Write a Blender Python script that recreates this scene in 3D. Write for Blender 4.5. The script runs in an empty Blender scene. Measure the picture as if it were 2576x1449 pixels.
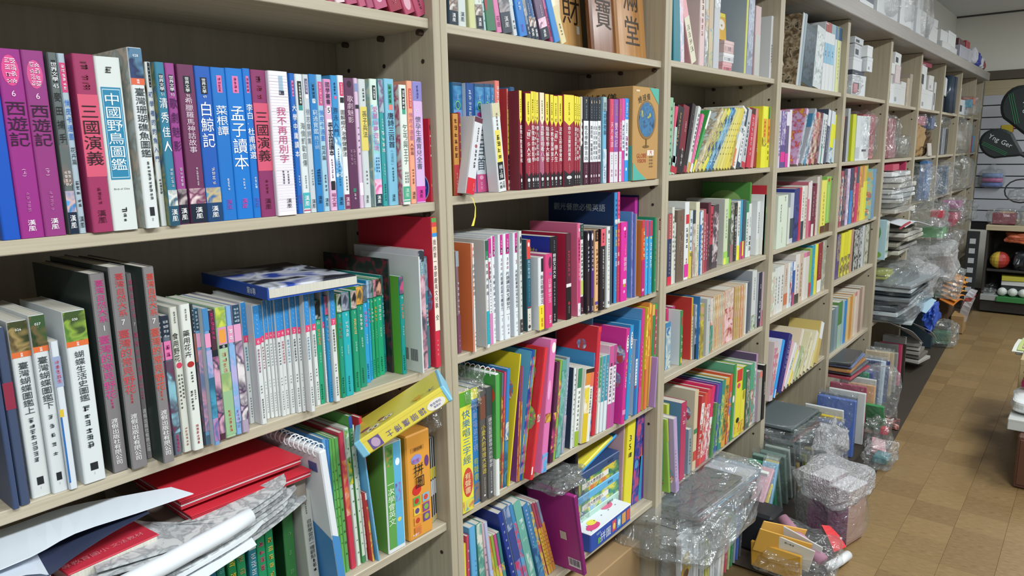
import bpy, math, random
from mathutils import Vector, Matrix, Euler
random.seed(7)
S = bpy.context.scene
COL = S.collection
# ---------------------------------------------------------------- camera
cd = bpy.data.cameras.new('camera'); cam = bpy.data.objects.new('camera', cd); COL.objects.link(cam)
cd.sensor_fit = 'HORIZONTAL'; cd.sensor_width = 36.0; cd.lens = 36.0 * 1828.5 / 2576.0
cd.clip_start = 0.05; cd.clip_end = 60
_a, _b, _c = .88687, -.18607, -.01759
_f = Vector((math.sin(_a)*math.cos(_b), math.cos(_a)*math.cos(_b), math.sin(_b)))
_r = Vector((math.cos(_a), -math.sin(_a), 0)); _u = _r.cross(_f)
_r2 = _r*math.cos(_c) + _u*math.sin(_c); _u2 = -_r*math.sin(_c) + _u*math.cos(_c)
M = Matrix((_r2, _u2, -_f)).transposed().to_4x4(); M.translation = (0, 0, 1.45)
cam.matrix_world = M
S.camera = cam
# ---------------------------------------------------------------- world, lights, exposure
w = bpy.data.worlds.new('shop_ambient'); S.world = w; w.use_nodes = True
w.node_tree.nodes['Background'].inputs[0].default_value = (.88, .94, 1, 1)
w.node_tree.nodes['Background'].inputs[1].default_value = 0.36
def area(name, loc, size, power, rot=(0, 0, 0), col=(.93, .98, 1)):
    l = bpy.data.lights.new(name, 'AREA'); l.shape = 'RECTANGLE'; l.size, l.size_y = size; l.energy = power; l.color = col
    o = bpy.data.objects.new(name, l); o.location = loc; o.rotation_euler = rot; COL.objects.link(o); return o
area('fluorescent_tube', (-.2, -.75, 2.6), (1.3, .3), 46)
area('fluorescent_tube', (1.7, -.75, 2.6), (1.3, .3), 44)
area('fluorescent_tube', (3.9, -.75, 2.6), (1.3, .3), 38)
area('fluorescent_tube', (6.4, -.75, 2.6), (1.3, .3), 40)
S.view_settings.view_transform = 'Standard'; S.view_settings.look = 'None'; S.view_settings.gamma = 1
S.view_settings.use_curve_mapping = False; S.view_settings.exposure = 0.56
# ---------------------------------------------------------------- helpers
def lin(h):
    if isinstance(h, tuple): return h
    if len(h) == 3: h = ''.join(c*2 for c in h)
    v = [int(h[i:i+2], 16)/255 for i in (0, 2, 4)]
    g = .3*v[0]+.59*v[1]+.11*v[2]; v = [.02+.97*(g+(x-g)*.93) for x in v]   # milky haze put into every colour: less saturated, blacks lifted
    return tuple(((x+.055)/1.055)**2.4 if x > .04045 else x/12.92 for x in v) + (1,)
MATS = {}
def P(m): return m.node_tree.nodes['Principled BSDF']
def newmat(name):
    m = bpy.data.materials.new(name); m.use_nodes = True; return m
def flat(h, rough=.42, spec=.4, coat=0):
    k = ('f', h, rough, spec, coat)
    if k not in MATS:
        m = newmat('paint_'+h); p = P(m); p.inputs['Base Color'].default_value = lin(h)
        p.inputs['Roughness'].default_value = rough; p.inputs['Specular IOR Level'].default_value = spec
        p.inputs['Coat Weight'].default_value = coat
        MATS[k] = m
    return MATS[k]
def photo(spec, scale=38):
    k = ('p', spec, scale)
    if k not in MATS:
        m = newmat('printed_picture'); nt = m.node_tree; p = P(m)
        tc = nt.nodes.new('ShaderNodeTexCoord'); n = nt.nodes.new('ShaderNodeTexNoise'); r = nt.nodes.new('ShaderNodeValToRGB')
        n.inputs['Scale'].default_value = scale; n.inputs['Detail'].default_value = 2.5; n.inputs['Distortion'].default_value = .6
        nt.links.new(tc.outputs['Object'], n.inputs['Vector']); nt.links.new(n.outputs[0], r.inputs[0]); nt.links.new(r.outputs[0], p.inputs['Base Color'])
        cs = spec.split(','); e = r.color_ramp.elements
        ps = [.36, .47, .58, .66][:len(cs)]
        e[0].position = ps[0]; e[0].color = lin(cs[0]); e[1].position = ps[-1]; e[1].color = lin(cs[-1])
        for i in range(1, len(cs)-1):
            x = e.new(ps[i]); x.color = lin(cs[i])
        p.inputs['Roughness'].default_value = .38
        MATS[k] = m
    return MATS[k]
def anymat(s): return photo(s[2:]) if s.startswith('p:') else flat(s)
def wood(name, c1, c2, axis='X', scale=1.0, rough=.5):
    k = ('w', name)
    if k not in MATS:
        m = newmat(name); nt = m.node_tree; p = P(m)
        tc = nt.nodes.new('ShaderNodeTexCoord'); mp = nt.nodes.new('ShaderNodeMapping'); n = nt.nodes.new('ShaderNodeTexNoise'); r = nt.nodes.new('ShaderNodeValToRGB')
        sc = {'X': (1.5, 40, 90), 'Z': (60, 60, 1.5), 'Y': (60, 1.5, 60)}[axis]
        mp.inputs['Scale'].default_value = [v*scale for v in sc]
        n.inputs['Scale'].default_value = 2.2; n.inputs['Detail'].default_value = 4
        nt.links.new(tc.outputs['Object'], mp.inputs[0]); nt.links.new(mp.outputs[0], n.inputs['Vector']); nt.links.new(n.outputs[0], r.inputs[0]); nt.links.new(r.outputs[0], p.inputs['Base Color'])
        e = r.color_ramp.elements; e[0].position = .3; e[1].position = .7; e[0].color = lin(c1); e[1].color = lin(c2)
        p.inputs['Roughness'].default_value = rough
        MATS[k] = m
    return MATS[k]
def film(name='clear_film', c='e8eef0', body=.08, rough=.1, bump=0):
    """thin clear plastic: mostly see-through, with crinkled glossy reflections and a little milky body"""
    k = ('film', name)
    if k not in MATS:
        m = newmat(name); nt = m.node_tree; p = P(m)
        p.inputs['Base Color'].default_value = lin(c); p.inputs['Roughness'].default_value = rough; p.inputs['Specular IOR Level'].default_value = 1
        t = nt.nodes.new('ShaderNodeBsdfTransparent'); g = nt.nodes.new('ShaderNodeBsdfGlossy'); mx = nt.nodes.new('ShaderNodeMixShader'); m2 = nt.nodes.new('ShaderNodeMixShader'); lw = nt.nodes.new('ShaderNodeLayerWeight'); mr = nt.nodes.new('ShaderNodeMapRange')
        t.inputs[0].default_value = (.97, .98, .98, 1); g.inputs['Roughness'].default_value = rough
        lw.inputs[0].default_value = .3; mr.inputs[3].default_value = .05; mr.inputs[4].default_value = .45
        nt.links.new(lw.outputs['Facing'], mr.inputs[0]); nt.links.new(mr.outputs[0], m2.inputs[0])
        mx.inputs[0].default_value = body
        nt.links.new(t.outputs[0], mx.inputs[1]); nt.links.new(p.outputs[0], mx.inputs[2])
        nt.links.new(mx.outputs[0], m2.inputs[1]); nt.links.new(g.outputs[0], m2.inputs[2])
        nt.links.new(m2.outputs[0], nt.nodes['Material Output'].inputs[0])
        tc = nt.nodes.new('ShaderNodeTexCoord'); n = nt.nodes.new('ShaderNodeTexNoise'); b = nt.nodes.new('ShaderNodeBump')
        n.inputs['Scale'].default_value = bump or 22; n.inputs['Detail'].default_value = 3; n.inputs['Distortion'].default_value = 1.2
        b.inputs['Strength'].default_value = .9; b.inputs['Distance'].default_value = .02
        nt.links.new(tc.outputs['Object'], n.inputs['Vector']); nt.links.new(n.outputs[0], b.inputs['Height'])
        for q in (p, g): nt.links.new(b.outputs[0], q.inputs['Normal'])
        MATS[k] = m
    return MATS[k]
class MB:
    def __init__(s): s.v = []; s.f = []; s.mi = []; s.ms = []
    def m(s, mat):
        if mat not in s.ms: s.ms.append(mat)
        return s.ms.index(mat)
    def poly(s, pts, mat):
        n = len(s.v); s.v += [tuple(p) for p in pts]; s.f.append(tuple(range(n, n+len(pts)))); s.mi.append(s.m(mat))
    def mesh(s, vs, fs, mat):
        n = len(s.v); s.v += [tuple(p) for p in vs]; k = s.m(mat)
        for f in fs: s.f.append(tuple(i+n for i in f)); s.mi.append(k)
    def box(s, a, b, mat, xf=None):
        x0, y0, z0 = a; x1, y1, z1 = b
        vs = [(x0, y0, z0), (x1, y0, z0), (x1, y1, z0), (x0, y1, z0), (x0, y0, z1), (x1, y0, z1), (x1, y1, z1), (x0, y1, z1)]
        if xf: vs = [xf @ Vector(p) for p in vs]
        s.mesh(vs, [(0, 3, 2, 1), (4, 5, 6, 7), (0, 1, 5, 4), (1, 2, 6, 5), (2, 3, 7, 6), (3, 0, 4, 7)], mat)
    def rbox(s, a, b, mat, r=.004, xf=None):
        """box with chamfered edges"""
        x0, y0, z0 = a; x1, y1, z1 = b
        r = min(r, (x1-x0)*.45, (y1-y0)*.45, (z1-z0)*.45)
        def ring(z, i): return [(x0+i, y0+r+0*i, z), (x0+r, y0+i, z), (x1-r, y0+i, z), (x1-i, y0+r, z), (x1-i, y1-r, z), (x1-r, y1-i, z), (x0+r, y1-i, z), (x0+i, y1-r, z)]
        vs = [(x0+r, y0+r, z0), (x1-r, y0+r, z0), (x1-r, y1-r, z0), (x0+r, y1-r, z0)] + ring(z0+r, 0) + ring(z1-r, 0) + [(x0+r, y0+r, z1), (x1-r, y0+r, z1), (x1-r, y1-r, z1), (x0+r, y1-r, z1)]
        if xf: vs = [xf @ Vector(p) for p in vs]
        fs = [(0, 3, 2, 1), (20, 21, 22, 23)]
        for i in range(8): fs.append((4+i, 4+(i+1) % 8, 12+(i+1) % 8, 12+i))
        c = [(0, 0), (1, 0), (2, 1), (3, 1), (4, 2), (5, 2), (6, 3), (7, 3)]
        for i in range(8):
            j = (i+1) % 8; ci, cj = c[i][1], c[j][1]
            fs.append((4+j, 4+i, ci) if ci == cj else (4+j, 4+i, ci, cj))
            fs.append((12+i, 12+j, 20+ci) if ci == cj else (12+i, 12+j, 20+cj, 20+ci))
        s.mesh(vs, fs, mat)
    def tube(s, pts, r, mat, n=6, cap=True):
        pts = [Vector(p) for p in pts]; rings = []
        for i, p in enumerate(pts):
            t = (pts[min(i+1, len(pts)-1)] - pts[max(i-1, 0)]).normalized()
            a = t.orthogonal().normalized() if i == 0 else (ref - t*ref.dot(t)).normalized()
            ref = a; b = t.cross(a); rr = r[i] if isinstance(r, (list, tuple)) else r
            rings.append([p + (a*math.cos(2*math.pi*k/n) + b*math.sin(2*math.pi*k/n))*rr for k in range(n)])
        vs = [q for g in rings for q in g]; fs = []
        for i in range(len(rings)-1):
            for k in range(n): fs.append((i*n+k, i*n+(k+1) % n, (i+1)*n+(k+1) % n, (i+1)*n+k))
        if cap: fs += [tuple(range(n-1, -1, -1)), tuple(range((len(rings)-1)*n, len(rings)*n))]
        s.mesh(vs, fs, mat)
    def grid(s, fn, nu, nv, mat, wrap=False):
        vs = [fn(i/nu, j/nv) for j in range(nv+1) for i in range(nu+1)]
        fs = [(j*(nu+1)+i, j*(nu+1)+i+1, (j+1)*(nu+1)+i+1, (j+1)*(nu+1)+i) for j in range(nv) for i in range(nu)]
        s.mesh(vs, fs, mat)
    def disc(s, c, ux, uy, mat, n=16, a0=0, a1=2*math.pi):
        c = Vector(c); ux = Vector(ux); uy = Vector(uy)
        s.poly([c + ux*math.cos(a0+(a1-a0)*k/n) + uy*math.sin(a0+(a1-a0)*k/n) for k in range(n)], mat)
    def build(s, name, parent=None, smooth=False):
        me = bpy.data.meshes.new(name); me.from_pydata(s.v, [], s.f)
        for m in s.ms: me.materials.append(m)
        me.polygons.foreach_set('material_index', s.mi)
        if smooth: me.polygons.foreach_set('use_smooth', [True]*len(s.f))
        me.update()
        return link(name, me, parent)
def link(name, me, parent=None):
    o = bpy.data.objects.new(name, me); COL.objects.link(o)
    if parent: o.parent = parent
    return o
def tag(o, label, cat, group=None, kind=None):
    if label: o['label'] = label
    if cat: o['category'] = cat
    if group: o['group'] = group
    if kind: o['kind'] = kind
    return o
def struct(mb, name, parent=None):
    o = mb.build(name, parent)
    if not parent: o['kind'] = 'structure'
    return o
def empty(name, loc, rot=(0, 0, 0)):
    o = bpy.data.objects.new(name, None); COL.objects.link(o); o.location = loc; o.rotation_euler = rot; o.empty_display_size = .02; return o
ORD = 'first second third fourth fifth sixth seventh eighth ninth tenth eleventh twelfth thirteenth fourteenth fifteenth sixteenth seventeenth eighteenth nineteenth twentieth'.split()
TENS = {2: 'twenty', 3: 'thirty', 4: 'forty', 5: 'fifty', 6: 'sixty'}
def ordn(n):
    if n <= 20: return ORD[n-1]
    t, u = divmod(n, 10)
    return TENS[t][:-1]+'ieth' if u == 0 else TENS[t]+'-'+ORD[u-1]
import colorsys
def cname(h):
    if len(h) == 3: h = ''.join(c*2 for c in h)
    r, g, b = [int(h[i:i+2], 16)/255 for i in (0, 2, 4)]
    hh, l, s = colorsys.rgb_to_hls(r, g, b); hh *= 360
    mx, mn = max(r, g, b), min(r, g, b); c = mx-mn
    if c < .09:
        return 'white' if l > .78 else 'pale grey' if l > .62 else 'grey' if l > .38 else 'dark grey' if l > .18 else 'black'
    if c < .2 and l > .72: return 'off-white' if hh < 70 or hh > 330 else 'whitish'
    if l < .13: return 'black'
    for lim, nm in ((14, 'red'), (42, 'orange'), (68, 'yellow'), (95, 'lime green'), (155, 'green'), (188, 'teal'), (212, 'sky blue'), (250, 'blue'), (292, 'purple'), (328, 'magenta'), (348, 'rose'), (361, 'red')):
        if hh < lim: break
    if nm in ('orange', 'yellow') and (l < .42 or c < .3): nm = 'brown' if l < .5 else 'beige' if c < .4 else nm
    if nm == 'red' and l > .62: nm = 'salmon pink'
    if nm in ('rose', 'magenta') and l > .66: nm = 'pink'
    if nm == 'purple' and l > .68: nm = 'lilac'
    pre = 'dark ' if l < .3 else 'pale ' if l > .74 and nm not in ('pink', 'lilac', 'beige') else ''
    if nm == 'blue' and l < .26: return 'navy blue'
    if nm == 'red' and l < .3: return 'maroon'
    return pre+nm
# ---------------------------------------------------------------- lettering: every glyph is meshed once
GL = {}
def load_glyphs(chars):
    tmp = []
    for ch in sorted(chars):
        if ch == ' ': continue
        c = bpy.data.curves.new('glyph', 'FONT'); c.body = ch; c.resolution_u = 2 if ch.isascii() else 1
        o = bpy.data.objects.new('glyph', c); COL.objects.link(o); tmp.append((ch, o, c))
    dg = bpy.context.evaluated_depsgraph_get()
    for ch, o, c in tmp:
        me = bpy.data.meshes.new_from_object(o.evaluated_get(dg))
        vs = [(v.co.x, v.co.y) for v in me.vertices]; fs = [tuple(p.vertices) for p in me.polygons]
        wd = max((x for x, y in vs), default=.5)
        GL[ch] = (vs, fs, wd); bpy.data.meshes.remove(me)
    for ch, o, c in tmp:
        bpy.data.objects.remove(o); bpy.data.curves.remove(c)
def glyph(mb, ch, org, ux, uy, mat):
    """one character; org = lower left of its em box, ux/uy = em-sized vectors"""
    if ch == ' ' or ch not in GL: return
    vs, fs, _ = GL[ch]
    mb.mesh([org + ux*x + uy*y for x, y in vs], fs, mat)
def hline(mb, txt, c, ux, uy, size, mat):
    """a line of text centred on c, reading along ux"""
    tot = sum((1.0 if not ch.isascii() else (GL[ch][2]+.06 if ch in GL else .3)) for ch in txt)*size
    p = Vector(c) - ux*tot/2 - uy*size*.37
    for ch in txt:
        glyph(mb, ch, p, ux*size, uy*size, mat)
        p = p + ux*size*(1.0 if not ch.isascii() else (GL[ch][2]+.06 if ch in GL else .3))
def vline(mb, txt, x, ztop, zbot, size, y, mat, rot=False):
    n = len(txt); pitch = (ztop-zbot)/n; ux = Vector((1, 0, 0)); uz = Vector((0, 0, 1))
    hz = min(pitch*.98, size*1.35); size = min(size, pitch*1.25); sq = hz/size
    if rot:
        hline(mb, txt, (x, y, (ztop+zbot)/2), -uz, ux, size, mat); return
    for i, ch in enumerate(txt):
        zc = ztop-pitch*(i+.5)
        wd = 1.0 if not ch.isascii() else GL.get(ch, (0, 0, .5))[2]
        if ch in '「」()/': # turned for vertical setting
            glyph(mb, ch, Vector((x-size*.37, y, zc+size*wd*.5)), -uz*size, ux*size, mat)
        else: glyph(mb, ch, Vector((x-size*wd*.5, y, zc-hz*.37)), ux*size, uz*hz, mat)
def scribble(mb, n, x, ztop, zbot, size, y, mat, rnd):
    """a column of small illegible characters"""
    pitch = (ztop-zbot)/n; s = min(size, pitch*.85); t = s*.16
    for i in range(n):
        zc = ztop-pitch*(i+.5); h = s/2
        for k in range(rnd.choice((2, 3, 3))):
            q = -h+s*(k+.5)/3+rnd.uniform(-.06, .06)*s; a = rnd.uniform(-.1, .05)*s-h*.7; b = h*rnd.uniform(.5, .95)
            mb.poly([(x+a, y, zc+q), (x+b, y, zc+q), (x+b, y, zc+q+t), (x+a, y, zc+q+t)], mat)
        for k in range(rnd.choice((1, 2))):
            q = rnd.uniform(-.6, .6)*h; a = -h*rnd.uniform(.3, .95); b = h*rnd.uniform(.3, .95)
            mb.poly([(x+q, y, zc+a), (x+q+t, y, zc+a), (x+q+t, y, zc+b), (x+q, y, zc+b)], mat)
# ---------------------------------------------------------------- books
PAGE = None
def pages():
    k = 'pages'
    if k not in MATS:
        m = newmat('page_edges'); nt = m.node_tree; p = P(m)
        tc = nt.nodes.new('ShaderNodeTexCoord'); mp = nt.nodes.new('ShaderNodeMapping'); n = nt.nodes.new('ShaderNodeTexNoise'); r = nt.nodes.new('ShaderNodeValToRGB')
        mp.inputs['Scale'].default_value = (900, 3, 3)
        nt.links.new(tc.outputs['Object'], mp.inputs[0]); nt.links.new(mp.outputs[0], n.inputs['Vector']); nt.links.new(n.outputs[0], r.inputs[0]); nt.links.new(r.outputs[0], p.inputs['Base Color'])
        e = r.color_ramp.elements; e[0].position = .35; e[1].position = .65; e[0].color = lin('b4b0a2'); e[1].color = lin('dcd9cc')
        p.inputs['Roughness'].default_value = .8; MATS[k] = m
    return MATS[k]
def fl(x): return float(x) if x else 0.0
def book_art(root, w, h, art, rnd):
    stripes, txt = MB(), MB(); y0 = -.00025; lay = 0
    for it in art.split('|'):
        k = it[0]; a = it[1:].split(',')
        y = y0-lay*.00006
        if k in 'bpewv':
            if k == 'p':
                t, b = float(a[0]), float(a[1]); cs = ','.join(a[2:5]); x0, x1 = (float(a[5]), float(a[6])) if len(a) > 6 else (0, 1); mat = photo(cs)
            else:
                t, b = float(a[0]), float(a[1]); mat = flat(a[2]); x0, x1 = (float(a[3]), float(a[4])) if len(a) > 4 else ((.15, .85) if k == 'e' else (0, 1))
            x0 = max(x0, .02)*w; x1 = min(x1, .98)*w; zt, zb = h*(1-max(t, .003)), h*(1-min(b, .997)); lay += 1
            thin = (b-t) < .006; bands = stripes if thin else MB()
            if k in 'bp': bands.poly([(x0, y, zb), (x1, y, zb), (x1, y, zt), (x0, y, zt)], mat)
            elif k == 'w': bands.poly([(x0, y, zt), ((x0+x1)/2, y, zb), (x1, y, zt)], mat)
            elif k == 'v':
                bands.poly([(x0, y, zt), (x0, y, zb), ((x0+x1)/2, y, zb)], mat); bands.poly([(x1, y, zt), ((x0+x1)/2, y, zb), (x1, y, zb)], mat)
            else: bands.disc(((x0+x1)/2, y, (zt+zb)/2), ((x1-x0)/2, 0, 0), (0, 0, (zt-zb)/2), mat)
            if not thin: bands.build({'b': 'spine_band', 'p': 'spine_picture', 'e': 'spine_badge'}.get(k, 'band_point'), root)
        elif k in 'tg':
            s, t, b = a[0], float(a[1]), float(a[2]); mat = flat(a[3]); xc = float(a[4]) if len(a) > 4 else .5; sc = float(a[5]) if len(a) > 5 else 1.0
            y = y0-.0007; zt, zb = h*(1-t), h*(1-b)
            if k == 't':
                n = len(s); fl_ = a[6] if len(a) > 6 else ''
                if fl_ == 'h' or (s.isascii() and (b-t) < .07) : 
                    sz = min((zt-zb)*1.25, w*.9/max(1, .62*n)); hline(txt, s, (xc*w, y, (zt+zb)/2), Vector((1, 0, 0)), Vector((0, 0, 1)), sz, mat)
                elif fl_ == 'v': vline(txt, s, xc*w, zt, zb, min(w*.62*sc, (zt-zb)/n*1.7), y, mat, True)
                else: vline(txt, s, xc*w, zt, zb, min(w*.68*sc, w*.92), y, mat)
            else: scribble(txt, int(s), xc*w, zt, zb, w*.6*sc, y, mat, rnd)
    if stripes.f: stripes.build('spine_stripe', root)['kind'] = 'stuff'
    if txt.f: txt.build('spine_lettering', root)
BOOKN = {}
def book(X, Y, Z, w, h, d, tilt, cov, side, art, desc, kind, n, face=''):
    rnd = random.Random(int(X*9999)+int(Z*777))
    t = min(.0016 if w > .012 else .0007, w*.18); e = .0006 if d < .16 else .0015
    r = min(.0022, w*.25); mb = MB(); mc = flat(cov); ms = anymat(side) if side else mc
    out = [(0, d), (0, r), (r*.35, r*.35), (r, 0), (w-r, 0), (w-r*.35, r*.35), (w, r), (w, d)]; inn = [(w-t, d), (w-t, t), (t, t), (t, d)]
    ring = out+inn; N = len(ring)
    vs = [(x, y, 0) for x, y in ring]+[(x, y, h) for x, y in ring]
    fs1, fs2 = [], []
    for i in range(N):
        j = (i+1) % N; (fs2 if i in (0, 6) else fs1).append((i, j, N+j, N+i))
    for q in ((0, 11, 10, 1), (1, 10, 3, 2), (3, 10, 9, 4), (4, 9, 6, 5), (6, 9, 8, 7)):
        fs1.append(q); fs1.append(tuple(N+i for i in reversed(q)))
    mb.mesh(vs, fs1, mc); n0 = len(mb.v); k = mb.m(ms)
    for f in fs2: mb.f.append(f); mb.mi.append(k)
    nm = kind.split(' with ')[0] if kind else ''
    nm = next((a for k, a in (('file', 'box_file'), ('folder', 'document_folder'), ('album', 'album'), ('magazine', 'magazine'), ('disc case', 'disc_case'), ('card set', 'card_set'), ('boxed', 'boxed_book'), ('picture', 'picture_book'), ('hardback', 'hardback'), ('booklet', 'booklet')) if k in nm), '')
    nm = nm or ('guidebook' if desc.startswith('middle') else 'textbook' if desc.startswith(('third shelf of the second', 'third shelf of the third')) else 'picture_book' if 'fifth shelf' in desc or desc.startswith('fourth shelf of the second') else 'paperback' if desc.startswith('second shelf') else 'book')
    o = mb.build(nm)
    o.location = (X, Y, Z+.0005); o.rotation_euler = (0, tilt, 0)
    pb = MB(); pb.box((t, t, e), (w-t, d-e*2, h-e), pages()); pb.build('page_block', o)
    if art: book_art(o, w, h, art, rnd)
    if face or 'picture' in kind:
        m, tx = MB(), MB(); uy = Vector((0, -1, 0)); uz = Vector((0, 0, 1)); x = -.0006
        if face == 'navy2':
            m.poly([(x, .004, h*.70), (x, d-.01, h*.70), (x, d-.01, h*.705), (x, .004, h*.705)], flat('8898a8'))
            hline(tx, '觀光餐旅必備英語', (x-.0004, .115, h*.86), uy, uz, .0215, flat('a8b4bc'))
        elif face == 'navy':
            hline(tx, '學校', (x-.0004, .085, h*.91), uy, uz, .016, flat('d8d028')); hline(tx, '文法教材!!', (x-.0004, .075, h*.83), uy, uz, .016, flat('d8d028'))
        elif face == 'redalm':
            m.poly([(x, .028, h*.62), (x, .036, h*.62), (x, .036, h*.9), (x, .028, h*.9)], flat('181014'))
            for k, (r_, cc) in enumerate(((.021, 'd8e0f0'), (.0195, '2848a8'))): m.disc((x-.0001*k, .026, h*.17), (0, r_, 0), (0, 0, r_*1.25), flat(cc), 20)
            hline(tx, '超大國小', (x-.0008, .026, h*.17), uy, uz, .0075, flat('d0d8f0'))
        else:
            cc = cname(cov); pal = rnd.choice(('f0f0e8,d86840,58a0d0', 'e8d848,58a860,d85878', 'f0e8e0,7090c8,c84848'))
            for k in range(3): m.disc((x-.0001*k, rnd.uniform(.02, .06), h*(.2+.28*k)+rnd.uniform(-.02, .02)), (0, rnd.uniform(.012, .022), 0), (0, 0, rnd.uniform(.015, .03)), photo(pal, 50), 14)
        if m.f: m.build('cover_print', o)['kind'] = 'stuff'
        if tx.f: tx.build('cover_lettering', o)
    if 'barcode' in kind:
        m = MB()
        for i in range(22):
            y = .012+i*.0016+(.006 if i > 12 else 0); m.poly([(-.0004, y, .022), (-.0004, y+(.0011 if i % 3 else .0006), .022), (-.0004, y+(.0011 if i % 3 else .0006), .046), (-.0004, y, .046)], flat('50585c'))
        m.build('barcode_print', o)['kind'] = 'stuff'
    title = ''
    for it in (art.split('|') if art else ()):
        if it[0] == 't':
            s = it[1:].split(',')[0]
            if not s.isascii() and s not in ('世界文學', '漢風', '昆蟲', '臺灣自然大系', '國學叢書') or s == 'HERO': title = s; break
    pat = ''
    if not title and art:
        cs = [x for x in (it.split(',')[2] for it in art.split('|') if it[0] in 'be' and it.count(',') >= 2)]
        cs = [cname(c) for c in cs if cname(c) != cname(cov)]
        if cs: pat = ' with '+cs[0]+' band'
        elif art[0] == 'p' or '|p' in art: pat = ' with pictorial spine'
    kd = kind or ('hefty book' if w > .035 else 'thin book' if w < .01 else 'book')
    lab = f"{cname(cov)} {kd}{(' titled '+title) if title else pat}, {ordn(n)} along the {desc}"
    if sum(1 for q in lab.replace('-', '').split() if q[0].isascii()) > 16: lab = f"{cname(cov)} {kd}{(' titled '+title) if title else ''}, {ordn(n)} along the {desc}"
    tag(o, lab, 'book' if 'file' not in kind and 'folder' not in kind else 'file', 'books on the '+desc)
    return o
# ---------------------------------------------------------------- setting
WOODX = wood('birch_laminate', 'aca088', 'c0b59d', 'X'); WOODZ = wood('birch_laminate_upright', 'a89c82', 'b9ae95', 'Z'); WOODB = wood('birch_back', '82765e', '8d816a', 'Z', .6)
fl_ = MB(); fl_.box((-3, -4, -.06), (8.7, 1.32, -.006), flat('5c4826', .7)); floor = struct(fl_, 'floor')
def parquet(i):
    k = ('parq', i)
    if k not in MATS:
        m = newmat('parquet_vinyl'); nt = m.node_tree; p = P(m)
        tc = nt.nodes.new('ShaderNodeTexCoord'); mp = nt.nodes.new('ShaderNodeMapping'); n = nt.nodes.new('ShaderNodeTexNoise'); r = nt.nodes.new('ShaderNodeValToRGB')
        mp.inputs['Scale'].default_value = (55, 6, 1) if i % 2 else (40, 8, 1)
        nt.links.new(tc.outputs['Object'], mp.inputs[0]); nt.links.new(mp.outputs[0], n.inputs['Vector']); nt.links.new(n.outputs[0], r.inputs[0]); nt.links.new(r.outputs[0], p.inputs['Base Color'])
        c = [('705834', '8a6e44'), ('785e38', '907448'), ('6c5430', '846840'), ('745c36', '8c7046')][i]
        e = r.color_ramp.elements; e[0].position = .3; e[1].position = .7; e[0].color = lin(c[0]); e[1].color = lin(c[1])
        p.inputs['Roughness'].default_value = .38; MATS[k] = m
    return MATS[k]
TS = .16
tile_me = []
for i in range(4):
    t = MB(); t.rbox((0, 0, -.006), (TS-.0006, TS-.0006, 0), parquet(i), .0005); ob = t.build('floor_tile', floor); tile_me.append(ob.data); bpy.data.objects.remove(ob)
rt = random.Random(3)
for i in range(31):
    for j in range(9):
        x = 2.42+i*TS; y = .80-(j+1)*TS
        o = link('floor_tile', tile_me[rt.choice((0, 1, 2, 3))], floor); o.location = (x, y, 0)
st = MB(); st.mesh([(2.3, .60, .004), (3.4, .672, .004), (7.4, .845, .004), (8.6, .88, .004), (8.6, 1.31, .004), (2.3, 1.31, .004), (2.3, .60, -.002), (3.4, .672, -.002), (7.4, .845, -.002), (8.6, .88, -.002)], [(0, 1, 2, 3, 4, 5), (0, 6, 7, 1), (1, 7, 8, 2), (2, 8, 9, 3)], flat('332a20', .6)); struct(st, 'trim_1')
PAINT = flat('ecebe0', .75, .2)
wl_ = MB(); wl_.box((-3, 1.31, -.06), (8.75, 1.38, 2.72), PAINT); struct(wl_, 'wall_left')
wl_ = MB(); wl_.box((8.6, -4, -.06), (8.75, 1.31, 2.72), PAINT); wall_far = struct(wl_, 'wall_far')
wl_ = MB(); wl_.box((-3, -4, 2.67), (8.75, 1.38, 2.75), flat('e4e6e8', .8, .2)); struct(wl_, 'ceiling')
wl_ = MB(); wl_.box((8.585, -4, 2.655), (8.6, 1.31, 2.67), flat('4a4c4c', .7)); struct(wl_, 'trim_2')
# slatwall boards on the far wall
SL = flat('b8bcc4', .55); sm = MB(); sm.rbox((0, 0, 0), (.016, 2.52, .104), SL, .003); so = sm.build('slat', wall_far); sme = so.data; bpy.data.objects.remove(so)
for k in range(12):
    o = link('slat', sme, wall_far); o.location = (8.578, -1.5, .68+k*.113)
b_ = MB(); b_.box((8.594, -1.5, .6), (8.599, 1.02, 2.05), flat('1c1c1c', .9)); b_.build('groove_backing', wall_far)
b_ = MB(); b_.rbox((8.565, -1.5, 2.045), (8.598, 1.02, 2.13), flat('5a5244', .6), .004); b_.build('top_rail', wall_far)
b_ = MB(); b_.rbox((8.575, -1.5, 1.90), (8.598, 1.02, 2.04), wood('pale_board', 'a89a78', 'bcae8c', 'Y'), .003); b_.build('wooden_strip', wall_far)
# ---------------------------------------------------------------- bookcases
BX = [(.12, 1.009), (1.047, 1.925), (1.964, 2.828), (2.872, 3.715), (3.755, 4.575), (4.62, 5.415), (5.455, 6.265), (6.30, 7.045), (7.08, 7.85), (7.885, 8.3)]
SZ = [[1.695, 1.3555, 1.026, .68, .36, .05], [1.692, 1.3635, 1.034, .684, .357, .05], [1.70, 1.372, 1.032, .744, .359, .05], [1.692, 1.366, 1.04, .754, .415, .05], [1.694, 1.369, 1.044, .77, .385, .05]]+[[1.684, 1.364, 1.05, .78, .39, .05]]*5
BAYN = ['leftmost', 'second', 'third', 'fourth', 'fifth', 'sixth', 'seventh', 'eighth', 'ninth', 'tenth']
BACK = 1.29; TOPZ = 2.02
pg = MB(); pg.tube([(0, 0, 0), (-.0012, 0, 0)], .0042, flat('2c2218', .8), 8); pgo = pg.build('peg_hole'); pgm = pgo.data; bpy.data.objects.remove(pgo)
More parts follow.
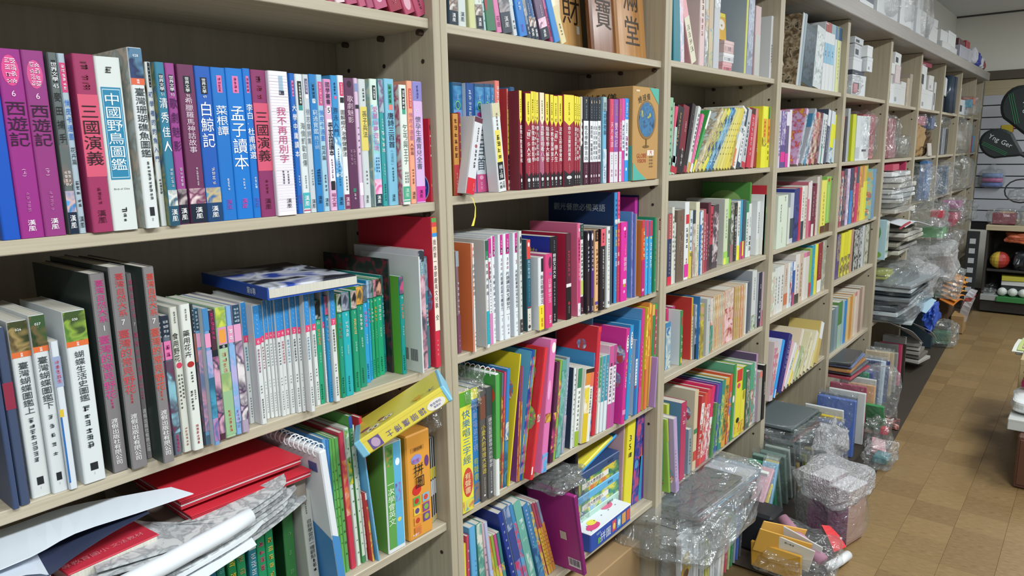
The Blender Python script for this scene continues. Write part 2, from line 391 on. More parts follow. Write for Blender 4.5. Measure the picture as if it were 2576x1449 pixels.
pn = MB(); pn.tube([(0, 0, 0), (-.012, 0, 0)], .0055, flat('3c2c20', .6), 8); pno = pn.build('shelf_pin'); pnm = pno.data; bpy.data.objects.remove(pno)
for i, (x0, x1) in enumerate(BX):
    e = empty('bookcase', (x0, 1.0, 0)); W_ = x1-x0
    tag(e, f"birch-laminate bookcase bay, {BAYN[i]} of the long row along the wall" + (' and nearest the camera' if i == 0 else ''), 'bookcase', 'bookcase bays along the wall')
    tl = .0185; tr = ((BX[i+1][0]-x1)/2-.0004) if i < 9 else .02; tl = ((x0-BX[i-1][1])/2-.0004) if i else .0185
    for a, b in ((-tl, 0), (W_, W_+tr)):
        p = MB(); p.rbox((a, 0, 0), (b, BACK-1.0, TOPZ), WOODZ, .0012); p.build('side_panel', e)
    p = MB(); p.box((-.004, BACK-1.0, .02), (W_+.004, BACK-.994, TOPZ), WOODB); p.build('back_panel', e)
    for z in SZ[i]:
        p = MB(); p.rbox((.0006, .011, z-.018), (W_-.0006, BACK-1.0-.001, z), WOODX, .0012); p.build('shelf_board', e)
        for dy in (.03, .14, .25):
            for dz, me, nm in ((-.024, pnm, 'shelf_pin'), (-.075, pgm, 'peg_hole')):
                if z < .1: continue
                o = link(nm, me, e); o.location = (W_, dy, z+dz)
    p = MB(); p.box((0, .03, 0), (W_, .045, .03), flat('3a3024', .7)); p.build('plinth', e)
tb = MB(); tb.rbox((.1, .955, 2.022), (8.32, 1.3, 2.092), wood('grey_top_board', '98938c', 'aaa59e', 'X'), .003)
tag(tb.build('top_board'), 'long grey board laid along the tops of all the bookcases', 'board')
# ---------------------------------------------------------------- book data: x, y, z, width, height, depth, tilt, cover, side, print, row, kind, place in row
D=['fifth shelf of the fifth bay', 'fifth shelf of the fourth bay', 'fifth shelf of the second bay', 'fifth shelf of the third bay', 'fourth shelf of the fifth bay', 'fourth shelf of the fourth bay', 'fourth shelf of the second bay', 'fourth shelf of the third bay', 'lower shelf of the leftmost bay', 'middle shelf of the leftmost bay', 'middle shelf of the leftmost bay, row behind', 'second shelf of the fifth bay', 'second shelf of the fourth bay', 'second shelf of the second bay', 'second shelf of the second bay, back row', 'second shelf of the third bay', 'third shelf of the fifth bay', 'third shelf of the fourth bay', 'third shelf of the second bay', 'third shelf of the second bay, tall books behind', 'third shelf of the third bay', 'top shelf of the fourth bay', 'top shelf of the leftmost bay', 'top shelf of the second bay', 'top shelf of the third bay', 'upper shelf of the leftmost bay']
BOOKS=[
(3.8765,1.03,0.385,0.061,0.23,0.15,0,'687c80','','',D[0],'',1),
(3.9393,1.03,0.385,0.0473,0.235,0.15,0,'789098','','',D[0],'',2),
(3.9869,1.03,0.385,0.0746,0.25,0.19,0,'488040','5c8848','b.5,1,98b8a8',D[0],'',3),
(4.0715,1.03,0.385,0.0328,0.24,0.19,0,'90b0b8','','',D[0],'',4),
(4.108,1.03,0.385,0.0445,0.24,0.19,0,'2880c8','','',D[0],'',5),
(4.1562,1.03,0.385,0.0511,0.245,0.19,0,'d0a868','','b.0,1,d8b878',D[0],'',6),
(4.2157,1.03,0.385,0.0465,0.245,0.19,0,'c88838','','',D[0],'',7),
(4.266,1.03,0.385,0.0414,0.25,0.19,0,'d0b080','','',D[0],'',8),
(4.311,1.03,0.385,0.0391,0.255,0.19,0,'d8c8b8','','b.0,.1,c87878',D[0],'',9),
(4.3539,1.03,0.385,0.049,0.255,0.19,0,'d0b8a8','','',D[0],'',10),
(4.413,1.03,0.385,0.0438,0.26,0.19,0,'98806c','','',D[0],'',11),
(4.4671,1.03,0.385,0.0447,0.26,0.19,0,'c0a898','','',D[0],'',12),
(2.8688,0.985,0.4204,0.0383,0.2463,0.19,0.141,'c8b8b8','','p.1,.9,c8c0c0,d86080,a8a0a0',D[1],'magazine',1),
(2.8823,0.9856,0.4203,0.0233,0.2212,0.15,0.2297,'d0c8c8','','p.1,.9,d8d0d0,c03858,b0a8a8',D[1],'magazine',2),
(2.9109,0.9862,0.4253,0.0282,0.2477,0.19,0.374,'1c98e8','d8dce8','b.0,1,28a0f0|b.85,1,e0e8f0,.6,1',D[1],'magazine',3),
(2.98,0.9868,0.4296,0.0341,0.2588,0.19,0.4424,'2c2878','','b.0,1,30307c|g6,.1,.6,b0a8d8',D[1],'magazine',4),
(3.0258,0.9874,0.4218,0.014,0.2265,0.15,0.5038,'d8a0b0','','',D[1],'magazine',5),
(3.0532,0.988,0.437,0.0365,0.2074,0.15,0.6464,'d8d8d4','','g5,.3,.6,909498',D[1],'magazine',6),
(3.104,0.9886,0.4332,0.0274,0.1702,0.15,0.7287,'e0d060','','b.0,.6,e0e0d8',D[1],'magazine',7),
(3.1459,0.9892,0.4251,0.0207,0.2547,0.19,0.5103,'d8c8a8','','b.0,.6,e0d8d0|p.3,.6,c87878,e0d8d0,907060',D[1],'magazine',8),
(3.1851,0.9898,0.4323,0.0251,0.1724,0.15,0.7603,'a8b888','','p.0,.6,d8dcc8,a8b888,889868',D[1],'magazine',9),
(3.2286,0.9904,0.4325,0.0267,0.1434,0.15,0.713,'c8c090','','',D[1],'magazine',10),
(3.2765,0.991,0.4325,0.0285,0.2145,0.15,0.6629,'d0c8a0','','p.1,.8,d8d0b0,b0a880,e0e0d8',D[1],'magazine',11),
(3.3328,0.9916,0.4324,0.0304,0.1571,0.15,0.6103,'d8d0a8','','',D[1],'magazine',12),
(3.3906,0.9922,0.429,0.0253,0.1949,0.15,0.5846,'d8d0b0','','b.0,.5,e0e0dc',D[1],'magazine',13),
(3.4344,0.9928,0.4305,0.0347,0.1651,0.15,0.4623,'d8c878','','',D[1],'magazine',14),
(3.4908,0.9934,0.4336,0.0521,0.2036,0.15,0.365,'c8b060','','b.0,.4,e0e4e4',D[1],'magazine',15),
(1.0614,1.02,0.357,0.0122,0.2412,0.19,0.0035,'d8c838','','',D[2],'',1),
(1.0762,1.0206,0.357,0.0087,0.256,0.19,0.0019,'c84058','','g9,.1,.9,e8d0c8',D[2],'',2),
(1.0979,1.0212,0.357,0.0198,0.2701,0.19,-0.0388,'58a8d8','58a0d0','g9,.3,.7,3878b0,.7,.3',D[2],'',3),
(1.1278,1.0218,0.357,0.0179,0.2687,0.19,-0.0674,'4c9080','','p.0,1,4c9080,68a898,d8d8c8',D[2],'',4),
(1.1543,1.0224,0.357,0.0083,0.2633,0.19,-0.0954,'c8a8b0','','g8,.2,.8,806870',D[2],'',5),
(1.1707,1.023,0.357,0.0115,0.2609,0.19,-0.1215,'b0b8d8','','p.5,1,a8b8e0,c0c8e8,9098b8',D[2],'',6),
(1.189,1.0236,0.357,0.0077,0.2215,0.15,-0.1697,'d87838','','p.2,1,d87838,a0b838,e8a050',D[2],'',7),
(1.1985,1.0242,0.357,0.0101,0.2199,0.15,-0.1713,'88a838','','p.4,1,88a838,d8a838,a8c048',D[2],'',8),
(1.2103,1.0248,0.357,0.0098,0.2172,0.15,-0.1733,'c84888','','p.4,1,d05898,e8a0b8,e8b838',D[2],'',9),
(1.2221,1.0254,0.357,0.0107,0.2162,0.15,-0.1752,'38807c','','p.4,1,308078,e0b830,489088',D[2],'',10),
(1.2563,1.026,0.357,0.0165,0.2657,0.19,-0.245,'203890','','g9,.08,.9,c8d0e8,.5,.6',D[2],'',11),
(1.2779,1.0266,0.357,0.0204,0.2706,0.19,-0.2492,'5878a8','d0d4d8','p.0,.25,7898b8,98a8c8,486898|b.25,.6,384890|p.6,1,4878b0,3890d0,c83868',D[2],'',12),
(1.3018,1.0272,0.357,0.013,0.2698,0.19,-0.2537,'3c88c0','','p.2,1,3c88c0,d04060,58a0d0',D[2],'',13),
(1.3176,1.0278,0.357,0.0266,0.266,0.19,-0.2567,'68b0a0','68b0a0','b.0,1,68b0a0|p.2,.9,68b0a0,68b0a0,c8e0d8,.3,.8',D[2],'',14),
(1.3572,1.0284,0.357,0.0205,0.247,0.19,-0.2847,'4080b8','','g9,.05,.5,d8e8f0,.4,.5|p.5,.9,3888a8,58a0c0,285890',D[2],'',15),
(1.3793,1.029,0.357,0.0104,0.2403,0.19,-0.289,'5890a8','','p.1,1,5890a8,e0c040,c05868',D[2],'',16),
(1.3952,1.0296,0.357,0.01,0.2395,0.15,-0.3021,'b04858','','b.35,1,d8a838|g9,.4,.9,806018,.5,.8',D[2],'',17),
(1.407,1.0302,0.357,0.0088,0.2364,0.15,-0.3043,'a84868','','b.35,1,d89838|g9,.4,.9,805018,.5,.8',D[2],'',18),
(1.4177,1.0308,0.357,0.0098,0.2339,0.15,-0.3064,'8890a8','','b.3,1,d88838|g9,.4,.9,804818,.5,.8',D[2],'',19),
(1.8016,1.045,0.3612,0.0462,0.285,0.22,0.0907,'e8dc28','','t35,.15,.34,202020,.35,1|g1,.36,.42,303030|t歲,.36,.42,303030,.4,.8',D[2],'picture book',20),
(1.8483,1.045,0.3619,0.0418,0.285,0.22,0.1182,'283890','','p.0,1,283890,3848a8,c84878|e.1,.2,d85068,.2,.7|e.5,.6,4898d0,.1,.6',D[2],'picture book',21),
(1.8907,1.045,0.3579,0.0198,0.295,0.22,0.0468,'d87828','','b.5,1,2898c8',D[2],'picture book',22),
(1.9111,1.045,0.357,0.0399,0.295,0.22,0,'58288c','','g8,.12,.3,c8b8e0,.4,.5|g9,.4,.7,d0b040,.4,.5',D[2],'picture book',23),
(1.9579,1.045,0.357,0.0243,0.245,0.19,0,'d06878','','g8,.2,.5,d8a838,.4,.5|b.5,1,d89098',D[2],'picture book',24),
(1.9696,1.004,0.359,0.0035,0.215,0.15,0,'3ca0c8','','b.3,1,2c8858,.6,1',D[3],'',1),
(1.9998,0.992,0.359,0.0111,0.26,0.19,-0.1234,'98c848','','b.0,.3,b0c838',D[3],'picture book',2),
(2.0114,0.974,0.359,0.023,0.26,0.19,-0.1119,'b8a0c8','b098c0','b.85,.98,a890c0|g9,.4,.8,686078,.2,.4',D[3],'picture book',3),
(2.0349,1.024,0.359,0.0173,0.28,0.22,0,'b8c838','','',D[3],'',4),
(2.0946,1.004,0.3597,0.0385,0.27,0.19,0.0175,'b83058','5888b0','g2,.1,.3,e0a0b0',D[3],'',5),
(2.1594,1.004,0.359,0.0221,0.16,0.15,0,'8898a0','8898a8','g9,.2,.8,485860',D[3],'booklet',6),
(2.1927,1.004,0.3598,0.0262,0.285,0.22,0.0298,'d0bc98','d0c0a0','b.0,.05,e8d868,.8,1|b.48,.54,388050|b.76,.88,c83828',D[3],'picture book',7),
(2.2192,1.004,0.3628,0.024,0.25,0.19,0.1584,'c03838','','b.1,.4,e8e0d8|g8,.1,.9,e8d8d0,.5,1.3',D[3],'',8),
(2.2466,1.004,0.3618,0.0178,0.255,0.19,0.1577,'d84838','','p.2,.9,d84838,e8d0c8,c83030',D[3],'',9),
(2.2649,1.004,0.3639,0.0289,0.26,0.19,0.1695,'d83848','','p.2,.9,e8e0dc,d84858,d8d0c8',D[3],'',10),
(2.296,1.004,0.3631,0.0228,0.265,0.19,0.1812,'e02860','e02860','b.3,.5,e83868|b.42,1,e8e4dc|p.5,1,e8e4dc,c04058,e8e4dc',D[3],'picture book',11),
(2.3249,0.994,0.3613,0.015,0.2,0.15,0.155,'488848','','',D[3],'',12),
(2.3496,1.004,0.3612,0.0152,0.26,0.19,0.1427,'78409c','','p.3,.9,a05090,d8c8c8,683880',D[3],'',13),
(2.3703,1.004,0.3618,0.022,0.26,0.19,0.1296,'3858a0','','p.3,.9,4870a8,88b058,3858a0',D[3],'',14),
(2.4036,1.004,0.3618,0.027,0.26,0.19,0.1035,'388878','','p.2,.9,48a070,c8c858,389078',D[3],'',15),
(2.4353,1.004,0.3623,0.0321,0.26,0.19,0.1022,'d8a038','','p.1,.9,d8a038,c88030,487840|g7,.3,.8,805018',D[3],'',16),
(2.4776,1.004,0.3608,0.0234,0.265,0.19,0.0753,'d85030','','b.0,.25,d85030|p.25,1,3898c0,d04848,e8d048',D[3],'',17),
(2.5136,1.0041,0.3605,0.0238,0.295,0.22,0.0611,'288838','58a078','b.0,1,48a048,.3,.6|e.4,.5,e8e0d8,.0,.8',D[3],'picture book',18),
(2.5524,1.0042,0.3614,0.0516,0.265,0.19,0.0464,'e0d828','e8e0d8','b.0,.18,d03828|e.2,.28,d84868,.1,.7|e.72,.8,202020,.2,.8|p.8,.95,d84828,e8d828,e0a030',D[3],'picture book',19),
(2.6126,1.0044,0.3601,0.0354,0.265,0.19,0.0303,'e4d838','','b.0,.35,288848|e.35,.5,a09828,.2,.8|p.8,1,e8a030,d8c838,b84828',D[3],'picture book',20),
(2.6648,1.0044,0.359,0.0311,0.235,0.15,0,'586858','','p.1,.9,687868,a8a898,405048',D[3],'',21),
(2.7012,1.0042,0.359,0.0344,0.255,0.19,0,'48a078','58a888','b.4,1,d8c8b8|p.4,.95,d8c8b8,a86858,48a088',D[3],'',22),
(2.7403,1.004,0.359,0.0164,0.255,0.19,0,'a8b8a8','','p.1,.9,b8c8b0,489088,d8d8c8',D[3],'',23),
(2.757,1.004,0.359,0.0128,0.285,0.22,0,'b888b8','584868','g4,.1,.5,d8c850',D[3],'',24),
(2.7701,0.994,0.359,0.0315,0.21,0.15,0,'a8a098','','b.0,.12,d87868',D[3],'',25),
(2.8019,0.989,0.359,0.0251,0.23,0.15,0,'1c1c1c','','t童話故事,.3,.55,c8c8c8,.5,.6',D[3],'hardback',26),
(3.891,1.035,0.7732,0.0603,0.23,0.15,0.0524,'584878','','p.0,.6,786858,a09080,504070',D[4],'',1),
(3.9658,1.035,0.773,0.057,0.23,0.15,0.0524,'e0d828','','b.0,.6,e0d828|p.55,1,a89858,585038,d8d040',D[4],'',2),
(4.0272,1.035,0.7731,0.0584,0.23,0.15,0.0524,'e0d828','','b.0,.6,d8d020|p.55,1,a89858,585038,d8d040',D[4],'',3),
(4.0894,1.035,0.7731,0.0599,0.235,0.15,0.0524,'e4dc28','','b.0,.6,e0d828|p.55,1,a89858,585038,d8d040',D[4],'',4),
(4.1583,1.035,0.7716,0.0446,0.235,0.15,0.0349,'b88870','','',D[4],'',5),
(4.2265,1.035,0.77,0.0982,0.22,0.15,0,'484c48','','p.0,1,505850,c8c8c0,282c28',D[4],'plastic wrapped book',6),
(4.3295,1.035,0.77,0.0596,0.225,0.15,0,'606460','','p.0,1,606460,d0d0d0,303430',D[4],'plastic wrapped book',7),
(4.399,1.035,0.77,0.0427,0.235,0.15,0,'b8c0c0','','',D[4],'plastic wrapped book',8),
(4.4525,1.035,0.77,0.0879,0.235,0.15,0,'98987c','','p.0,1,a0a088,c8c8b8,787860',D[4],'plastic wrapped book',9),
(4.5513,1.035,0.77,0.0227,0.235,0.15,0,'585848','','',D[4],'',10),
(2.9491,1.03,0.754,0.0485,0.185,0.15,0,'d0d8c8','','p.1,1,e0e4d8,b0c0a8,d8b8a8',D[5],'',1),
(2.9979,1.03,0.754,0.0265,0.1977,0.15,0,'d0d4cc','','g8,.2,.8,98a090',D[5],'',2),
(3.0268,1.03,0.754,0.0371,0.1995,0.15,0,'d4d8d4','','g8,.2,.8,888c88',D[5],'',3),
(3.0665,1.03,0.754,0.0378,0.2001,0.15,0,'d8d8d0','','g8,.2,.8,706860',D[5],'',4),
(3.1099,1.03,0.754,0.0458,0.2032,0.15,0,'c8b8a8','','g9,.1,.5,602820,.5,1.3|b.65,.9,c87048',D[5],'',5),
(3.1587,1.03,0.754,0.0251,0.1998,0.15,0,'d8dcd8','','',D[5],'',6),
(3.187,1.03,0.754,0.0255,0.1991,0.15,0,'c0ccd8','','p.1,.9,88a8c8,d8dce0,b03840',D[5],'',7),
(3.2193,1.03,0.754,0.0316,0.198,0.15,0,'3058a0','','b.0,.2,d8dce0|b.7,1,b04868',D[5],'',8),
(3.2512,1.03,0.754,0.0567,0.2245,0.15,0,'d8d0c8','','g7,.2,.8,a8a098|b.8,1,384038',D[5],'',9),
(3.3106,1.03,0.754,0.0426,0.225,0.15,0,'c8b098','','g8,.2,.9,a08870',D[5],'',10),
(3.3599,1.03,0.754,0.0356,0.22,0.15,0,'d8d4cc','','b.0,.1,d878a0',D[5],'',11),
(3.3993,1.03,0.754,0.0444,0.22,0.15,0,'d0c8c0','','b.0,.1,b86880',D[5],'',12),
(3.4474,1.03,0.754,0.0329,0.23,0.15,0,'88b048','','b.7,1,c04048',D[5],'',13),
(3.481,1.03,0.754,0.0419,0.24,0.19,0,'2898b8','','g6,.2,.7,88c8d8',D[5],'',14),
(3.5255,1.03,0.754,0.0427,0.24,0.19,0,'e0d838','','b.6,1,d8d048',D[5],'',15),
(3.572,1.03,0.754,0.0658,0.24,0.19,0,'8c2428','','g9,.2,.7,c8a098|b.75,1,e0e0d8',D[5],'',16),
(3.6414,1.03,0.754,0.0587,0.245,0.19,0,'a8a090','','p.0,1,a8a090,88907c,c0b8a8',D[5],'',17),
(1.0481,1.0019,0.684,0.0371,0.2718,0.09,0,'e0d838','e8e060','b.0,.12,50a028,0,1|g4,.03,.08,d0e8a0,.5,.6|b.12,1,e4dc3c|t快樂唱三字經,.15,.6,3878a8,.5,1.05|e.63,.88,d04838,.1,.95|t有聲書,.67,.85,f0d8a0,.5,1.1|p.9,.99,60a0a0,e4dc3c,c88050',D[6],'boxed audio book',1),
(1.0937,1.0114,0.684,0.0219,0.2693,0.09,0,'2878b8','','b.0,.1,e4dc3c|t快樂唱弟子規,.14,.55,88a0d0,.5,1.05|t有聲書,.6,.8,b0b830,.5,1.1|p.82,.98,2878b8,88704c,3060a0',D[6],'boxed audio book',2),
(1.1159,1.0057,0.684,0.0184,0.2554,0.09,0,'585450','','b.05,.25,784838|t小愛人的地理大探遊,.3,.75,d8c048,.5,1.15|g8,.78,.93,c0b8a8,.5,.5|e.94,.96,e0e0e0,.35,.65',D[6],'boxed book',3),
(1.1367,1.0042,0.684,0.0188,0.2597,0.09,0,'5c5c5c','','b.0,.25,404848|t讓兒童認識最偉大的科學家,.27,.72,d8d8d8,.5,1.2|g8,.75,.93,c0c0c0,.5,.5|e.94,.96,e0e0e0,.35,.65',D[6],'boxed book',4),
(1.1853,1.0156,0.6845,0.007,0.275,0.19,0.0677,'704838','48a040','b.0,.2,586080|p.2,1,c8a030,804020,507058|b.0,1,288048,0,.2',D[6],'',5),
(1.1927,1.0152,0.6844,0.0057,0.275,0.19,0.0757,'c83858','c03030','b.0,.3,d04070|p.3,1,d07028,c83838,d8a838',D[6],'',6),
(1.1987,1.0126,0.6849,0.0112,0.28,0.22,0.0793,'2c80c8','','p.45,.6,2c80c8,e8e8c8,3070b0|p.6,1,206888,285060,3888b0',D[6],'',7),
(1.2103,1.0078,0.6846,0.0035,0.31,0.2,0.1683,'e8d020','e8d020','b.0,1,e8d020',D[6],'picture book',8),
(1.2384,1.0068,0.6843,0.0035,0.278,0.19,0.0812,'7c3c88','','p.3,1,d87030,e0a040,c84830',D[6],'',9),
(1.2423,1.0043,0.6843,0.0035,0.277,0.19,0.0885,'8c4898','d87838','p.3,1,c83838,e08830,e0c040',D[6],'',10),
(1.2461,1.004,0.6846,0.0035,0.31,0.22,0.1757,'2c6cb8','58b0e0','p.05,.95,2848a0,3060b8,e8c830',D[6],'',11),
(1.2501,1.004,0.6854,0.0078,0.31,0.22,0.1836,'2050a8','','p.05,.95,2040a0,d04058,48a0d8',D[6],'',12),
(1.2584,1.004,0.6846,0.0035,0.31,0.22,0.1832,'58a048','','p.05,.95,48a040,60b050,d8b840',D[6],'',13),
(1.2625,0.984,0.6862,0.0108,0.315,0.22,0.2028,'e02830','d82830','b.0,1,e42c34|b.9,.96,f0f0f0,.1,.5|p.5,.56,f0f0f0,b02020,f0f0f0',D[6],'picture book',14),
(1.2793,1.004,0.6853,0.007,0.27,0.19,0.1827,'e89830','','',D[6],'',15),
(1.3039,0.984,0.6873,0.0228,0.325,0.22,0.1474,'e070b0','e878b8','e.02,.1,f0e8e0,.2,.9|e.3,.45,f0a0d0,0,.6|p.55,.62,d8b040,902030,e070b0|p.85,1,4898d0,58b0e0,e070b0',D[6],'picture book',16),
(1.3667,1.004,0.6858,0.013,0.255,0.19,0.1375,'502040','','b.0,.3,602848|b.3,1,582048|p.5,.9,d8c030,c83878,582048',D[6],'',17),
(1.3847,1.0059,0.6853,0.0093,0.255,0.19,0.1369,'88b038','','p.2,.9,d0c838,c84070,88b038',D[6],'',18),
(1.3989,1.0084,0.6867,0.0195,0.25,0.19,0.1364,'58a090','','p.1,1,58a090,80b8b0,489080',D[6],'',19),
(1.4302,1.0139,0.6856,0.0137,0.25,0.19,0.1196,'88a0b0','9898a0','g9,.15,.6,e0e8f0,.5,.8|p.6,1,a8b0b8,8898a8,b8a8b8',D[6],'',20),
(1.4728,1.0137,0.685,0.0109,0.215,0.15,0.0891,'d8e0da','2c3c58','g9,.06,.6,606860,.5,.7|g4,.7,.9,808880,.5,.5',D[6],'',21),
(1.484,1.0109,0.686,0.0191,0.21,0.15,0.1057,'e8ece4','','b.0,.25,308050|g9,.28,.8,506050,.5,.7|b.8,1,98b830',D[6],'',22),
(1.5086,1.0046,0.689,0.0406,0.2,0.15,0.1225,'e8e8dc','e8e4d8','b.0,.06,302820|b.06,.22,e08830,0,.6|b.06,.25,e87050,.6,1|g9,.27,.62,384838,.75,.5|p.25,1,e8d840,e8c830,f0e8d0,0,.55|b.6,1,e0c020,0,.6',D[6],'',23),
(1.5745,1.0211,0.6844,0.0035,0.23,0.15,0.1022,'3c90c8','','p.05,.95,3c90c8,58a0d0,c8d8e0',D[6],'',24),
(1.5785,1.0154,0.6856,0.0155,0.3,0.22,0.1017,'d02838','d82c38','b.0,.05,e03040|g7,.4,.7,f0a0a0,.5,.6',D[6],'picture book',25),
(1.5967,1.0142,0.6851,0.0117,0.215,0.15,0.091,'d8dcd0','','b.0,.4,409868|g9,.1,.6,e8f0e8,.5,.8|b.6,1,e8e8e0',D[6],'',26),
(1.609,1.0128,0.6853,0.0144,0.215,0.15,0.0901,'d8e0e0','98b070','b.0,.6,3c98b0|g9,.1,.55,d8f0f0,.5,.8|b.6,1,d8e4e8',D[6],'',27),
(1.624,1.011,0.6854,0.0153,0.215,0.15,0.0892,'d4dce0','','b.0,.6,3c90a8|g9,.1,.55,d8f0f0,.5,.8|b.6,1,d8e4e8',D[6],'',28),
(1.6425,1.0103,0.6856,0.0205,0.235,0.15,0.0787,'dcb8d0','','b.0,.25,d05090|b.25,.7,e8e0e8|g9,.2,.68,584858,.5,.9|b.7,1,c84890',D[6],'',29),
(1.6637,1.0096,0.6852,0.0151,0.235,0.15,0.0771,'d8c8d8','','b.0,.25,b84888|b.25,.7,e8e0e8|g9,.2,.68,585068,.5,.9|b.7,1,c050a0',D[6],'',30),
(1.697,0.994,0.6856,0.017,0.275,0.19,0.0928,'d8288c','d8309c','e.07,.25,f0f0f0,.15,.85|g5,.08,.23,a82868|tABC,.3,.5,e0c030,.5,1|g4,.5,.62,e8e0e8,.5,.9|b.85,.9,e888c0',D[6],'picture book',31),
(1.7369,1.004,0.6856,0.0175,0.275,0.19,0.0918,'2c94d0','','e.07,.25,f0f0f0,.15,.85|g5,.08,.23,386090|t123,.3,.48,e0c840,.5,1|g4,.5,.62,e0e8f0,.5,.9',D[6],'',32),
(1.781,1.0041,0.6847,0.0115,0.225,0.15,0.0616,'2868b0','b8c8dc','b.25,.6,e0e8f0|g8,.27,.6,3058a0,.5,.8|e.6,.64,c83040',D[6],'',33),
(1.7928,1.0041,0.6847,0.0106,0.28,0.22,0.0687,'3090d0','','',D[6],'',34),
(1.8066,1.0042,0.6851,0.0169,0.31,0.22,0.0678,'d03080','5098d0','g9,.3,.7,f0b0d0,.5,.6|b.75,1,d84890',D[6],'',35),
(1.8358,1.0044,0.6847,0.0109,0.31,0.22,0.0661,'e0c028','','p.0,.6,e8c828,d87028,e8d840|b.6,1,d05838',D[6],'',36),
(1.85,1.0047,0.6848,0.0126,0.32,0.22,0.0652,'e08830','','p.0,.5,e89030,f0c040,d87020',D[6],'',37),
(1.8746,1.0053,0.6848,0.0129,0.31,0.22,0.0638,'e8b050','','b.1,.5,388048',D[6],'',38),
(1.8985,1.0059,0.6845,0.0164,0.31,0.22,0.0297,'489848','','b.05,.5,c03058,.1,.7|g5,.1,.45,f0c0c0',D[6],'',39),
(2.0626,1.0487,0.744,0.0353,0.155,0.15,0,'3880b0','','p.1,1,2870b0,c8d0c0,88a8b8',D[7],'',1),
(2.1192,1.0764,0.744,0.0166,0.19,0.15,0,'c83068','','b.3,1,306890',D[7],'',2),
(2.1361,1.0332,0.744,0.0172,0.185,0.15,0,'3c8848','dce4e4','e.1,.28,a83838,.3,.7|g3,.4,.8,b8d8b8,.5,1.2|e.85,.97,d8b838,.2,.8',D[7],'',3),
(2.1536,1.074,0.744,0.0239,0.19,0.15,0,'b83878','','',D[7],'',4),
(2.2181,1.0332,0.744,0.0093,0.215,0.15,0,'d8b028','c83830','b.3,1,e0d8c0|g9,.35,.8,a04838',D[7],'',5),
(2.2277,1.0259,0.744,0.0125,0.19,0.15,0,'88909c','','p.0,.6,88a0b8,d0d4d8,485868|b.72,1,202828',D[7],'',6),
(2.2406,1.0161,0.744,0.0035,0.2166,0.15,0,'3078b8','','p.3,1,3078b8,d8d0c0,285888',D[7],'',7),
(2.2444,1.0156,0.744,0.03,0.19,0.15,0,'a8983c','','p.0,.3,c89080,a8a040,808038|p.3,1,c8b838,a89838,887830',D[7],'',8),
(2.2926,1.0123,0.744,0.0269,0.2,0.15,0,'b8bcb8','c0c4c4','g6,.1,.4,888c88',D[7],'',9),
(2.332,1.0186,0.744,0.0229,0.195,0.15,0,'c87058','','p.0,.5,c8c0b0,d8d0c8,c88070|p.5,1,d87858,58a088,388070',D[7],'',10),
(2.3657,1.023,0.744,0.0151,0.195,0.15,0,'d0a880','','p.0,1,d8c8a8,a8b890,c8a888',D[7],'',11),
(2.3828,1.0236,0.744,0.0153,0.195,0.15,0,'d0a880','','p.0,1,d8c8a8,c88868,c8a888',D[7],'',12),
(2.4001,1.0241,0.744,0.0154,0.195,0.15,0,'d0a880','','p.0,1,d8c8a8,d8b058,c8a888',D[7],'',13),
(2.4176,1.0246,0.744,0.0156,0.195,0.15,0,'d0a880','','p.0,1,d8c8a8,c8a088,c8a888',D[7],'',14),
(2.4352,1.0252,0.744,0.0158,0.195,0.15,0,'d0a880','','p.0,1,d8c8a8,98b0a0,c8a888',D[7],'',15),
(2.453,1.0257,0.744,0.0159,0.195,0.15,0,'d0a880','','p.0,1,d8c8a8,d89070,c8a888',D[7],'',16),
(2.472,1.0263,0.744,0.0808,0.2,0.15,0,'c89888','c8b8a0','p.0,.35,d0c0a8,c0a090,d8c8b8|p.35,1,a83838,d8a898,e8c0c8',D[7],'',17),
(2.5564,1.0224,0.744,0.0106,0.2,0.15,0,'d0a878','','p.0,1,d8b898,c8b040,d0a888',D[7],'',18),
(2.5673,1.0204,0.744,0.0106,0.2,0.15,0,'d0a878','','p.0,1,d8b898,b8b048,d0a888',D[7],'',19),
(2.5782,1.0183,0.744,0.0167,0.2,0.15,0,'d0a878','','p.0,1,d8b898,c8a048,d0a888',D[7],'',20),
(2.5952,1.0151,0.744,0.0188,0.2,0.15,0,'d0a878','','p.0,1,d8b898,d08858,d0a888',D[7],'',21),
(2.6198,1.016,0.744,0.019,0.2,0.15,0,'d0a878','','p.0,1,d8b898,c8a878,d0a888',D[7],'',22),
(2.6465,1.0176,0.744,0.0165,0.2,0.15,0,'d0d4d4','','',D[7],'',23),
(2.6719,1.0192,0.744,0.0195,0.2,0.15,0,'505860','','',D[7],'',24),
(2.7242,1.0223,0.744,0.0432,0.235,0.15,0,'c8ccc8','98a0a8','g9,.1,.5,808488,.5,.5|p.75,1,88a868,c8ccc8,587838',D[7],'',25),
(2.7896,1.0202,0.744,0.03,0.22,0.15,0,'202438','d0d4d8','g2,.2,.3,d0d0d8|g3,.5,.75,b0b0c0|e.8,.85,c8c8d0,.3,.7|b.9,1,c83868,.7,1',D[7],'hardback',26),
(2.8199,1.0155,0.744,0.0071,0.22,0.15,0,'d0b8c0','','b.7,1,d04868',D[7],'',27),
(0.3293,1.03,0.68,0.0118,0.19,0.15,0,'14684c','','',D[8],'',1),
(0.3415,1.03,0.68,0.0117,0.19,0.15,0,'14684c','','',D[8],'',2),
(0.3535,1.03,0.68,0.0119,0.19,0.15,0,'1c7048','','',D[8],'',3),
(0.3658,1.03,0.68,0.013,0.19,0.15,0,'1a6454','','',D[8],'',4),
(0.3792,1.03,0.68,0.0132,0.19,0.15,0,'16604c','','',D[8],'',5),
(0.3928,1.03,0.68,0.0127,0.19,0.15,0,'147050','','',D[8],'',6),
(0.406,1.03,0.68,0.0138,0.19,0.15,0,'186858','','',D[8],'',7),
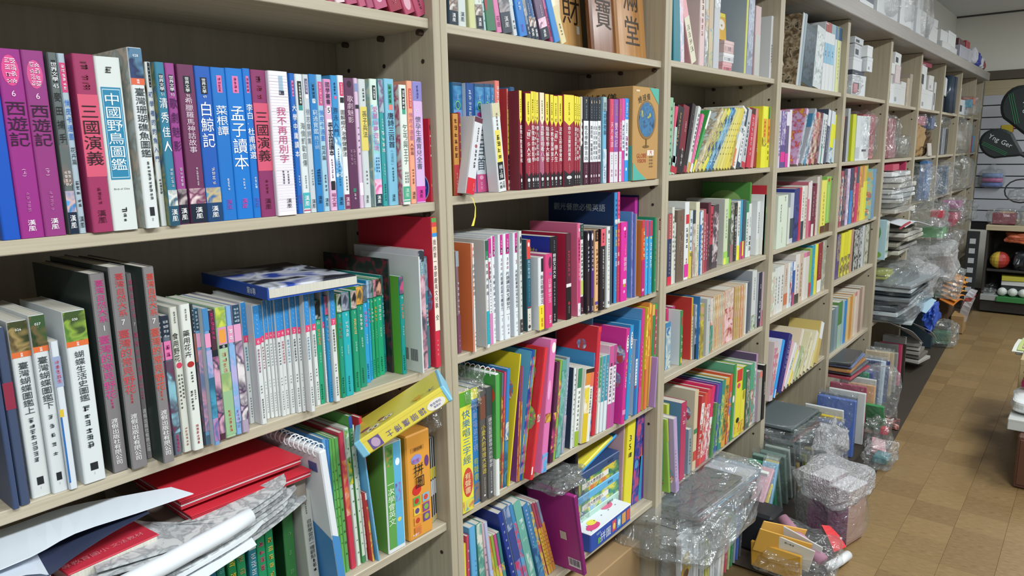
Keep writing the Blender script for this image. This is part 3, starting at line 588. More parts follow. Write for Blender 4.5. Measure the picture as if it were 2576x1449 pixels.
(0.4202,1.03,0.68,0.0142,0.19,0.15,0,'186850','','',D[8],'',8),
(0.4348,1.03,0.68,0.0145,0.19,0.15,0,'186850','','g4,.3,.8,a07858',D[8],'',9),
(0.4498,1.03,0.68,0.0144,0.19,0.15,0,'1c6c58','','g1,.1,.2,60a080|g4,.4,.8,987868',D[8],'',10),
(0.4646,1.03,0.68,0.0157,0.19,0.15,0,'187848','','g1,.15,.2,60a080|g4,.4,.8,d09038',D[8],'',11),
(0.4807,1.03,0.68,0.0156,0.19,0.15,0,'147c68','','g1,.12,.2,60a088|g4,.35,.8,a8b0a8',D[8],'',12),
(0.4968,1.03,0.68,0.015,0.19,0.15,0,'186c88','','b.0,.2,284c78|b.2,.3,1878a8|g4,.33,.8,b8c0c8,.5,1.2',D[8],'',13),
(0.5123,1.03,0.68,0.0143,0.19,0.15,0,'187860','','g2,.1,.2,60a088|g4,.3,.8,58a8a0',D[8],'',14),
(0.5306,1.03,0.68,0.0152,0.19,0.15,0,'148448','','g1,.15,.2,58b080|g4,.28,.75,d8c838,.5,1.2',D[8],'',15),
(0.5463,1.03,0.68,0.0161,0.19,0.15,0,'188850','','g1,.12,.2,58b080|g4,.28,.75,908850,.5,1.2',D[8],'',16),
(0.5678,1.03,0.68,0.015,0.19,0.15,0,'207888','','b.03,.3,c8d0cc,.1,.95|g5,.06,.28,384848|g3,.33,.55,b0c0c8,.5,1.2|b.6,1,186888',D[8],'',17),
(0.5833,1.03,0.68,0.0159,0.19,0.15,0,'188c58','','g1,.12,.2,70c098|g4,.25,.55,c84068,.5,1|e.6,.9,50b080,.2,.7',D[8],'',18),
(0.5997,1.03,0.68,0.0157,0.19,0.15,0,'148c54','','g1,.1,.18,70c098|g5,.25,.65,d0a838,.5,1',D[8],'',19),
(0.6347,1.03,0.68,0.0212,0.205,0.15,0,'286c34','103818','g4,.1,.8,589858,.5,.6',D[8],'',20),
(0.6672,1.008,0.68,0.0203,0.205,0.15,-0.0452,'b0b4ac','','g6,.08,.2,687068,.4,.4|t自我學習的一種觀點,.25,.62,484c48,.55,.9|g3,.62,.75,303430,.6,1',D[8],'',21),
(0.7303,1.03,0.68,0.0076,0.275,0.19,-0.0172,'5898d0','','g9,.2,.8,306898',D[8],'',22),
(0.7385,1.03,0.68,0.0055,0.272,0.19,-0.0184,'3880c8','','',D[8],'',23),
(0.7464,1.03,0.68,0.0049,0.27,0.19,-0.0248,'58a858','','g9,.2,.8,2c6830',D[8],'',24),
(0.7522,1.03,0.68,0.0059,0.27,0.19,-0.0257,'60a848','','g9,.2,.8,306028',D[8],'',25),
(0.7588,1.03,0.68,0.0085,0.268,0.19,-0.0267,'58a050','e0e8e0','g9,.15,.9,2c6030',D[8],'',26),
(0.7713,1.03,0.68,0.0101,0.275,0.19,-0.0339,'c83850','','p.2,.9,c83850,d87838,e0a0a0|b.6,1,c83048',D[8],'',27),
(0.7854,1.03,0.68,0.009,0.28,0.22,-0.0414,'d0dcd0','','p.0,.4,d8c838,48a050,d0e0d0|g9,.1,.95,388048,.5,.7',D[8],'',28),
(0.7978,1.03,0.68,0.0072,0.3,0.22,-0.0433,'3c8850','58a048','b.0,.08,2848a0|g9,.1,.3,d8e8d8|b.2,.95,c8d8c8|g9,.22,.9,388858,.5,.9',D[8],'',29),
(0.8072,1.03,0.68,0.0035,0.28,0.22,-0.0502,'c0d4c4','','g9,.1,.5,308050,.5,1|b.5,.9,e8e8e0|g6,.5,.9,b03040,.5,1',D[8],'',30),
(0.8136,1.02,0.68,0.0042,0.145,0.15,-0.0678,'c83030','','b.0,.1,e8e8e0|p.2,1,d86838,e0c040,d04838',D[8],'',31),
(0.8216,1.012,0.68,0.0035,0.232,0.15,-0.0917,'68b0dc','58a8d8','g4,.03,.06,a0d0f0|tABC,.12,.34,d83868,.5,1|t英文童謠,.38,.62,d84890,.5,.8|g3,.65,.75,3868a8,.6,.5|e.8,.85,d87038,.4,.7',D[8],'',32),
(0.8254,1.03,0.68,0.0077,0.29,0.22,-0.0581,'c82838','','g9,.2,.7,e8a0a0,.5,.6',D[8],'',33),
(0.2534,1.004,1.026,0.0069,0.2,0.15,0,'38486a','','',D[9],'',1),
(0.2622,1.0081,1.026,0.0111,0.2271,0.15,0,'3c4a68','','b.3,.45,902840',D[9],'',2),
(0.2784,1.0175,1.026,0.0216,0.2303,0.15,0,'d0d6d4','','p.0,.17,584828,a08850,38401c|t026,.04,.055,fff,.5,1,h|g6,.06,.07,e0e8d0,.5,.5|b.17,.2,e06830|t昆蟲,.175,.197,fff,.5,.5|t臺灣蝴蝶圖鑑上,.225,.52,303c40,.5,1.1|g8,.54,.8,505c60,.5,.55|b.885,.93,202428,.35,.7|g3,.94,.955,808888,.5,.3',D[9],'',3),
(0.3003,1.0117,1.026,0.0175,0.2347,0.15,0,'d0d6d6','','p.0,.17,203818,6a5830,305028|t027,.04,.055,fff,.5,1,h|g6,.06,.07,e0e8d0,.5,.5|b.17,.2,e06830|t昆蟲,.175,.197,fff,.5,.5|t臺灣蝴蝶圖鑑下,.225,.52,303c40,.5,1.1|g5,.54,.8,505c60,.5,.55|b.885,.93,202428,.35,.7|g3,.94,.955,808888,.5,.3',D[9],'',4),
(0.3181,1.0069,1.026,0.0097,0.1988,0.15,0,'d0d8de','','b.1,.3,90a0c0|g5,.12,.28,d07088|b.45,.5,d8b830,0,.5|b.5,.95,2868b0,0,.25',D[9],'',5),
(0.3364,1.0081,1.026,0.0269,0.2332,0.15,0,'d4dada','','p.0,.17,4c7c28,88a838,385020|t030,.04,.055,fff,.5,1,h|g6,.06,.07,e0e8d0,.5,.5|b.17,.2,e06830|t昆蟲,.175,.197,fff,.5,.5|t蝴蝶生活史圖鑑,.225,.52,303c40,.5,1.1|g6,.54,.8,505c60,.5,.55|b.885,.93,202428,.35,.7|g3,.94,.955,808888,.5,.3',D[9],'',6),
(0.375,1.0125,1.026,0.019,0.276,0.2,0,'6a6868','283430','b.0,1,7c7878,.05,.95|t臺灣自然大系,.03,.24,d83a8c,.55,1.15|t1,.25,.28,e0e0e0,.5,.6|t臺灣的常見野花,.3,.62,d83a8c,.45,1.5|g3,.62,.67,d83a8c,.45,.9|t渡假出版社有限公司,.72,.96,f0f0f0,.45,1.1',D[9],'boxed book',7),
(0.396,1.004,1.026,0.0213,0.2829,0.2,0,'807c7c','303a38','b.0,1,7c7878,.05,.95|t臺灣自然大系,.03,.24,d84048,.55,1.15|t7,.25,.28,e0e0e0,.5,.6|t臺灣的常見野花,.3,.62,d84048,.45,1.5|g3,.62,.67,d84048,.45,.9|t渡假出版社有限公司,.72,.96,f0f0f0,.45,1.1',D[9],'boxed book',8),
(0.4255,1.024,1.026,0.0068,0.2693,0.2,0,'686464','283030','b.0,1,7c7878,.05,.95|t臺灣自然大系,.03,.24,e06090,.55,1.15|t7,.25,.28,e0e0e0,.5,.6|t臺灣的常見野花,.3,.62,e06090,.45,1.5|g3,.62,.67,e06090,.45,.9|t渡假出版社有限公司,.72,.96,f0f0f0,.45,1.1',D[9],'boxed book',9),
(0.4326,0.988,1.026,0.0145,0.2794,0.21,0,'787474','2c3c36','b.0,1,7c7878,.05,.95|t臺灣自然大系,.03,.24,e04838,.55,1.15|t7,.25,.28,e0e0e0,.5,.6|t臺灣的常見野花,.3,.62,e04838,.45,1.5|g3,.62,.67,e04838,.45,.9|t渡假出版社有限公司,.72,.96,f0f0f0,.45,1.1',D[9],'boxed book',10),
(0.4474,1.004,1.026,0.0082,0.2063,0.15,0,'2a2c38','','b.0,.14,1c2838|g4,.03,.16,c8d0d8,.35,.6|g4,.03,.16,c8d0d8,.7,.6|b.18,.31,e070a8,.05,.95|g2,.2,.3,a02868,.5,1.1|p.32,.84,302838,5a2848,182030|g5,.85,.98,c83868,.5,.8',D[9],'',11),
(0.4563,1.004,1.026,0.0107,0.2065,0.15,0,'5a6474','','b.0,.14,1c2838|g4,.03,.16,c8d0d8,.35,.6|g4,.03,.16,c8d0d8,.7,.6|b.18,.31,e070a8,.05,.95|g2,.2,.3,a02868,.5,1.1|p.32,.84,6a3050,505060,80b8c8|g5,.85,.98,c83868,.5,.8',D[9],'',12),
(0.4694,1.004,1.026,0.012,0.2161,0.15,0,'d0d2c6','','g5,.03,.11,687068,.5,.5|t食用野花,.17,.37,202820,.35,1.05|e.375,.415,d83858|g9,.45,.7,303830,.3,.45|g7,.45,.63,303830,.65,.45|g6,.82,.96,b87868,.5,.5',D[9],'',13),
(0.4817,0.998,1.026,0.0149,0.2185,0.15,0,'d8dcd4','','g5,.03,.11,687068,.5,.5|t藥用花卉,.17,.36,202820,.35,1.05|e.385,.425,b02828|g4,.45,.53,303830,.5,.5|g6,.58,.72,303830,.3,.45|g5,.58,.65,303830,.65,.45|g6,.82,.96,b85858,.5,.5',D[9],'',14),
(0.5003,1.004,1.026,0.0035,0.2152,0.15,0,'2c343c','','g6,.03,.2,c0c8d0|b.2,.4,90584a|p.4,.9,5a3048,384048,684858',D[9],'',15),
(0.5041,1.004,1.026,0.0062,0.2088,0.15,0,'68a0c8','','b.0,.16,24485c|g5,.02,.15,d8e0e8|b.18,.28,e0a0c0|p.3,.9,8888b8,d898b0,7080a8|b.93,1,4a6880',D[9],'',16),
(0.5106,0.992,1.026,0.0086,0.2085,0.15,0,'6c98c8','c0c8cc','b.0,.16,3a80b8|b.18,.28,e890b8|p.3,.5,90a8d0,b0a0d0,7090c0|p.5,.8,2a7098,4098b8,286080|p.8,.97,9890c0,c078a8,5868a0',D[9],'',17),
(0.5256,1.004,1.026,0.0095,0.2013,0.15,0,'4c2838','','g6,.02,.22,d03078|b.3,.35,182028|p.35,.95,b86890,283050,d8a0b8',D[9],'',18),
(0.536,1.0041,1.026,0.0164,0.2042,0.15,0,'a0c098','','p.0,.15,c8d048,88a838,a8b890|b.155,.28,d888b8,.1,.9|b.17,.27,e89838,.2,.8|b.285,.31,181c28,.1,.9|t15,.287,.308,fff|g4,.34,.5,d89870,.5,.9|p.5,.64,283828,b8c880,88a868|b.64,.98,90b888|g6,.78,.96,d05840,.5,.6',D[9],'',19),
(0.553,1.0041,1.026,0.0094,0.2031,0.15,0,'78a8d8','','b.15,.28,e090b8|g2,.17,.27,fff|p.3,.9,88b0e0,78a8d8,b0a8d8|g5,.8,.95,9098c8',D[9],'',20),
(0.5633,1.0041,1.026,0.0119,0.2033,0.15,0,'a898b0','','b.0,.15,204058|g4,.02,.14,c0d0e0,.35,.6|g4,.02,.14,c0d0e0,.7,.6|b.15,.28,e098c0|p.28,.9,c8a8c0,403050,e0d8d8',D[9],'',21),
(0.5918,1.0289,1.026,0.0082,0.1992,0.15,0,'d4d8d6','','b.0,.27,2a88d0|g6,.03,.25,8cc4ec,.5,.5|b.27,.325,e04070|t1,.28,.315,ffd0d8,.5,.6|g8,.36,.56,48a8c8,.4,.85|g3,.66,.74,586060,.4,.5|g8,.78,.95,586060,.45,.55',D[9],'',22),
(0.6006,1.0101,1.026,0.01,0.1948,0.15,0,'d4d8d6','','b.0,.27,2a88d0|g6,.03,.25,8cc4ec,.5,.5|b.27,.325,e04070|t6,.28,.315,ffd0d8,.5,.6|g8,.36,.56,b878a0,.4,.85|g3,.66,.74,586060,.4,.5|g8,.78,.95,586060,.45,.55',D[9],'',23),
(0.6206,1.0268,1.026,0.0058,0.1912,0.15,0,'d4d8d6','','b.0,.27,2a88d0|g6,.03,.25,8cc4ec,.5,.5|b.27,.325,e04070|t2,.28,.315,ffd0d8,.5,.6|g8,.36,.56,c04868,.4,.85|g3,.66,.74,586060,.4,.5|g8,.78,.95,586060,.45,.55',D[9],'',24),
(0.6272,1.0249,1.026,0.0059,0.1968,0.15,0,'d4d8d6','','b.0,.27,2a88d0|g6,.03,.25,8cc4ec,.5,.5|b.27,.325,e04070|t3,.28,.315,ffd0d8,.5,.6|g8,.36,.56,485868,.4,.85|g3,.66,.74,586060,.4,.5|g8,.78,.95,586060,.45,.55',D[9],'',25),
(0.6335,1.023,1.026,0.0057,0.1971,0.15,0,'d4d8d6','','b.0,.27,2a88d0|g6,.03,.25,8cc4ec,.5,.5|b.27,.325,e04070|t4,.28,.315,ffd0d8,.5,.6|g8,.36,.56,98a0a8,.4,.85|g3,.66,.74,586060,.4,.5|g8,.78,.95,586060,.45,.55',D[9],'',26),
(0.6395,1.0212,1.026,0.0035,0.1969,0.15,0,'d4d8d6','','b.0,.27,2a88d0|g6,.03,.25,8cc4ec,.5,.5|b.27,.325,e04070|t5,.28,.315,ffd0d8,.5,.6|g8,.36,.56,b05070,.4,.85|g3,.66,.74,586060,.4,.5|g8,.78,.95,586060,.45,.55',D[9],'',27),
(0.6433,1.0166,1.026,0.0072,0.1977,0.15,0,'d4d8d6','','b.0,.27,2a88d0|g6,.03,.25,8cc4ec,.5,.5|b.27,.325,e04070|t7,.28,.315,ffd0d8,.5,.6|g8,.36,.56,485058,.4,.85|g3,.66,.74,586060,.4,.5|g8,.78,.95,586060,.45,.55',D[9],'',28),
(0.6508,1.0178,1.026,0.0077,0.1983,0.15,0,'d4d8d6','','b.0,.27,2a88d0|g6,.03,.25,8cc4ec,.5,.5|b.27,.325,e04070|t8,.28,.315,ffd0d8,.5,.6|g8,.36,.56,d06878,.4,.85|g3,.66,.74,586060,.4,.5|g8,.78,.95,586060,.45,.55',D[9],'',29),
(0.6588,1.0144,1.026,0.008,0.1994,0.15,0,'d4d8d6','','b.0,.27,2a88d0|g6,.03,.25,8cc4ec,.5,.5|b.27,.325,e04070|t9,.28,.315,ffd0d8,.5,.6|g8,.36,.56,88b0d0,.4,.85|g3,.66,.74,586060,.4,.5|g8,.78,.95,586060,.45,.55',D[9],'',30),
(0.6672,1.0096,1.026,0.009,0.2011,0.15,0,'d4d8d6','','b.0,.27,2a88d0|g6,.03,.25,8cc4ec,.5,.5|b.27,.325,e04070|t2,.28,.315,ffd0d8,.5,.6|g8,.36,.56,484858,.4,.85|g3,.66,.74,586060,.4,.5|g8,.78,.95,586060,.45,.55',D[9],'',31),
(0.6765,1.007,1.026,0.0056,0.1995,0.15,0,'d4d8d6','','b.0,.27,2a88d0|g6,.03,.25,8cc4ec,.5,.5|b.27,.325,e04070|t4,.28,.315,ffd0d8,.5,.6|g8,.36,.56,606878,.4,.85|g3,.66,.74,586060,.4,.5|g8,.78,.95,586060,.45,.55',D[9],'',32),
(0.6835,0.9951,1.026,0.0092,0.2039,0.15,0,'d4d8d6','','b.0,.27,2a88d0|g6,.03,.25,8cc4ec,.5,.5|b.27,.325,e04070|t3,.28,.315,ffd0d8,.5,.6|g8,.36,.56,70a0c8,.4,.85|g3,.66,.74,586060,.4,.5|g8,.78,.95,586060,.45,.55',D[9],'',33),
(0.7076,1.0124,1.026,0.009,0.1972,0.15,0,'d4d8d6','','b.0,.27,2a88d0|g6,.03,.25,8cc4ec,.5,.5|b.27,.325,e04070|t4,.28,.315,ffd0d8,.5,.6|g8,.36,.56,708088,.4,.85|g3,.66,.74,586060,.4,.5|g8,.78,.95,586060,.45,.55',D[9],'',34),
(0.7169,1.0145,1.026,0.011,0.1819,0.15,0,'1ca070','','p.0,.175,101814,101814,c8d0c8|b.175,.185,0c5040|t22,.2,.225,c8f0d8,.5,.5|g4,.27,.43,e09860,.5,1.15|g4,.5,.6,a8e0d0,.5,.5|g7,.8,.96,0c5848,.4,.6',D[9],'',35),
(0.7299,1.013,1.026,0.0035,0.1966,0.15,0,'d4d8d6','','b.0,.27,2a88d0|g6,.03,.25,8cc4ec,.5,.5|b.27,.325,e04070|t5,.28,.315,ffd0d8,.5,.6|g8,.36,.56,70b0a8,.4,.85|g3,.66,.74,586060,.4,.5|g8,.78,.95,586060,.45,.55',D[9],'',36),
(0.7337,1.009,1.026,0.0063,0.1878,0.15,0,'2088c0','','p.0,.175,305060,d84878,405868|b.175,.185,0c5040|t6,.2,.225,c8f0d8,.5,.5|g4,.27,.43,a0b0c8,.5,1.15|g4,.5,.6,a8e0d0,.5,.5|g7,.8,.96,0c5848,.4,.6',D[9],'',37),
(0.7403,1.003,1.026,0.0104,0.2027,0.15,0,'d4d8d6','','b.0,.27,2a88d0|g6,.03,.25,8cc4ec,.5,.5|b.27,.325,e04070|t7,.28,.315,ffd0d8,.5,.6|g8,.36,.56,484848,.4,.85|g3,.66,.74,586060,.4,.5|g8,.78,.95,586060,.45,.55',D[9],'',38),
(0.7594,1.0103,1.026,0.0102,0.1871,0.15,0,'149070','78b840','p.0,.175,101c14,c8d0b8,284028|b.175,.185,0c5040|t7,.2,.225,c8f0d8,.5,.5|g4,.27,.43,7a8068,.5,1.15|g4,.5,.6,a8e0d0,.5,.5|g7,.8,.96,0c5848,.4,.6',D[9],'',39),
(0.7699,1.0103,1.026,0.0169,0.1879,0.15,0,'1aa8b0','','p.0,.175,404860,a0a8b8,303850|b.175,.185,0c5040|t8,.2,.225,c8f0d8,.5,.5|g4,.27,.43,d0e0e8,.5,1.15|g4,.5,.6,a8e0d0,.5,.5|g7,.8,.96,0c5848,.4,.6',D[9],'',40),
(0.795,1.0165,1.026,0.0126,0.1861,0.15,0,'14946c','','p.0,.175,181418,c8b0a8,481c28|b.175,.185,0c5040|t3,.2,.225,c8f0d8,.5,.5|g4,.27,.43,e0b868,.5,1.15|g4,.5,.6,a8e0d0,.5,.5|g7,.8,.96,0c5848,.4,.6',D[9],'',41),
(0.8163,1.0278,1.026,0.016,0.1891,0.15,0,'108868','80b848','p.0,.175,584c30,e0a038,384040|b.175,.185,0c5040|t2,.2,.225,c8f0d8,.5,.5|g4,.27,.43,e0e8e0,.5,1.15|g4,.5,.6,a8e0d0,.5,.5|g7,.8,.96,0c5848,.4,.6',D[9],'',42),
(0.8401,1.0401,1.026,0.0116,0.1883,0.15,0,'2098d0','','p.0,.175,586878,404858,8090a0|b.175,.185,0c5040|t5,.2,.225,c8f0d8,.5,.5|g4,.27,.43,d878b8,.5,1.15|g4,.5,.6,a8e0d0,.5,.5|g7,.8,.96,0c5848,.4,.6',D[9],'',43),
(0.858,1.0484,1.026,0.0059,0.1927,0.15,0,'1c98c8','','p.0,.175,7888a0,98b0d0,506880|b.175,.185,0c5040|t9,.2,.225,c8f0d8,.5,.5|g4,.27,.43,e06890,.5,1.15|g4,.5,.6,a8e0d0,.5,.5|g7,.8,.96,0c5848,.4,.6',D[9],'',44),
(0.8667,1.0507,1.026,0.0069,0.1911,0.15,0,'189c70','','p.0,.175,384048,8090a0,283038|b.175,.185,0c5040|t11,.2,.225,c8f0d8,.5,.5|g4,.27,.43,b8e0d0,.5,1.15|g4,.5,.6,a8e0d0,.5,.5|g7,.8,.96,0c5848,.4,.6',D[9],'',45),
(0.8774,1.0536,1.026,0.0073,0.1912,0.15,0,'14985c','','p.0,.175,604850,c87890,404040|b.175,.185,0c5040|t10,.2,.225,c8f0d8,.5,.5|g4,.27,.43,e0a830,.5,1.15|g4,.5,.6,a8e0d0,.5,.5|g7,.8,.96,0c5848,.4,.6',D[9],'',46),
(0.887,1.0567,1.026,0.014,0.1907,0.15,0,'14a070','','p.0,.175,d89880,382020,202820|b.175,.185,0c5040|t14,.2,.225,c8f0d8,.5,.5|g4,.27,.43,c8e8d8,.5,1.15|g4,.5,.6,a8e0d0,.5,.5|g7,.8,.96,0c5848,.4,.6',D[9],'',47),
(0.9052,1.0649,1.026,0.0078,0.1933,0.15,0,'148c8c','','p.0,.175,304848,306060,284850|b.175,.185,0c5040|t13,.2,.225,c8f0d8,.5,.5|g4,.27,.43,90c8d0,.5,1.15|g4,.5,.6,a8e0d0,.5,.5|g7,.8,.96,0c5848,.4,.6',D[9],'',48),
(0.9181,1.0254,1.026,0.0111,0.1931,0.15,0,'0e9088','58a830','p.0,.175,c84878,385068,604050|b.175,.185,0c5040|t15,.2,.225,c8f0d8,.5,.5|g4,.27,.43,e09060,.5,1.15|g4,.5,.6,a8e0d0,.5,.5|g7,.8,.96,0c5848,.4,.6',D[9],'',49),
(0.9463,0.9989,1.026,0.0035,0.23,0.17,0,'d8dcdc','d4dadb','',D[9],'slim book with barcode',50),
(0.9501,1.0188,1.026,0.0054,0.1872,0.15,0,'149898','','p.0,.175,a84070,283848,485060|b.175,.185,0c5040|t16,.2,.225,c8f0d8,.5,.5|g4,.27,.43,c8b080,.5,1.15|g4,.5,.6,a8e0d0,.5,.5|g7,.8,.96,0c5848,.4,.6',D[9],'',51),
(0.9558,1.0101,1.026,0.0159,0.24,0.19,0,'c8a8b0','d8d8dc','p.0,.1,384858,a0b8c8,283038|b.1,.2,7090a8|g4,.1,.22,b0d8c8|p.2,.98,d0a8b4,b88090,484858',D[9],'',52),
(0.9734,1.0148,1.026,0.0103,0.225,0.15,0,'2a7888','a8b8c0','p.0,.3,587080,8098a8,406070|g5,.42,.62,d0d8d8|p.62,.98,307080,506878,188078',D[9],'',53),
(0.9894,1.0048,1.026,0.0136,0.3,0.22,0,'d82840','','b.0,.03,50a048|b.03,.06,d8403c|b.06,.1,e89030|b.1,.125,3090d8|b.125,.75,e8dcc8|t我的第一本節慶英文兒歌,.14,.6,602848,.45,.95|t全,.64,.68,404040|g4,.8,.93,e8a8a0,.4,.5',D[9],'hardback picture book',54),
(0.9143,1.05,1.026,0.0035,0.225,0.2,0,'2a3430','p:1c2420,24302a,7a2030,2c2420','',D[10],'dark flower-covered book',1),
(3.8873,1.03,1.369,0.0382,0.22,0.15,0,'383438','','',D[11],'',1),
(3.9327,1.03,1.369,0.0346,0.26,0.19,0,'a8b0b0','','',D[11],'plastic wrapped folder',2),
(4.0255,1.03,1.369,0.0588,0.235,0.15,0,'c8d020','','',D[11],'plastic wrapped folder',3),
(4.102,1.03,1.369,0.0726,0.23,0.15,0,'d0d8d8','c8d0d0','b.7,.95,b8c0c0',D[11],'box file',4),
(4.1825,1.03,1.369,0.1828,0.23,0.15,0,'d8dce0','','p.0,.7,d8e0e0,b8c0c8,e8ecec|b.7,.95,e0e4e4,0,.9|b.75,.8,404048,.2,.7|g4,.82,.92,505058',D[11],'white box file',5),
(2.9256,1.02,1.366,0.023,0.222,0.15,0,'c8c0d8','','g9,.2,.8,8880a0',D[12],'',1),
(2.9517,1.02,1.366,0.0526,0.2204,0.15,0,'584888','','p.0,.6,a898c0,584898,d0c0d8|b.72,.9,e0288c',D[12],'',2),
(3.0074,1.02,1.366,0.0369,0.2198,0.15,0,'605078','','b.0,.25,e0d8e8|b.75,1,d838a0',D[12],'',3),
(3.0461,1.02,1.366,0.026,0.228,0.15,0,'e0d8dc','d8a8d0','',D[12],'',4),
(3.1544,1.02,1.3753,0.0224,0.2549,0.19,0.4254,'d8b0d0','p:d8b4d4,c8a4cc,d04860,e0b040','p.1,.9,90a8b0,c8c8d0,587888',D[12],'',5),
(3.2185,1.0206,1.3778,0.021,0.2823,0.22,0.5982,'a8b0b8','','p.1,.9,a8b0b8,d8dce0,708090',D[12],'',6),
(3.2522,1.0212,1.377,0.0264,0.2332,0.15,0.4295,'4888b0','','p.1,.9,5890b0,98b8c8,386888',D[12],'',7),
(3.2865,1.0218,1.3765,0.0309,0.2259,0.15,0.3478,'c8b8b8','','p.1,.9,c8b8b8,804048,d8d0d0',D[12],'',8),
(3.3246,1.0224,1.376,0.0318,0.2329,0.15,0.3196,'a83848','','p.1,.9,b04858,d8c8b8,603038',D[12],'',9),
(3.3634,1.023,1.3754,0.0327,0.2317,0.15,0.2905,'c89878','','p.1,.9,c89878,a04848,d8c8a8',D[12],'',10),
(3.4029,1.0236,1.3752,0.0406,0.2287,0.15,0.2293,'6c2838','','p.1,.9,783040,a87878,401c28',D[12],'',11),
(3.4679,1.0242,1.3722,0.0316,0.226,0.15,0.1973,'c8ccd0','','b.6,1,288868,.6,1|g9,.1,.7,688',D[12],'',12),
(3.5057,1.0248,1.3713,0.0323,0.2227,0.15,0.1644,'d0d4d4','','g9,.1,.7,405058',D[12],'',13),
(3.5441,1.0254,1.3726,0.0402,0.2457,0.19,0.1638,'404860','','b.0,.3,d8dce0|g9,.35,.8,c8c8d0',D[12],'',14),
(3.6171,1.026,1.3729,0.0533,0.2382,0.15,0.1289,'d0d8e0','','b.25,.7,e0e020|p.7,1,98b8d0,d8e0e8,5888a8',D[12],'',15),
(3.6769,1.0266,1.3715,0.0429,0.2231,0.15,0.1274,'e4e428','','b.5,1,c8d8e0',D[12],'',16),
(3.7303,1.0272,1.3693,0.036,0.2262,0.15,0.0914,'8898a8','','p.0,1,98a8b0,d0d4d8,687888',D[12],'',17),
(3.7767,1.0278,1.3693,0.0367,0.2274,0.15,0.09,'d8c850','','b.0,.6,98a8b0|p.6,1,d88838,d8c848,b04838',D[12],'',18),
(3.82,1.0284,1.368,0.0375,0.2248,0.15,0.053,'c8c0b0','','b.0,.25,c85848|b.6,1,e0d848',D[12],'',19),
(1.0681,1.014,1.3635,0.0149,0.1609,0.028,0,'c07830','8a4420','b.0,.62,c88838|g6,.05,.55,603010,.5,1|b.62,1,b83038|g5,.72,.92,d89878,.5,.7',D[13],'',1),
(1.0741,0.99,1.3688,0.0243,0.155,0.048,0.2197,'d8d8da','','b.0,.07,602838|b.07,.79,d4d6da|g6,.13,.32,404048,.6,.6|e.35,.4,a05058,.4,.7|g5,.42,.66,404048,.6,.55|b.79,1,d82030|g4,.85,.95,f0a0a0,.8,.3',D[13],'',2),
(1.0835,1.014,1.3635,0.0082,0.163,0.028,0,'8a2430','701828','g5,.1,.6,d8a030,.5,1.1',D[13],'',3),
(1.2014,1.01,1.3635,0.026,0.185,0.03,-0.1078,'dce2e2','','b.0,.15,d0c8a0|g5,.1,.3,605838,.5,.8|b.3,.66,e8d850,.15,.75|g4,.35,.63,585028,.45,1|b.66,.865,14181c,.12,.8|t楊上偉,.69,.85,e8e8e8,.45,1|t大書,.88,.965,283030,.3,.8|t正局,.88,.965,283030,.68,.8',D[13],'',4),
(1.2795,1.014,1.3635,0.0088,0.216,0.15,0,'9c2438','7a2838','b.0,.28,e8d830|w.28,.335,e8d830|g6,.08,.22,484020,.5,.55|t1,.245,.28,584820,.5,.7|t紫微斗數星盤導航,.34,0.72,f8f0f0,.5,1.35|g4,.75,.84,d89098,.5,.3|v.82,.865,201c20|b.865,1,201c20|e.88,.92,d8d8d8,.25,.75|g2,.93,.98,c8c8c8,.5,.5',D[13],'',5),
(1.3019,1.014,1.3635,0.0187,0.2113,0.15,0,'9c2438','682030','b.0,.28,e8d830|w.28,.335,e8d830|g6,.08,.22,484020,.5,.55|t2,.245,.28,584820,.5,.7|t「瞎」多人不懂,.34,0.72,f8f0f0,.5,1.35|g4,.75,.84,d89098,.5,.3|v.82,.865,201c20|b.865,1,201c20|e.88,.92,d8d8d8,.25,.75|g2,.93,.98,c8c8c8,.5,.5',D[13],'',6),
(1.3213,1.014,1.3635,0.0122,0.2164,0.15,0,'9c2438','','b.0,.28,e8d830|w.28,.335,e8d830|g6,.08,.22,484020,.5,.55|t3,.245,.28,584820,.5,.7|t紫微論命輕鬆學,.34,0.72,f8f0f0,.5,1.35|g4,.75,.84,d89098,.5,.3|v.82,.865,201c20|b.865,1,201c20|e.88,.92,d8d8d8,.25,.75|g2,.93,.98,c8c8c8,.5,.5',D[13],'',7),
(1.3339,1.014,1.3635,0.0052,0.2163,0.15,0,'9c2438','','b.0,.28,e8d830|w.28,.335,e8d830|g6,.08,.22,484020,.5,.55|t4,.245,.28,584820,.5,.7|t風水輕鬆聊大師,.34,0.72,f8f0f0,.5,1.35|g4,.75,.84,d89098,.5,.3|v.82,.865,201c20|b.865,1,201c20|e.88,.92,d8d8d8,.25,.75|g2,.93,.98,c8c8c8,.5,.5',D[13],'',8),
(1.3393,1.014,1.3635,0.0101,0.2154,0.15,0,'9c2438','','b.0,.28,e8d830|w.28,.335,e8d830|g6,.08,.22,484020,.5,.55|t6,.245,.28,584820,.5,.7|t學八字紅這本,.34,0.72,f8f0f0,.5,1.35|g4,.75,.84,d89098,.5,.3|v.82,.865,201c20|b.865,1,201c20|e.88,.92,d8d8d8,.25,.75|g2,.93,.98,c8c8c8,.5,.5',D[13],'',9),
(1.3541,1.014,1.3635,0.0173,0.2153,0.15,0,'b05a78','b08898','b.0,.28,e8e0b8|w.28,.335,e8e0b8|g6,.08,.22,484020,.5,.55|t7,.245,.28,584820,.5,.7|t直斷面相看八字,.34,0.72,f8f0f0,.5,1.35|g4,.75,.84,d89098,.5,.3|v.82,.865,201c20|b.865,1,201c20|e.88,.92,d8d8d8,.25,.75|g2,.93,.98,c8c8c8,.5,.5',D[13],'',10),
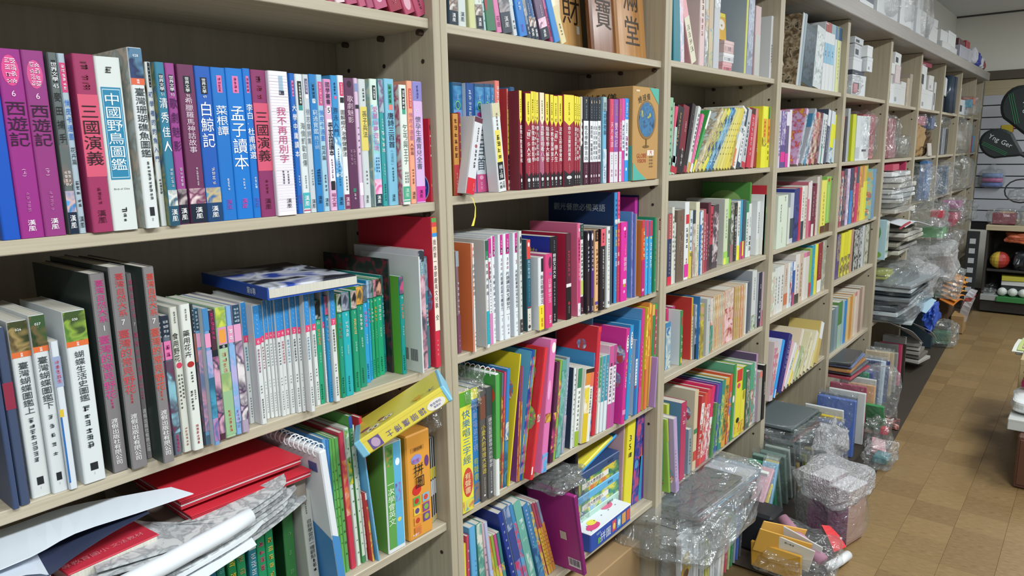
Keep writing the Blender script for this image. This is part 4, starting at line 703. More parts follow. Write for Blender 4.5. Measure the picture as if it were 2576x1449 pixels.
(1.3747,1.014,1.3635,0.0152,0.2133,0.15,0,'9c2438','803040','b.0,.28,e8d830|w.28,.335,e8d830|g6,.08,.22,484020,.5,.55|t8,.245,.28,584820,.5,.7|t陰陽宅學大解密,.34,0.72,f8f0f0,.5,1.35|g4,.75,.84,d89098,.5,.3|v.82,.865,201c20|b.865,1,201c20|e.88,.92,d8d8d8,.25,.75|g2,.93,.98,c8c8c8,.5,.5',D[13],'',11),
(1.394,1.014,1.3635,0.0131,0.2126,0.15,0,'9c2438','','b.0,.28,e8d830|w.28,.335,e8d830|g6,.08,.22,484020,.5,.55|t9,.245,.28,584820,.5,.7|t斗數會靈神算子,.34,0.72,f8f0f0,.5,1.35|g4,.75,.84,d89098,.5,.3|v.82,.865,201c20|b.865,1,201c20|e.88,.92,d8d8d8,.25,.75|g2,.93,.98,c8c8c8,.5,.5',D[13],'',12),
(1.4077,1.014,1.3635,0.0164,0.2105,0.15,0,'9c2438','','b.0,.28,e8d830|w.28,.335,e8d830|g6,.08,.22,484020,.5,.55|t12,.245,.28,584820,.5,.7|t「易」學人生,.34,0.72,f8f0f0,.5,1.35|g4,.75,.84,d89098,.5,.3|v.82,.865,201c20|b.865,1,201c20|e.88,.92,d8d8d8,.25,.75|g2,.93,.98,c8c8c8,.5,.5',D[13],'',13),
(1.4252,1.014,1.3635,0.0179,0.2121,0.15,0,'9c2438','','b.0,.28,e8d830|w.28,.335,e8d830|g6,.08,.22,484020,.5,.55|t16,.245,.28,584820,.5,.7|t流年五術自學寶典,.34,0.72,f8f0f0,.5,1.35|g4,.75,.84,d89098,.5,.3|v.82,.865,201c20|b.865,1,201c20|e.88,.92,d8d8d8,.25,.75|g2,.93,.98,c8c8c8,.5,.5',D[13],'',14),
(1.4433,1.01,1.3635,0.0431,0.2149,0.15,0,'9c2438','7a2030','b.0,.28,e8d830|w.28,.335,e8d830|g6,.08,.22,484020,.5,.55|t5,.245,.28,584820,.5,.7|t命中法寶實用寶典,.34,0.72,f8f0f0,.5,1.35|g4,.75,.84,d89098,.5,.3|v.82,.865,201c20|b.865,1,201c20|e.88,.92,d8d8d8,.25,.75|g2,.93,.98,c8c8c8,.5,.5',D[13],'',15),
(1.493,1.014,1.3635,0.0091,0.214,0.15,0,'9c2438','','b.0,.28,e8d830|w.28,.335,e8d830|g6,.08,.22,484020,.5,.55|t11,.245,.28,584820,.5,.7|t讓好運跟自己走,.34,0.72,f8f0f0,.5,1.35|g4,.75,.84,d89098,.5,.3|v.82,.865,201c20|b.865,1,201c20|e.88,.92,d8d8d8,.25,.75|g2,.93,.98,c8c8c8,.5,.5',D[13],'',16),
(1.5028,1.014,1.3635,0.0078,0.2133,0.15,0,'9c2438','','b.0,.28,e8d830|w.28,.335,e8d830|g6,.08,.22,484020,.5,.55|t13,.245,.28,584820,.5,.7|t改名八字寶典,.34,0.72,f8f0f0,.5,1.35|g4,.75,.84,d89098,.5,.3|v.82,.865,201c20|b.865,1,201c20|e.88,.92,d8d8d8,.25,.75|g2,.93,.98,c8c8c8,.5,.5',D[13],'',17),
(1.5113,1.014,1.3635,0.0079,0.2125,0.15,0,'9c2438','','b.0,.28,e8d830|w.28,.335,e8d830|g6,.08,.22,484020,.5,.55|t14,.245,.28,584820,.5,.7|t八字寶典,.34,0.72,f8f0f0,.5,1.35|g4,.75,.84,d89098,.5,.3|v.82,.865,201c20|b.865,1,201c20|e.88,.92,d8d8d8,.25,.75|g2,.93,.98,c8c8c8,.5,.5',D[13],'',18),
(1.5199,1.014,1.3635,0.0086,0.2133,0.15,0,'c8c8b8','','b.0,.25,d0c8b0|e.28,.33,e8e8e8,.1,.9|e.35,.4,e8e8e8,.1,.9|e.42,.47,e8e8e8,.1,.9|e.49,.54,e8e8e8,.1,.9|b.55,1,303438',D[13],'',19),
(1.5329,1.014,1.3635,0.023,0.2142,0.15,0,'3c2028','502028','b.0,.3,182430|t7,.03,.075,e8d0a0,.5,.9|g5,.1,.25,9098a0,.5,.5|b.27,.74,e4e6ea|t姓名學斷你吉凶,.32,.72,485058,.5,1.1|b.74,1,4c1a30|g5,.77,.87,b890a0,.5,.35|e.885,.92,d8c8d0,.3,.75|g2,.94,.98,c0a8b4,.5,.4',D[13],'',20),
(1.5615,1.014,1.3635,0.0142,0.2143,0.15,0,'2c2028','401c28','b.0,.3,182430|t6,.03,.075,e8d0a0,.5,.9|g5,.1,.25,9098a0,.5,.5|b.27,.74,e4e6ea|t誰說第一筆畫命名,.32,.72,485058,.5,1.1|b.74,1,4c1a30|g5,.77,.87,b890a0,.5,.35|e.885,.92,d8c8d0,.3,.75|g2,.94,.98,c0a8b4,.5,.4',D[13],'',21),
(1.576,1.014,1.3635,0.0098,0.2142,0.15,0,'2c2028','','b.0,.3,182430|t5,.03,.075,e8d0a0,.5,.9|g5,.1,.25,9098a0,.5,.5|b.27,.74,e4e6ea|t好名字開運命名,.32,.72,485058,.5,1.1|b.74,1,4c1a30|g5,.77,.87,b890a0,.5,.35|e.885,.92,d8c8d0,.3,.75|g2,.94,.98,c0a8b4,.5,.4',D[13],'',22),
(1.5862,1.014,1.3635,0.0099,0.2142,0.15,0,'2c2028','','b.0,.3,182430|t4,.03,.075,e8d0a0,.5,.9|g5,.1,.25,9098a0,.5,.5|b.27,.74,e4e6ea|t姓名學萬用寶典,.32,.72,485058,.5,1.1|b.74,1,4c1a30|g5,.77,.87,b890a0,.5,.35|e.885,.92,d8c8d0,.3,.75|g2,.94,.98,c0a8b4,.5,.4',D[13],'',23),
(1.5969,1.014,1.3635,0.0154,0.2155,0.15,0,'2c2028','','b.0,.3,182430|t3,.03,.075,e8d0a0,.5,.9|g5,.1,.25,9098a0,.5,.5|b.27,.74,e4e6ea|t學姓名看命運,.32,.72,485058,.5,1.1|b.74,1,4c1a30|g5,.77,.87,b890a0,.5,.35|e.885,.92,d8c8d0,.3,.75|g2,.94,.98,c0a8b4,.5,.4',D[13],'',24),
(1.6231,1.014,1.3635,0.0173,0.2174,0.15,0,'6cb4d8','98c4d4','b.0,.16,a0b8b8|t百年孤寂夜歌,.06,.44,285068,.5,1.1|p.6,1,c8d4e0,98b8d0,e0e8f0|g5,.8,.95,606878,.4,.4',D[13],'',25),
(1.6565,1.014,1.3635,0.019,0.214,0.15,0,'d8386c','804050','b.0,0.63,d83c64|g5,.06,.2,d0b060,.5,.6|t天方夜譚,.27,.58,f0c8d8,.5,1.1|b.63,1,dcd8e0|g4,.66,.78,808090,.5,.35|g2,.84,.93,b06888,.5,.7',D[13],'',26),
(1.6763,1.014,1.3635,0.021,0.214,0.15,0,'8c4ca0','7a4498','b.0,0.63,8c50a8|g5,.06,.2,d0b060,.5,.6|t雙城記,.27,.58,f0c8d8,.5,1.1|b.63,1,dcd8e0|g4,.66,.78,808090,.5,.35|g2,.84,.93,b06888,.5,.7',D[13],'',27),
(1.7031,1.014,1.3635,0.013,0.2164,0.15,0,'c8387c','','b.0,0.63,c84078|g5,.06,.2,d0b060,.5,.6|t少年維特之煩惱,.27,.58,f0c8d8,.5,1.1|b.63,1,dcd8e0|g4,.66,.78,808090,.5,.35|g2,.84,.93,b06888,.5,.7',D[13],'',28),
(1.7165,1.014,1.3635,0.0144,0.2174,0.15,0,'d03c94','','b.0,.26,e040a0|b.26,.62,e0dce4|g6,.3,.6,485870,.5,1|b.72,1,d058a8',D[13],'',29),
(1.7317,1.014,1.3635,0.0189,0.2185,0.15,0,'2c98e0','','b.0,.25,2090e8|g4,.05,.23,d0e8f8,.5,.8|b.25,.74,dce4ec|g5,.29,.42,303848,.5,.8|g4,.45,.7,a04888,.5,1|b.74,1,2898e8|e.83,.87,d0e8ff,.3,.7',D[13],'',30),
(1.1161,1.057,1.3635,0.0281,0.2265,0.15,0,'2878b0','','p.0,.36,1860a0,2878b0,4890c0|b.0,.03,204868|g3,.1,.15,d0e0f0,.5,1|e.16,.24,70c050,.25,.75|e.17,.23,18508c,.3,.7|t1,.18,.22,70c050|b.24,.33,6090c8,0,1|e.26,.3,b02878,.2,.75|e.305,.345,b02878,.2,.75|b.36,.83,ccd6dc|t弟子規,.4,.8,283848,.5,1.5|b.83,1,c84880|e.84,.88,e8a0c0,.3,.7|g2,.9,.98,e8a0c0,.5,.4',D[14],'',1),
(1.1444,1.045,1.3635,0.0235,0.2259,0.15,0,'1c4c94','c8d4e8','g5,.06,.3,c0d0e8,.4,1|b.3,.83,a8c0d8|b.83,1,c84880',D[14],'',2),
(1.1693,1.045,1.3635,0.0306,0.2263,0.15,0,'2068a8','','p.0,.36,1860a0,2878b0,4890c0|b.0,.03,204868|g3,.1,.15,d0e0f0,.5,1|e.16,.24,70c050,.25,.75|e.17,.23,18508c,.3,.7|t11,.18,.22,70c050|b.24,.33,6090c8,0,1|e.26,.3,b02878,.2,.75|e.305,.345,b02878,.2,.75|b.36,.83,ccd6dc|t三百首,.4,.8,283848,.5,1.5|b.83,1,c84880|e.84,.88,e8a0c0,.3,.7|g2,.9,.98,e8a0c0,.5,.4',D[14],'',3),
(1.2004,1.045,1.3635,0.0185,0.2274,0.15,0,'2068a8','','p.0,.36,1860a0,2878b0,4890c0|b.0,.03,204868|g3,.1,.15,d0e0f0,.5,1|e.16,.24,70c050,.25,.75|e.17,.23,18508c,.3,.7|t7,.18,.22,70c050|b.24,.33,6090c8,0,1|e.26,.3,b02878,.2,.75|e.305,.345,b02878,.2,.75|b.36,.83,ccd6dc|t幼學瓊林,.4,.8,283848,.5,1.5|b.83,1,c84880|e.84,.88,e8a0c0,.3,.7|g2,.9,.98,e8a0c0,.5,.4',D[14],'',4),
(1.2195,1.045,1.3635,0.0127,0.2276,0.15,0,'1c60a0','','p.0,.36,1860a0,2878b0,4890c0|b.0,.03,204868|g3,.1,.15,d0e0f0,.5,1|e.16,.24,70c050,.25,.75|e.17,.23,18508c,.3,.7|t8,.18,.22,70c050|b.24,.33,6090c8,0,1|e.26,.3,b02878,.2,.75|e.305,.345,b02878,.2,.75|b.36,.83,ccd6dc|t經世箴言,.4,.8,283848,.5,1.5|b.83,1,c84880|e.84,.88,e8a0c0,.3,.7|g2,.9,.98,e8a0c0,.5,.4',D[14],'',5),
(1.236,1.045,1.3635,0.0153,0.236,0.15,0,'e87468','e8a090','g1,.04,.1,f8d0c8|g4,.1,.24,f8e0d8,.5,.8|t5,.25,.29,fff,.4,1|b.3,.75,d8d050|g5,.35,.7,384028|b.75,1,e0e0d8',D[14],'',6),
(1.2757,1.045,1.3635,0.0035,0.2213,0.15,0,'e08470','c03840','b.0,.16,e07060|g3,.06,.15,a03828|t0,.17,.19,f8e0d0|b.2,.64,e8d850|t六十甲子籤註解,.2,.63,604028,.5,1.3|b.65,.9,181818|g4,.67,.88,d8d8c8|b.9,1,e8e4dc|e.93,.97,303030',D[14],'',7),
(1.2887,1.045,1.3635,0.0129,0.2253,0.15,0,'2878b0','','p.0,.36,1860a0,2878b0,4890c0|b.0,.03,204868|g3,.1,.15,d0e0f0,.5,1|e.16,.24,70c050,.25,.75|e.17,.23,18508c,.3,.7|t4,.18,.22,70c050|b.24,.33,6090c8,0,1|e.26,.3,b02878,.2,.75|e.305,.345,b02878,.2,.75|b.36,.83,ccd6dc|t經世,.4,.8,283848,.5,1.5|b.83,1,c84880|e.84,.88,e8a0c0,.3,.7|g2,.9,.98,e8a0c0,.5,.4',D[14],'',8),
(1.9897,1.018,1.3728,0.0223,0.2238,0.15,0.0349,'88b890','','g9,.1,.9,507858,.5,.7',D[15],'',1),
(2.0044,1.018,1.3818,0.0428,0.2016,0.15,0.2322,'241c24','','g9,.08,.6,c8a060,.5,.5|b.75,.85,e0e0e0,.2,.7|b.9,1,b82838',D[15],'',2),
(2.0124,1.018,1.3722,0.0035,0.2107,0.15,0.0524,'c8d4c8','','g9,.1,.9,607868,.5,.7',D[15],'',3),
(2.0162,1.018,1.3736,0.0188,0.2001,0.15,0.0873,'d84868','','b.3,1,a8c8c0',D[15],'',4),
(2.0513,1.0186,1.3796,0.0383,0.2048,0.15,0.1999,'7a1c2c','','tHERO,.2,.42,d8a8a8,.6,.5,v|g3,.6,.9,e0d0d0,.5,.5|b.66,1,281c20|g8,.68,.9,c8b8b8,.5,.6',D[15],'',5),
(2.0952,1.0192,1.3782,0.0228,0.2157,0.15,0.275,'2c2024','','g3,.1,.4,908088,.5,.6|b.9,1,982838',D[15],'',6),
(2.122,1.0198,1.3781,0.0173,0.2149,0.15,0.3592,'d0d4d0','','g9,.1,.7,505858,.5,.9|b.85,1,c8a040',D[15],'',7),
(2.1436,1.0204,1.3785,0.0153,0.1965,0.15,0.4398,'e06898','','g9,.1,.8,f8d0e0,.5,.9|b.85,1,e0e0d8',D[15],'',8),
(2.1636,1.021,1.3779,0.0113,0.225,0.15,0.5516,'38a048','','b.0,.3,f0f0e8|b.8,1,e8d848',D[15],'',9),
(2.1801,1.0216,1.3855,0.0188,0.2796,0.19,0.8014,'c8b888','p:c8ccb8,a88868,c8d4d8','p.0,1,c8b888,a89878,d8d0b0',D[15],'',10),
(2.2122,1.0222,1.3848,0.0177,0.2791,0.19,0.8053,'d0c470','','p.2,.9,807058,d0c878,585068',D[15],'',11),
(2.2431,1.0228,1.384,0.0168,0.281,0.22,0.7968,'d4d040','','p.1,.8,405888,c8cc68,285078',D[15],'',12),
(2.2725,1.0234,1.3842,0.0175,0.2759,0.19,0.7749,'58a0c8','','p.1,.9,58a0c8,a0c8d8,3878a0',D[15],'',13),
(2.3025,1.024,1.3834,0.0167,0.2738,0.19,0.7518,'3878a8','','p.1,.9,4888b0,98b8c8,203858',D[15],'',14),
(2.333,1.0246,1.3835,0.0179,0.2633,0.19,0.6978,'c8c488','','g6,.2,.8,606848,.5,.6',D[15],'',15),
(2.362,1.0252,1.3824,0.0171,0.256,0.19,0.654,'d0c460','','g6,.2,.8,706838,.5,.6',D[15],'',16),
(2.3893,1.0258,1.3813,0.016,0.2509,0.19,0.6233,'d8cc68','','g6,.2,.8,706838,.5,.6',D[15],'',17),
(2.4148,1.0264,1.3802,0.0148,0.247,0.19,0.5907,'d4c450','','g6,.2,.8,706838,.5,.6',D[15],'',18),
(2.4385,1.027,1.3801,0.0153,0.2421,0.19,0.556,'d8c840','','g6,.2,.8,706838,.5,.6',D[15],'',19),
(2.4625,1.0276,1.3807,0.0181,0.2356,0.15,0.4994,'d0b848','','p.3,.9,98b8c8,d0b848,a89848',D[15],'',20),
(2.4915,1.0282,1.387,0.0389,0.2247,0.15,0.3952,'e0e0dc','','b.7,1,d87838,0,.4|p.05,.4,88a8c0,e0e4e0,405868|g2,.9,.97,886838',D[15],'',21),
(2.5399,1.0288,1.3802,0.0275,0.2198,0.15,0.3043,'2c3c50','','b.3,.9,d8dcdc|g7,.35,.8,505860,.5,.6',D[15],'',22),
(2.58,1.0294,1.3802,0.036,0.2148,0.15,0.2311,'b8bcc0','','g8,.2,.8,484c50,.5,.7|b.9,1,c03040',D[15],'',23),
(2.6335,1.03,1.3774,0.0351,0.2161,0.15,0.1536,'c82840','','g8,.15,.8,e8c0c8,.5,.7|b.0,.1,401820',D[15],'',24),
(2.6783,1.0306,1.3751,0.0205,0.2166,0.15,0.1525,'d88890','','',D[15],'',25),
(2.7032,1.0312,1.3775,0.0365,0.2164,0.15,0.1519,'9c2430','2c2428','b.0,.12,281c20|g7,.2,.75,f0d8d0,.5,1.1|b.12,.14,d0a0a0',D[15],'',26),
(2.7316,1.014,1.372,0.0455,0.225,0.2,0,'e4e020','e0dc28','b.0,.2,e8e828|b.2,.55,e8a020,.2,.9|g4,.22,.5,c84818,.5,1|p.5,.65,604020,e4e020,886020',D[15],'',27),
(2.7908,1.018,1.372,0.033,0.225,0.15,0,'e0dc20','','b.0,.2,388048,.2,.8|b.2,.6,e09028,.1,.9|g6,.3,.9,a86820,.5,.7',D[15],'',28),
(3.8375,1.03,1.044,0.0409,0.2801,0.22,0,'803038','','p.1,.9,803038,c89878,485878',D[16],'',1),
(3.883,1.03,1.044,0.0392,0.28,0.22,0,'a84850','','p.1,.9,b05058,d8c8b8,385878',D[16],'',2),
(3.9308,1.03,1.044,0.0552,0.284,0.22,0,'484858','','p.1,.9,585868,a06870,383848',D[16],'',3),
(3.9948,1.03,1.044,0.0463,0.2875,0.22,0,'d0b8d8','','p.1,.9,d0b8d8,a898b8,e0d8e8',D[16],'',4),
(4.0504,1.03,1.044,0.058,0.2901,0.22,0,'383c58','','b.4,1,3888c8|b.4,.6,2878b8',D[16],'',5),
(4.118,1.03,1.044,0.0378,0.2924,0.22,0,'a83848','','p.1,.9,b84050,d8a8a0,603048',D[16],'',6),
(4.1655,1.03,1.044,0.0496,0.2954,0.22,0,'d83868','','b.0,.3,385060|b.3,1,c83060',D[16],'',7),
(4.2255,1.03,1.044,0.0394,0.2967,0.22,0,'d89048','','p.1,.9,d89848,c84838,e0b858',D[16],'',8),
(4.2755,1.03,1.044,0.0344,0.2983,0.22,0,'d8d040','','b.0,.4,c87850',D[16],'',9),
(4.3153,1.03,1.044,0.0408,0.2987,0.22,0,'e0d838','','b.0,.3,d8a848',D[16],'',10),
(4.3671,1.03,1.044,0.0238,0.3004,0.22,0,'e4e040','','b.0,.3,b0b858',D[16],'',11),
(4.3912,1,1.044,0.0615,0.275,0.19,0,'6890b0','p:80c0d8,98ccd8,d8b878','',D[16],'picture book',12),
(2.9199,1.03,1.04,0.0118,0.205,0.15,0,'6a4038','','b.7,1,d8d8d0|g4,.1,.5,a88078',D[17],'',1),
(2.9321,1.01,1.04,0.1134,0.215,0.15,0,'d0dcc8','d8e4d0','g2,.02,.12,606858,.7,.6|g6,.15,.5,687060,.3,.3|g8,.6,.9,b0b8a8,.5,.5',D[17],'paperback lying forward',2),
(3.1219,1.03,1.04,0.02,0.155,0.15,0,'d0d4c8','','',D[17],'',3),
(3.1422,1.03,1.04,0.0421,0.2147,0.15,0,'b8c0c8','','b.5,.9,384850',D[17],'',4),
(3.1851,1.03,1.04,0.0649,0.2298,0.15,0,'283478','303c90','p.3,.9,283478,38408c,182058',D[17],'',5),
(3.2526,1.03,1.04,0.0295,0.2323,0.15,0,'d82c48','','b.0,1,c82840',D[17],'',6),
(3.2846,1.03,1.04,0.0376,0.2378,0.15,0,'d8d8d0','','g9,.1,.6,808478|b.65,1,303848',D[17],'',7),
(3.3257,1.03,1.04,0.0345,0.2371,0.15,0,'d0c8b8','','g9,.2,.8,908878',D[17],'',8),
(3.365,1.03,1.04,0.0272,0.251,0.19,0,'c86878','','b.0,.3,d8d0d0',D[17],'',9),
(3.395,1.03,1.04,0.0276,0.2557,0.19,0,'d8d0d0','','b.7,1,c03860',D[17],'',10),
(3.4313,1.03,1.04,0.0362,0.2296,0.15,0,'6c2438','','g6,.1,.6,c8a8a8|b.75,1,d8d0c8',D[17],'',11),
(3.4692,1.03,1.04,0.0263,0.2402,0.19,0,'78283c','','g6,.2,.7,b89098',D[17],'',12),
(3.4957,1.03,1.04,0.0331,0.2702,0.19,0,'c8c0b0','','',D[17],'',13),
(3.5317,1.03,1.04,0.0252,0.2751,0.19,0,'a89c88','','',D[17],'',14),
(3.567,1.03,1.04,0.0762,0.25,0.19,0,'e0d858','','g9,.2,.85,a89c38|b.86,1,5c3020',D[17],'',15),
(3.6435,1.03,1.04,0.0705,0.265,0.19,0,'88c050','','e.03,.1,c84028,.2,.6|b.15,.8,a8d068,.3,.6|b.84,1,5c3828',D[17],'picture book',16),
(1.0689,1.0193,1.034,0.0094,0.2168,0.15,0,'80646c','8a7478','b.0,.15,90a0a8|g6,.28,.62,e0d0d8,.5,1|b.62,1,7a4460|g3,.8,.95,c0a0b0,.5,.6',D[18],'',1),
(1.0972,1,1.034,0.0082,0.2309,0.15,0,'e0dcd8','e0703c','b.0,1,d86838,0,.25|t自在,.02,.14,b02820,.6,1|t好的現代說話,.18,.48,484040,.6,1.2|g3,.5,.6,c08068,.6,.4|g4,.8,.95,505050,.6,.6',D[18],'',2),
(1.1057,1.016,1.034,0.0083,0.2037,0.15,0,'d8d4d4','c8ccd4','b.0,.05,e8e0d8|g7,.08,.3,c89880,.5,.5|b.0,.1,d86030|g5,.3,.6,e0b0a0|b.78,1,6c2c48|g4,.84,.98,a87888,.5,.8',D[18],'',3),
(1.1393,0.9998,1.034,0.0092,0.233,0.15,0,'dce0de','c0c8c6','b.0,.18,285848|b.1,.18,308058|g1,.14,.18,d0d0d0|t在英大國魂,.2,.52,303838,.45,1.1|g6,.55,.64,707880,.5,.4|b.655,.97,20a8b4|w.97,.99,e8f0f0|g3,.75,.9,a0e0e0,.7,.5',D[18],'',4),
(1.161,1.0103,1.034,0.0097,0.2344,0.15,0,'dfe0e4','','b.0,.18,c82888|t3,.14,.17,fff|t5,.2,.25,8a2040|b.2,.75,e0e0e4|t天學好英文法,.26,.5,383840,.5,1|b.22,.38,d83058,.0,.4|g7,.5,.7,404048,.5,.5|b.7,1,d880b8',D[18],'',5),
(1.1729,1.0117,1.034,0.011,0.2379,0.15,0,'e0e4e8','','b.0,.19,c82888,.35,.95|g3,.05,.13,f0c0e0,.65,.5|b.13,.175,581848,.45,.85|t3,.14,.17,fff,.65,.6|t5,.215,.335,8a2040,.6,1|t天學好英文文法,.35,.72,303038,.6,.9|b.76,.763,404048,.3,.95|g3,.78,.82,808088,.6,.35|e.855,.885,b8bcc0,.4,.8|g2,.89,.96,888890,.6,.4',D[18],'',6),
(1.2012,1.015,1.034,0.0131,0.2378,0.15,0,'e0e6ea','d4dce4','b.0,.19,c82888,.35,.95|g3,.05,.13,f0c0e0,.65,.5|b.13,.175,581848,.45,.85|t2,.14,.17,fff,.65,.6|t300,.215,.335,8a2040,.6,1|t片語讓出英文爆發力,.35,.72,303038,.6,.9|b.76,.763,404048,.3,.95|g3,.78,.82,808088,.6,.35|e.855,.885,b8bcc0,.4,.8|g2,.89,.96,888890,.6,.4',D[18],'',7),
(1.2146,1.0119,1.034,0.0196,0.2381,0.15,0,'e0e6ea','d4dce4','b.0,.19,c82888,.35,.95|g3,.05,.13,f0c0e0,.65,.5|b.13,.175,581848,.45,.85|t3,.14,.17,fff,.65,.6|t300,.215,.335,8a2040,.6,1|t片語讓出英文爆發力,.35,.72,303038,.6,.9|b.76,.763,404048,.3,.95|g3,.78,.82,808088,.6,.35|e.855,.885,b8bcc0,.4,.8|g2,.89,.96,888890,.6,.4',D[18],'',8),
(1.2481,1.0112,1.034,0.0139,0.2374,0.15,0,'e0e6ea','d4dce4','b.0,.19,c82888,.35,.95|g3,.05,.13,f0c0e0,.65,.5|b.13,.175,581848,.45,.85|t1,.14,.17,fff,.65,.6|t3,.215,.335,8a2040,.6,1|t天輕鬆拿高分英文作文,.35,.72,303038,.6,.9|b.76,.763,404048,.3,.95|g3,.78,.82,808088,.6,.35|e.855,.885,b8bcc0,.4,.8|g2,.89,.96,888890,.6,.4',D[18],'',9),
(1.269,1.0119,1.034,0.0108,0.2392,0.15,0,'d0d4d0','','e.05,.12,383030,.3,.8|t用日語感受的,.13,.42,506870,.5,1|g5,.45,.75,707878,.5,.6|b.85,.98,484040|t聯大,.87,.97,e0e0d8,.5,.6',D[18],'',10),
(1.3027,1.0168,1.034,0.0139,0.2161,0.15,0,'1c6478','2c4a50','b.0,.21,e04038|e.03,.08,fff,.35,.75|b.21,.73,1c5c74|t英文教育話,.22,.42,b0d0d8,.5,1.1|g9,.43,.68,70a0a8,.5,.7|b.73,.74,c02828|b.75,1,ddd8c8|g3,.8,.9,808070,.5,.5|e.93,.97,383838',D[18],'',11),
(1.3251,1.0003,1.034,0.0198,0.1733,0.15,0,'d8dcdc','d0d6dc','b.0,.0,d8dcdc|b.02,.2,1c1c24,.5,.95|t新日檢單字王,.24,.64,303838,.65,.9|b.66,1,f0d828|t超值,.83,.96,c86020,.6,.6|g4,.69,.78,806818,.5,.6',D[18],'',12),
(1.3501,0.9988,1.034,0.0281,0.1776,0.15,0,'d83c78','e0588c','e.04,.2,582840,.45,.85|e.25,.29,6868a8,.5,.85|t日單單字王,.33,.66,f0c0d0,.55,1|g2,.83,.95,f8e0e8,.6,.7',D[18],'',13),
(1.3957,1.0168,1.034,0.0282,0.2126,0.15,0,'17171c','2430a0','g5,.04,.16,808898,.5,.5|t韓語文法大全,.19,.48,e8e8ea,.5,1|g7,.52,.8,a0a0a8,.5,.45|g3,.88,.98,c8c8c8,.5,.6',D[18],'',14,'navy'),
(1.4508,1.01,1.034,0.0214,0.2158,0.15,0,'5c2030','c0203c','b.0,.7,501c2c|g6,.18,.5,c04050,.5,1.1|b.58,.62,e8e0e0|b.62,1,201418|e.79,.83,c02838,.4,.7|g5,.84,.93,d0b0b0,.5,.5',D[18],'',15),
(1.4996,1.009,1.034,0.0128,0.2369,0.15,0,'e0608c','d86890','b.0,.01,e080a8|g1,.05,.1,fff|b.15,.85,cc3c74,.15,.95|g6,.17,.4,801848,.5,.8|t日語單字,.42,.62,f4b0cc,.5,.9|b.86,1,dcdce0|e.92,.96,a0a0a8,.4,.7',D[18],'',16),
(1.5186,1.0143,1.034,0.0157,0.233,0.15,0,'d4d8d0','','b.0,.17,243c34|g4,.02,.14,90a8a0,.5,.7|g9,.2,.6,605c58,.5,1|b.62,.78,c0c860,.2,.9|b.8,1,4c2030|g2,.92,.97,e0d0d0',D[18],'',17),
(1.539,1.0064,1.034,0.0115,0.2143,0.15,0,'28242c','','e.03,.12,e0e0e8,.2,.8|g6,.18,.5,e0e0e8,.5,1|b.5,1,342028|g2,.9,.97,d0c8d0',D[18],'',18),
(1.5564,1.0056,1.034,0.0117,0.2132,0.15,0,'2c2840','','e.03,.12,e0e0e8,.2,.8|g6,.18,.5,d8d0e8,.5,1|b.45,.82,4c2878|g2,.92,.98,d0c8e0',D[18],'',19),
(1.5742,1.0048,1.034,0.016,0.2134,0.15,0,'e8b078','','b.0,.14,2c1c18|g3,.02,.12,e8b078|g9,.22,.68,684028,.5,.9|b.88,.92,6048a0,.0,.9|g1,.93,.98,302018',D[18],'',20),
(1.5919,0.9987,1.034,0.0214,0.215,0.15,0,'221c20','','b.0,.21,e85868|g3,.05,.18,502028|g7,.25,.5,e8e0e0,.5,.8|g7,.5,.74,b0a0a0,.5,.7|g2,.9,.97,e8e0e0,.6,.6',D[18],'',21),
(1.6292,1.003,1.034,0.0162,0.2168,0.15,0,'d8dcd8','','e.04,.09,686868,.3,.8|g9,.14,.42,505858,.5,.8|g6,.45,.8,888c88,.5,.4|g1,.92,.96,404040',D[18],'',22),
(1.6715,1.0186,1.034,0.0113,0.2132,0.15,0,'48545c','','',D[18],'',23),
(1.6908,1.0177,1.034,0.0142,0.302,0.22,0,'2c88c8','18305c','g4,.05,.22,104880,.5,.8|p.24,.28,d8d8d8,a0a0a0,d8d8d8|b.29,.3,1858a0|t實境,.33,.4,e8d048,.5,1|t英語,.42,.48,e8d048,.5,1|t生活,.52,.68,e8f0f8,.5,1.2|g6,.72,.9,b0c8e0,.5,.6',D[18],'large paperback',24,'navy2'),
(1.7053,1.0176,1.034,0.0113,0.3028,0.22,0,'d8486c','','b.0,.24,d84c80|g4,.06,.22,903050,.5,.8|p.24,.28,d8d8d8,a0a0a0,d8d8d8|b.28,1,d03858|t觀光餐旅,.33,.49,e8c848,.5,1|t英語,.52,.68,f0e8e8,.5,1.2|g6,.72,.9,e8b050,.5,.6',D[18],'',25),
(1.7169,1.0116,1.034,0.0324,0.2201,0.15,0,'e0289c','','e.06,.11,f0d0e0,.35,.7|g3,.1,.2,a01868,.6,.6|t125,.28,.42,e8b858,.6,.8|t關鍵詞,.44,.62,f0c0e0,.6,.8|b.72,.78,e8d8e0,.3,.8|b.78,.82,c0a020,.35,.7|e.86,.9,e8a0d0,.35,.65',D[18],'',26),
(1.7816,1.0185,1.034,0.0103,0.2437,0.19,0,'6c74b8','4c98d8','b.0,1,7078bc|p.1,.9,7078bc,8890c8,6068b0',D[18],'',27),
(1.7922,1.0136,1.034,0.0108,0.2374,0.15,0,'5868b0','','b.0,1,d89858,.7,1',D[18],'',28),
(1.8166,1.004,1.034,0.0188,0.2177,0.15,0,'d85020','d87838','b.0,.1,c83848|g5,.14,.5,e8d8b0,.6,.9|b.52,1,c02074|e.9,.94,e0a0c0',D[18],'',29),
(1.8382,1.004,1.034,0.0152,0.2164,0.15,0,'38a8e0','a090a0','b.0,.22,c83868|e.22,.25,e8c030,.3,.8|g6,.3,.65,e0f4ff,.5,.9|g2,.75,.9,b8e0f8,.5,.5',D[18],'',30),
(1.8591,1.004,1.034,0.0194,0.2136,0.15,0,'34a0dc','','b.0,.21,b83858|e.22,.25,e8c030,.3,.8|g6,.3,.65,e0f4ff,.5,.9|g2,.75,.9,b8e0f8,.5,.5',D[18],'',31),
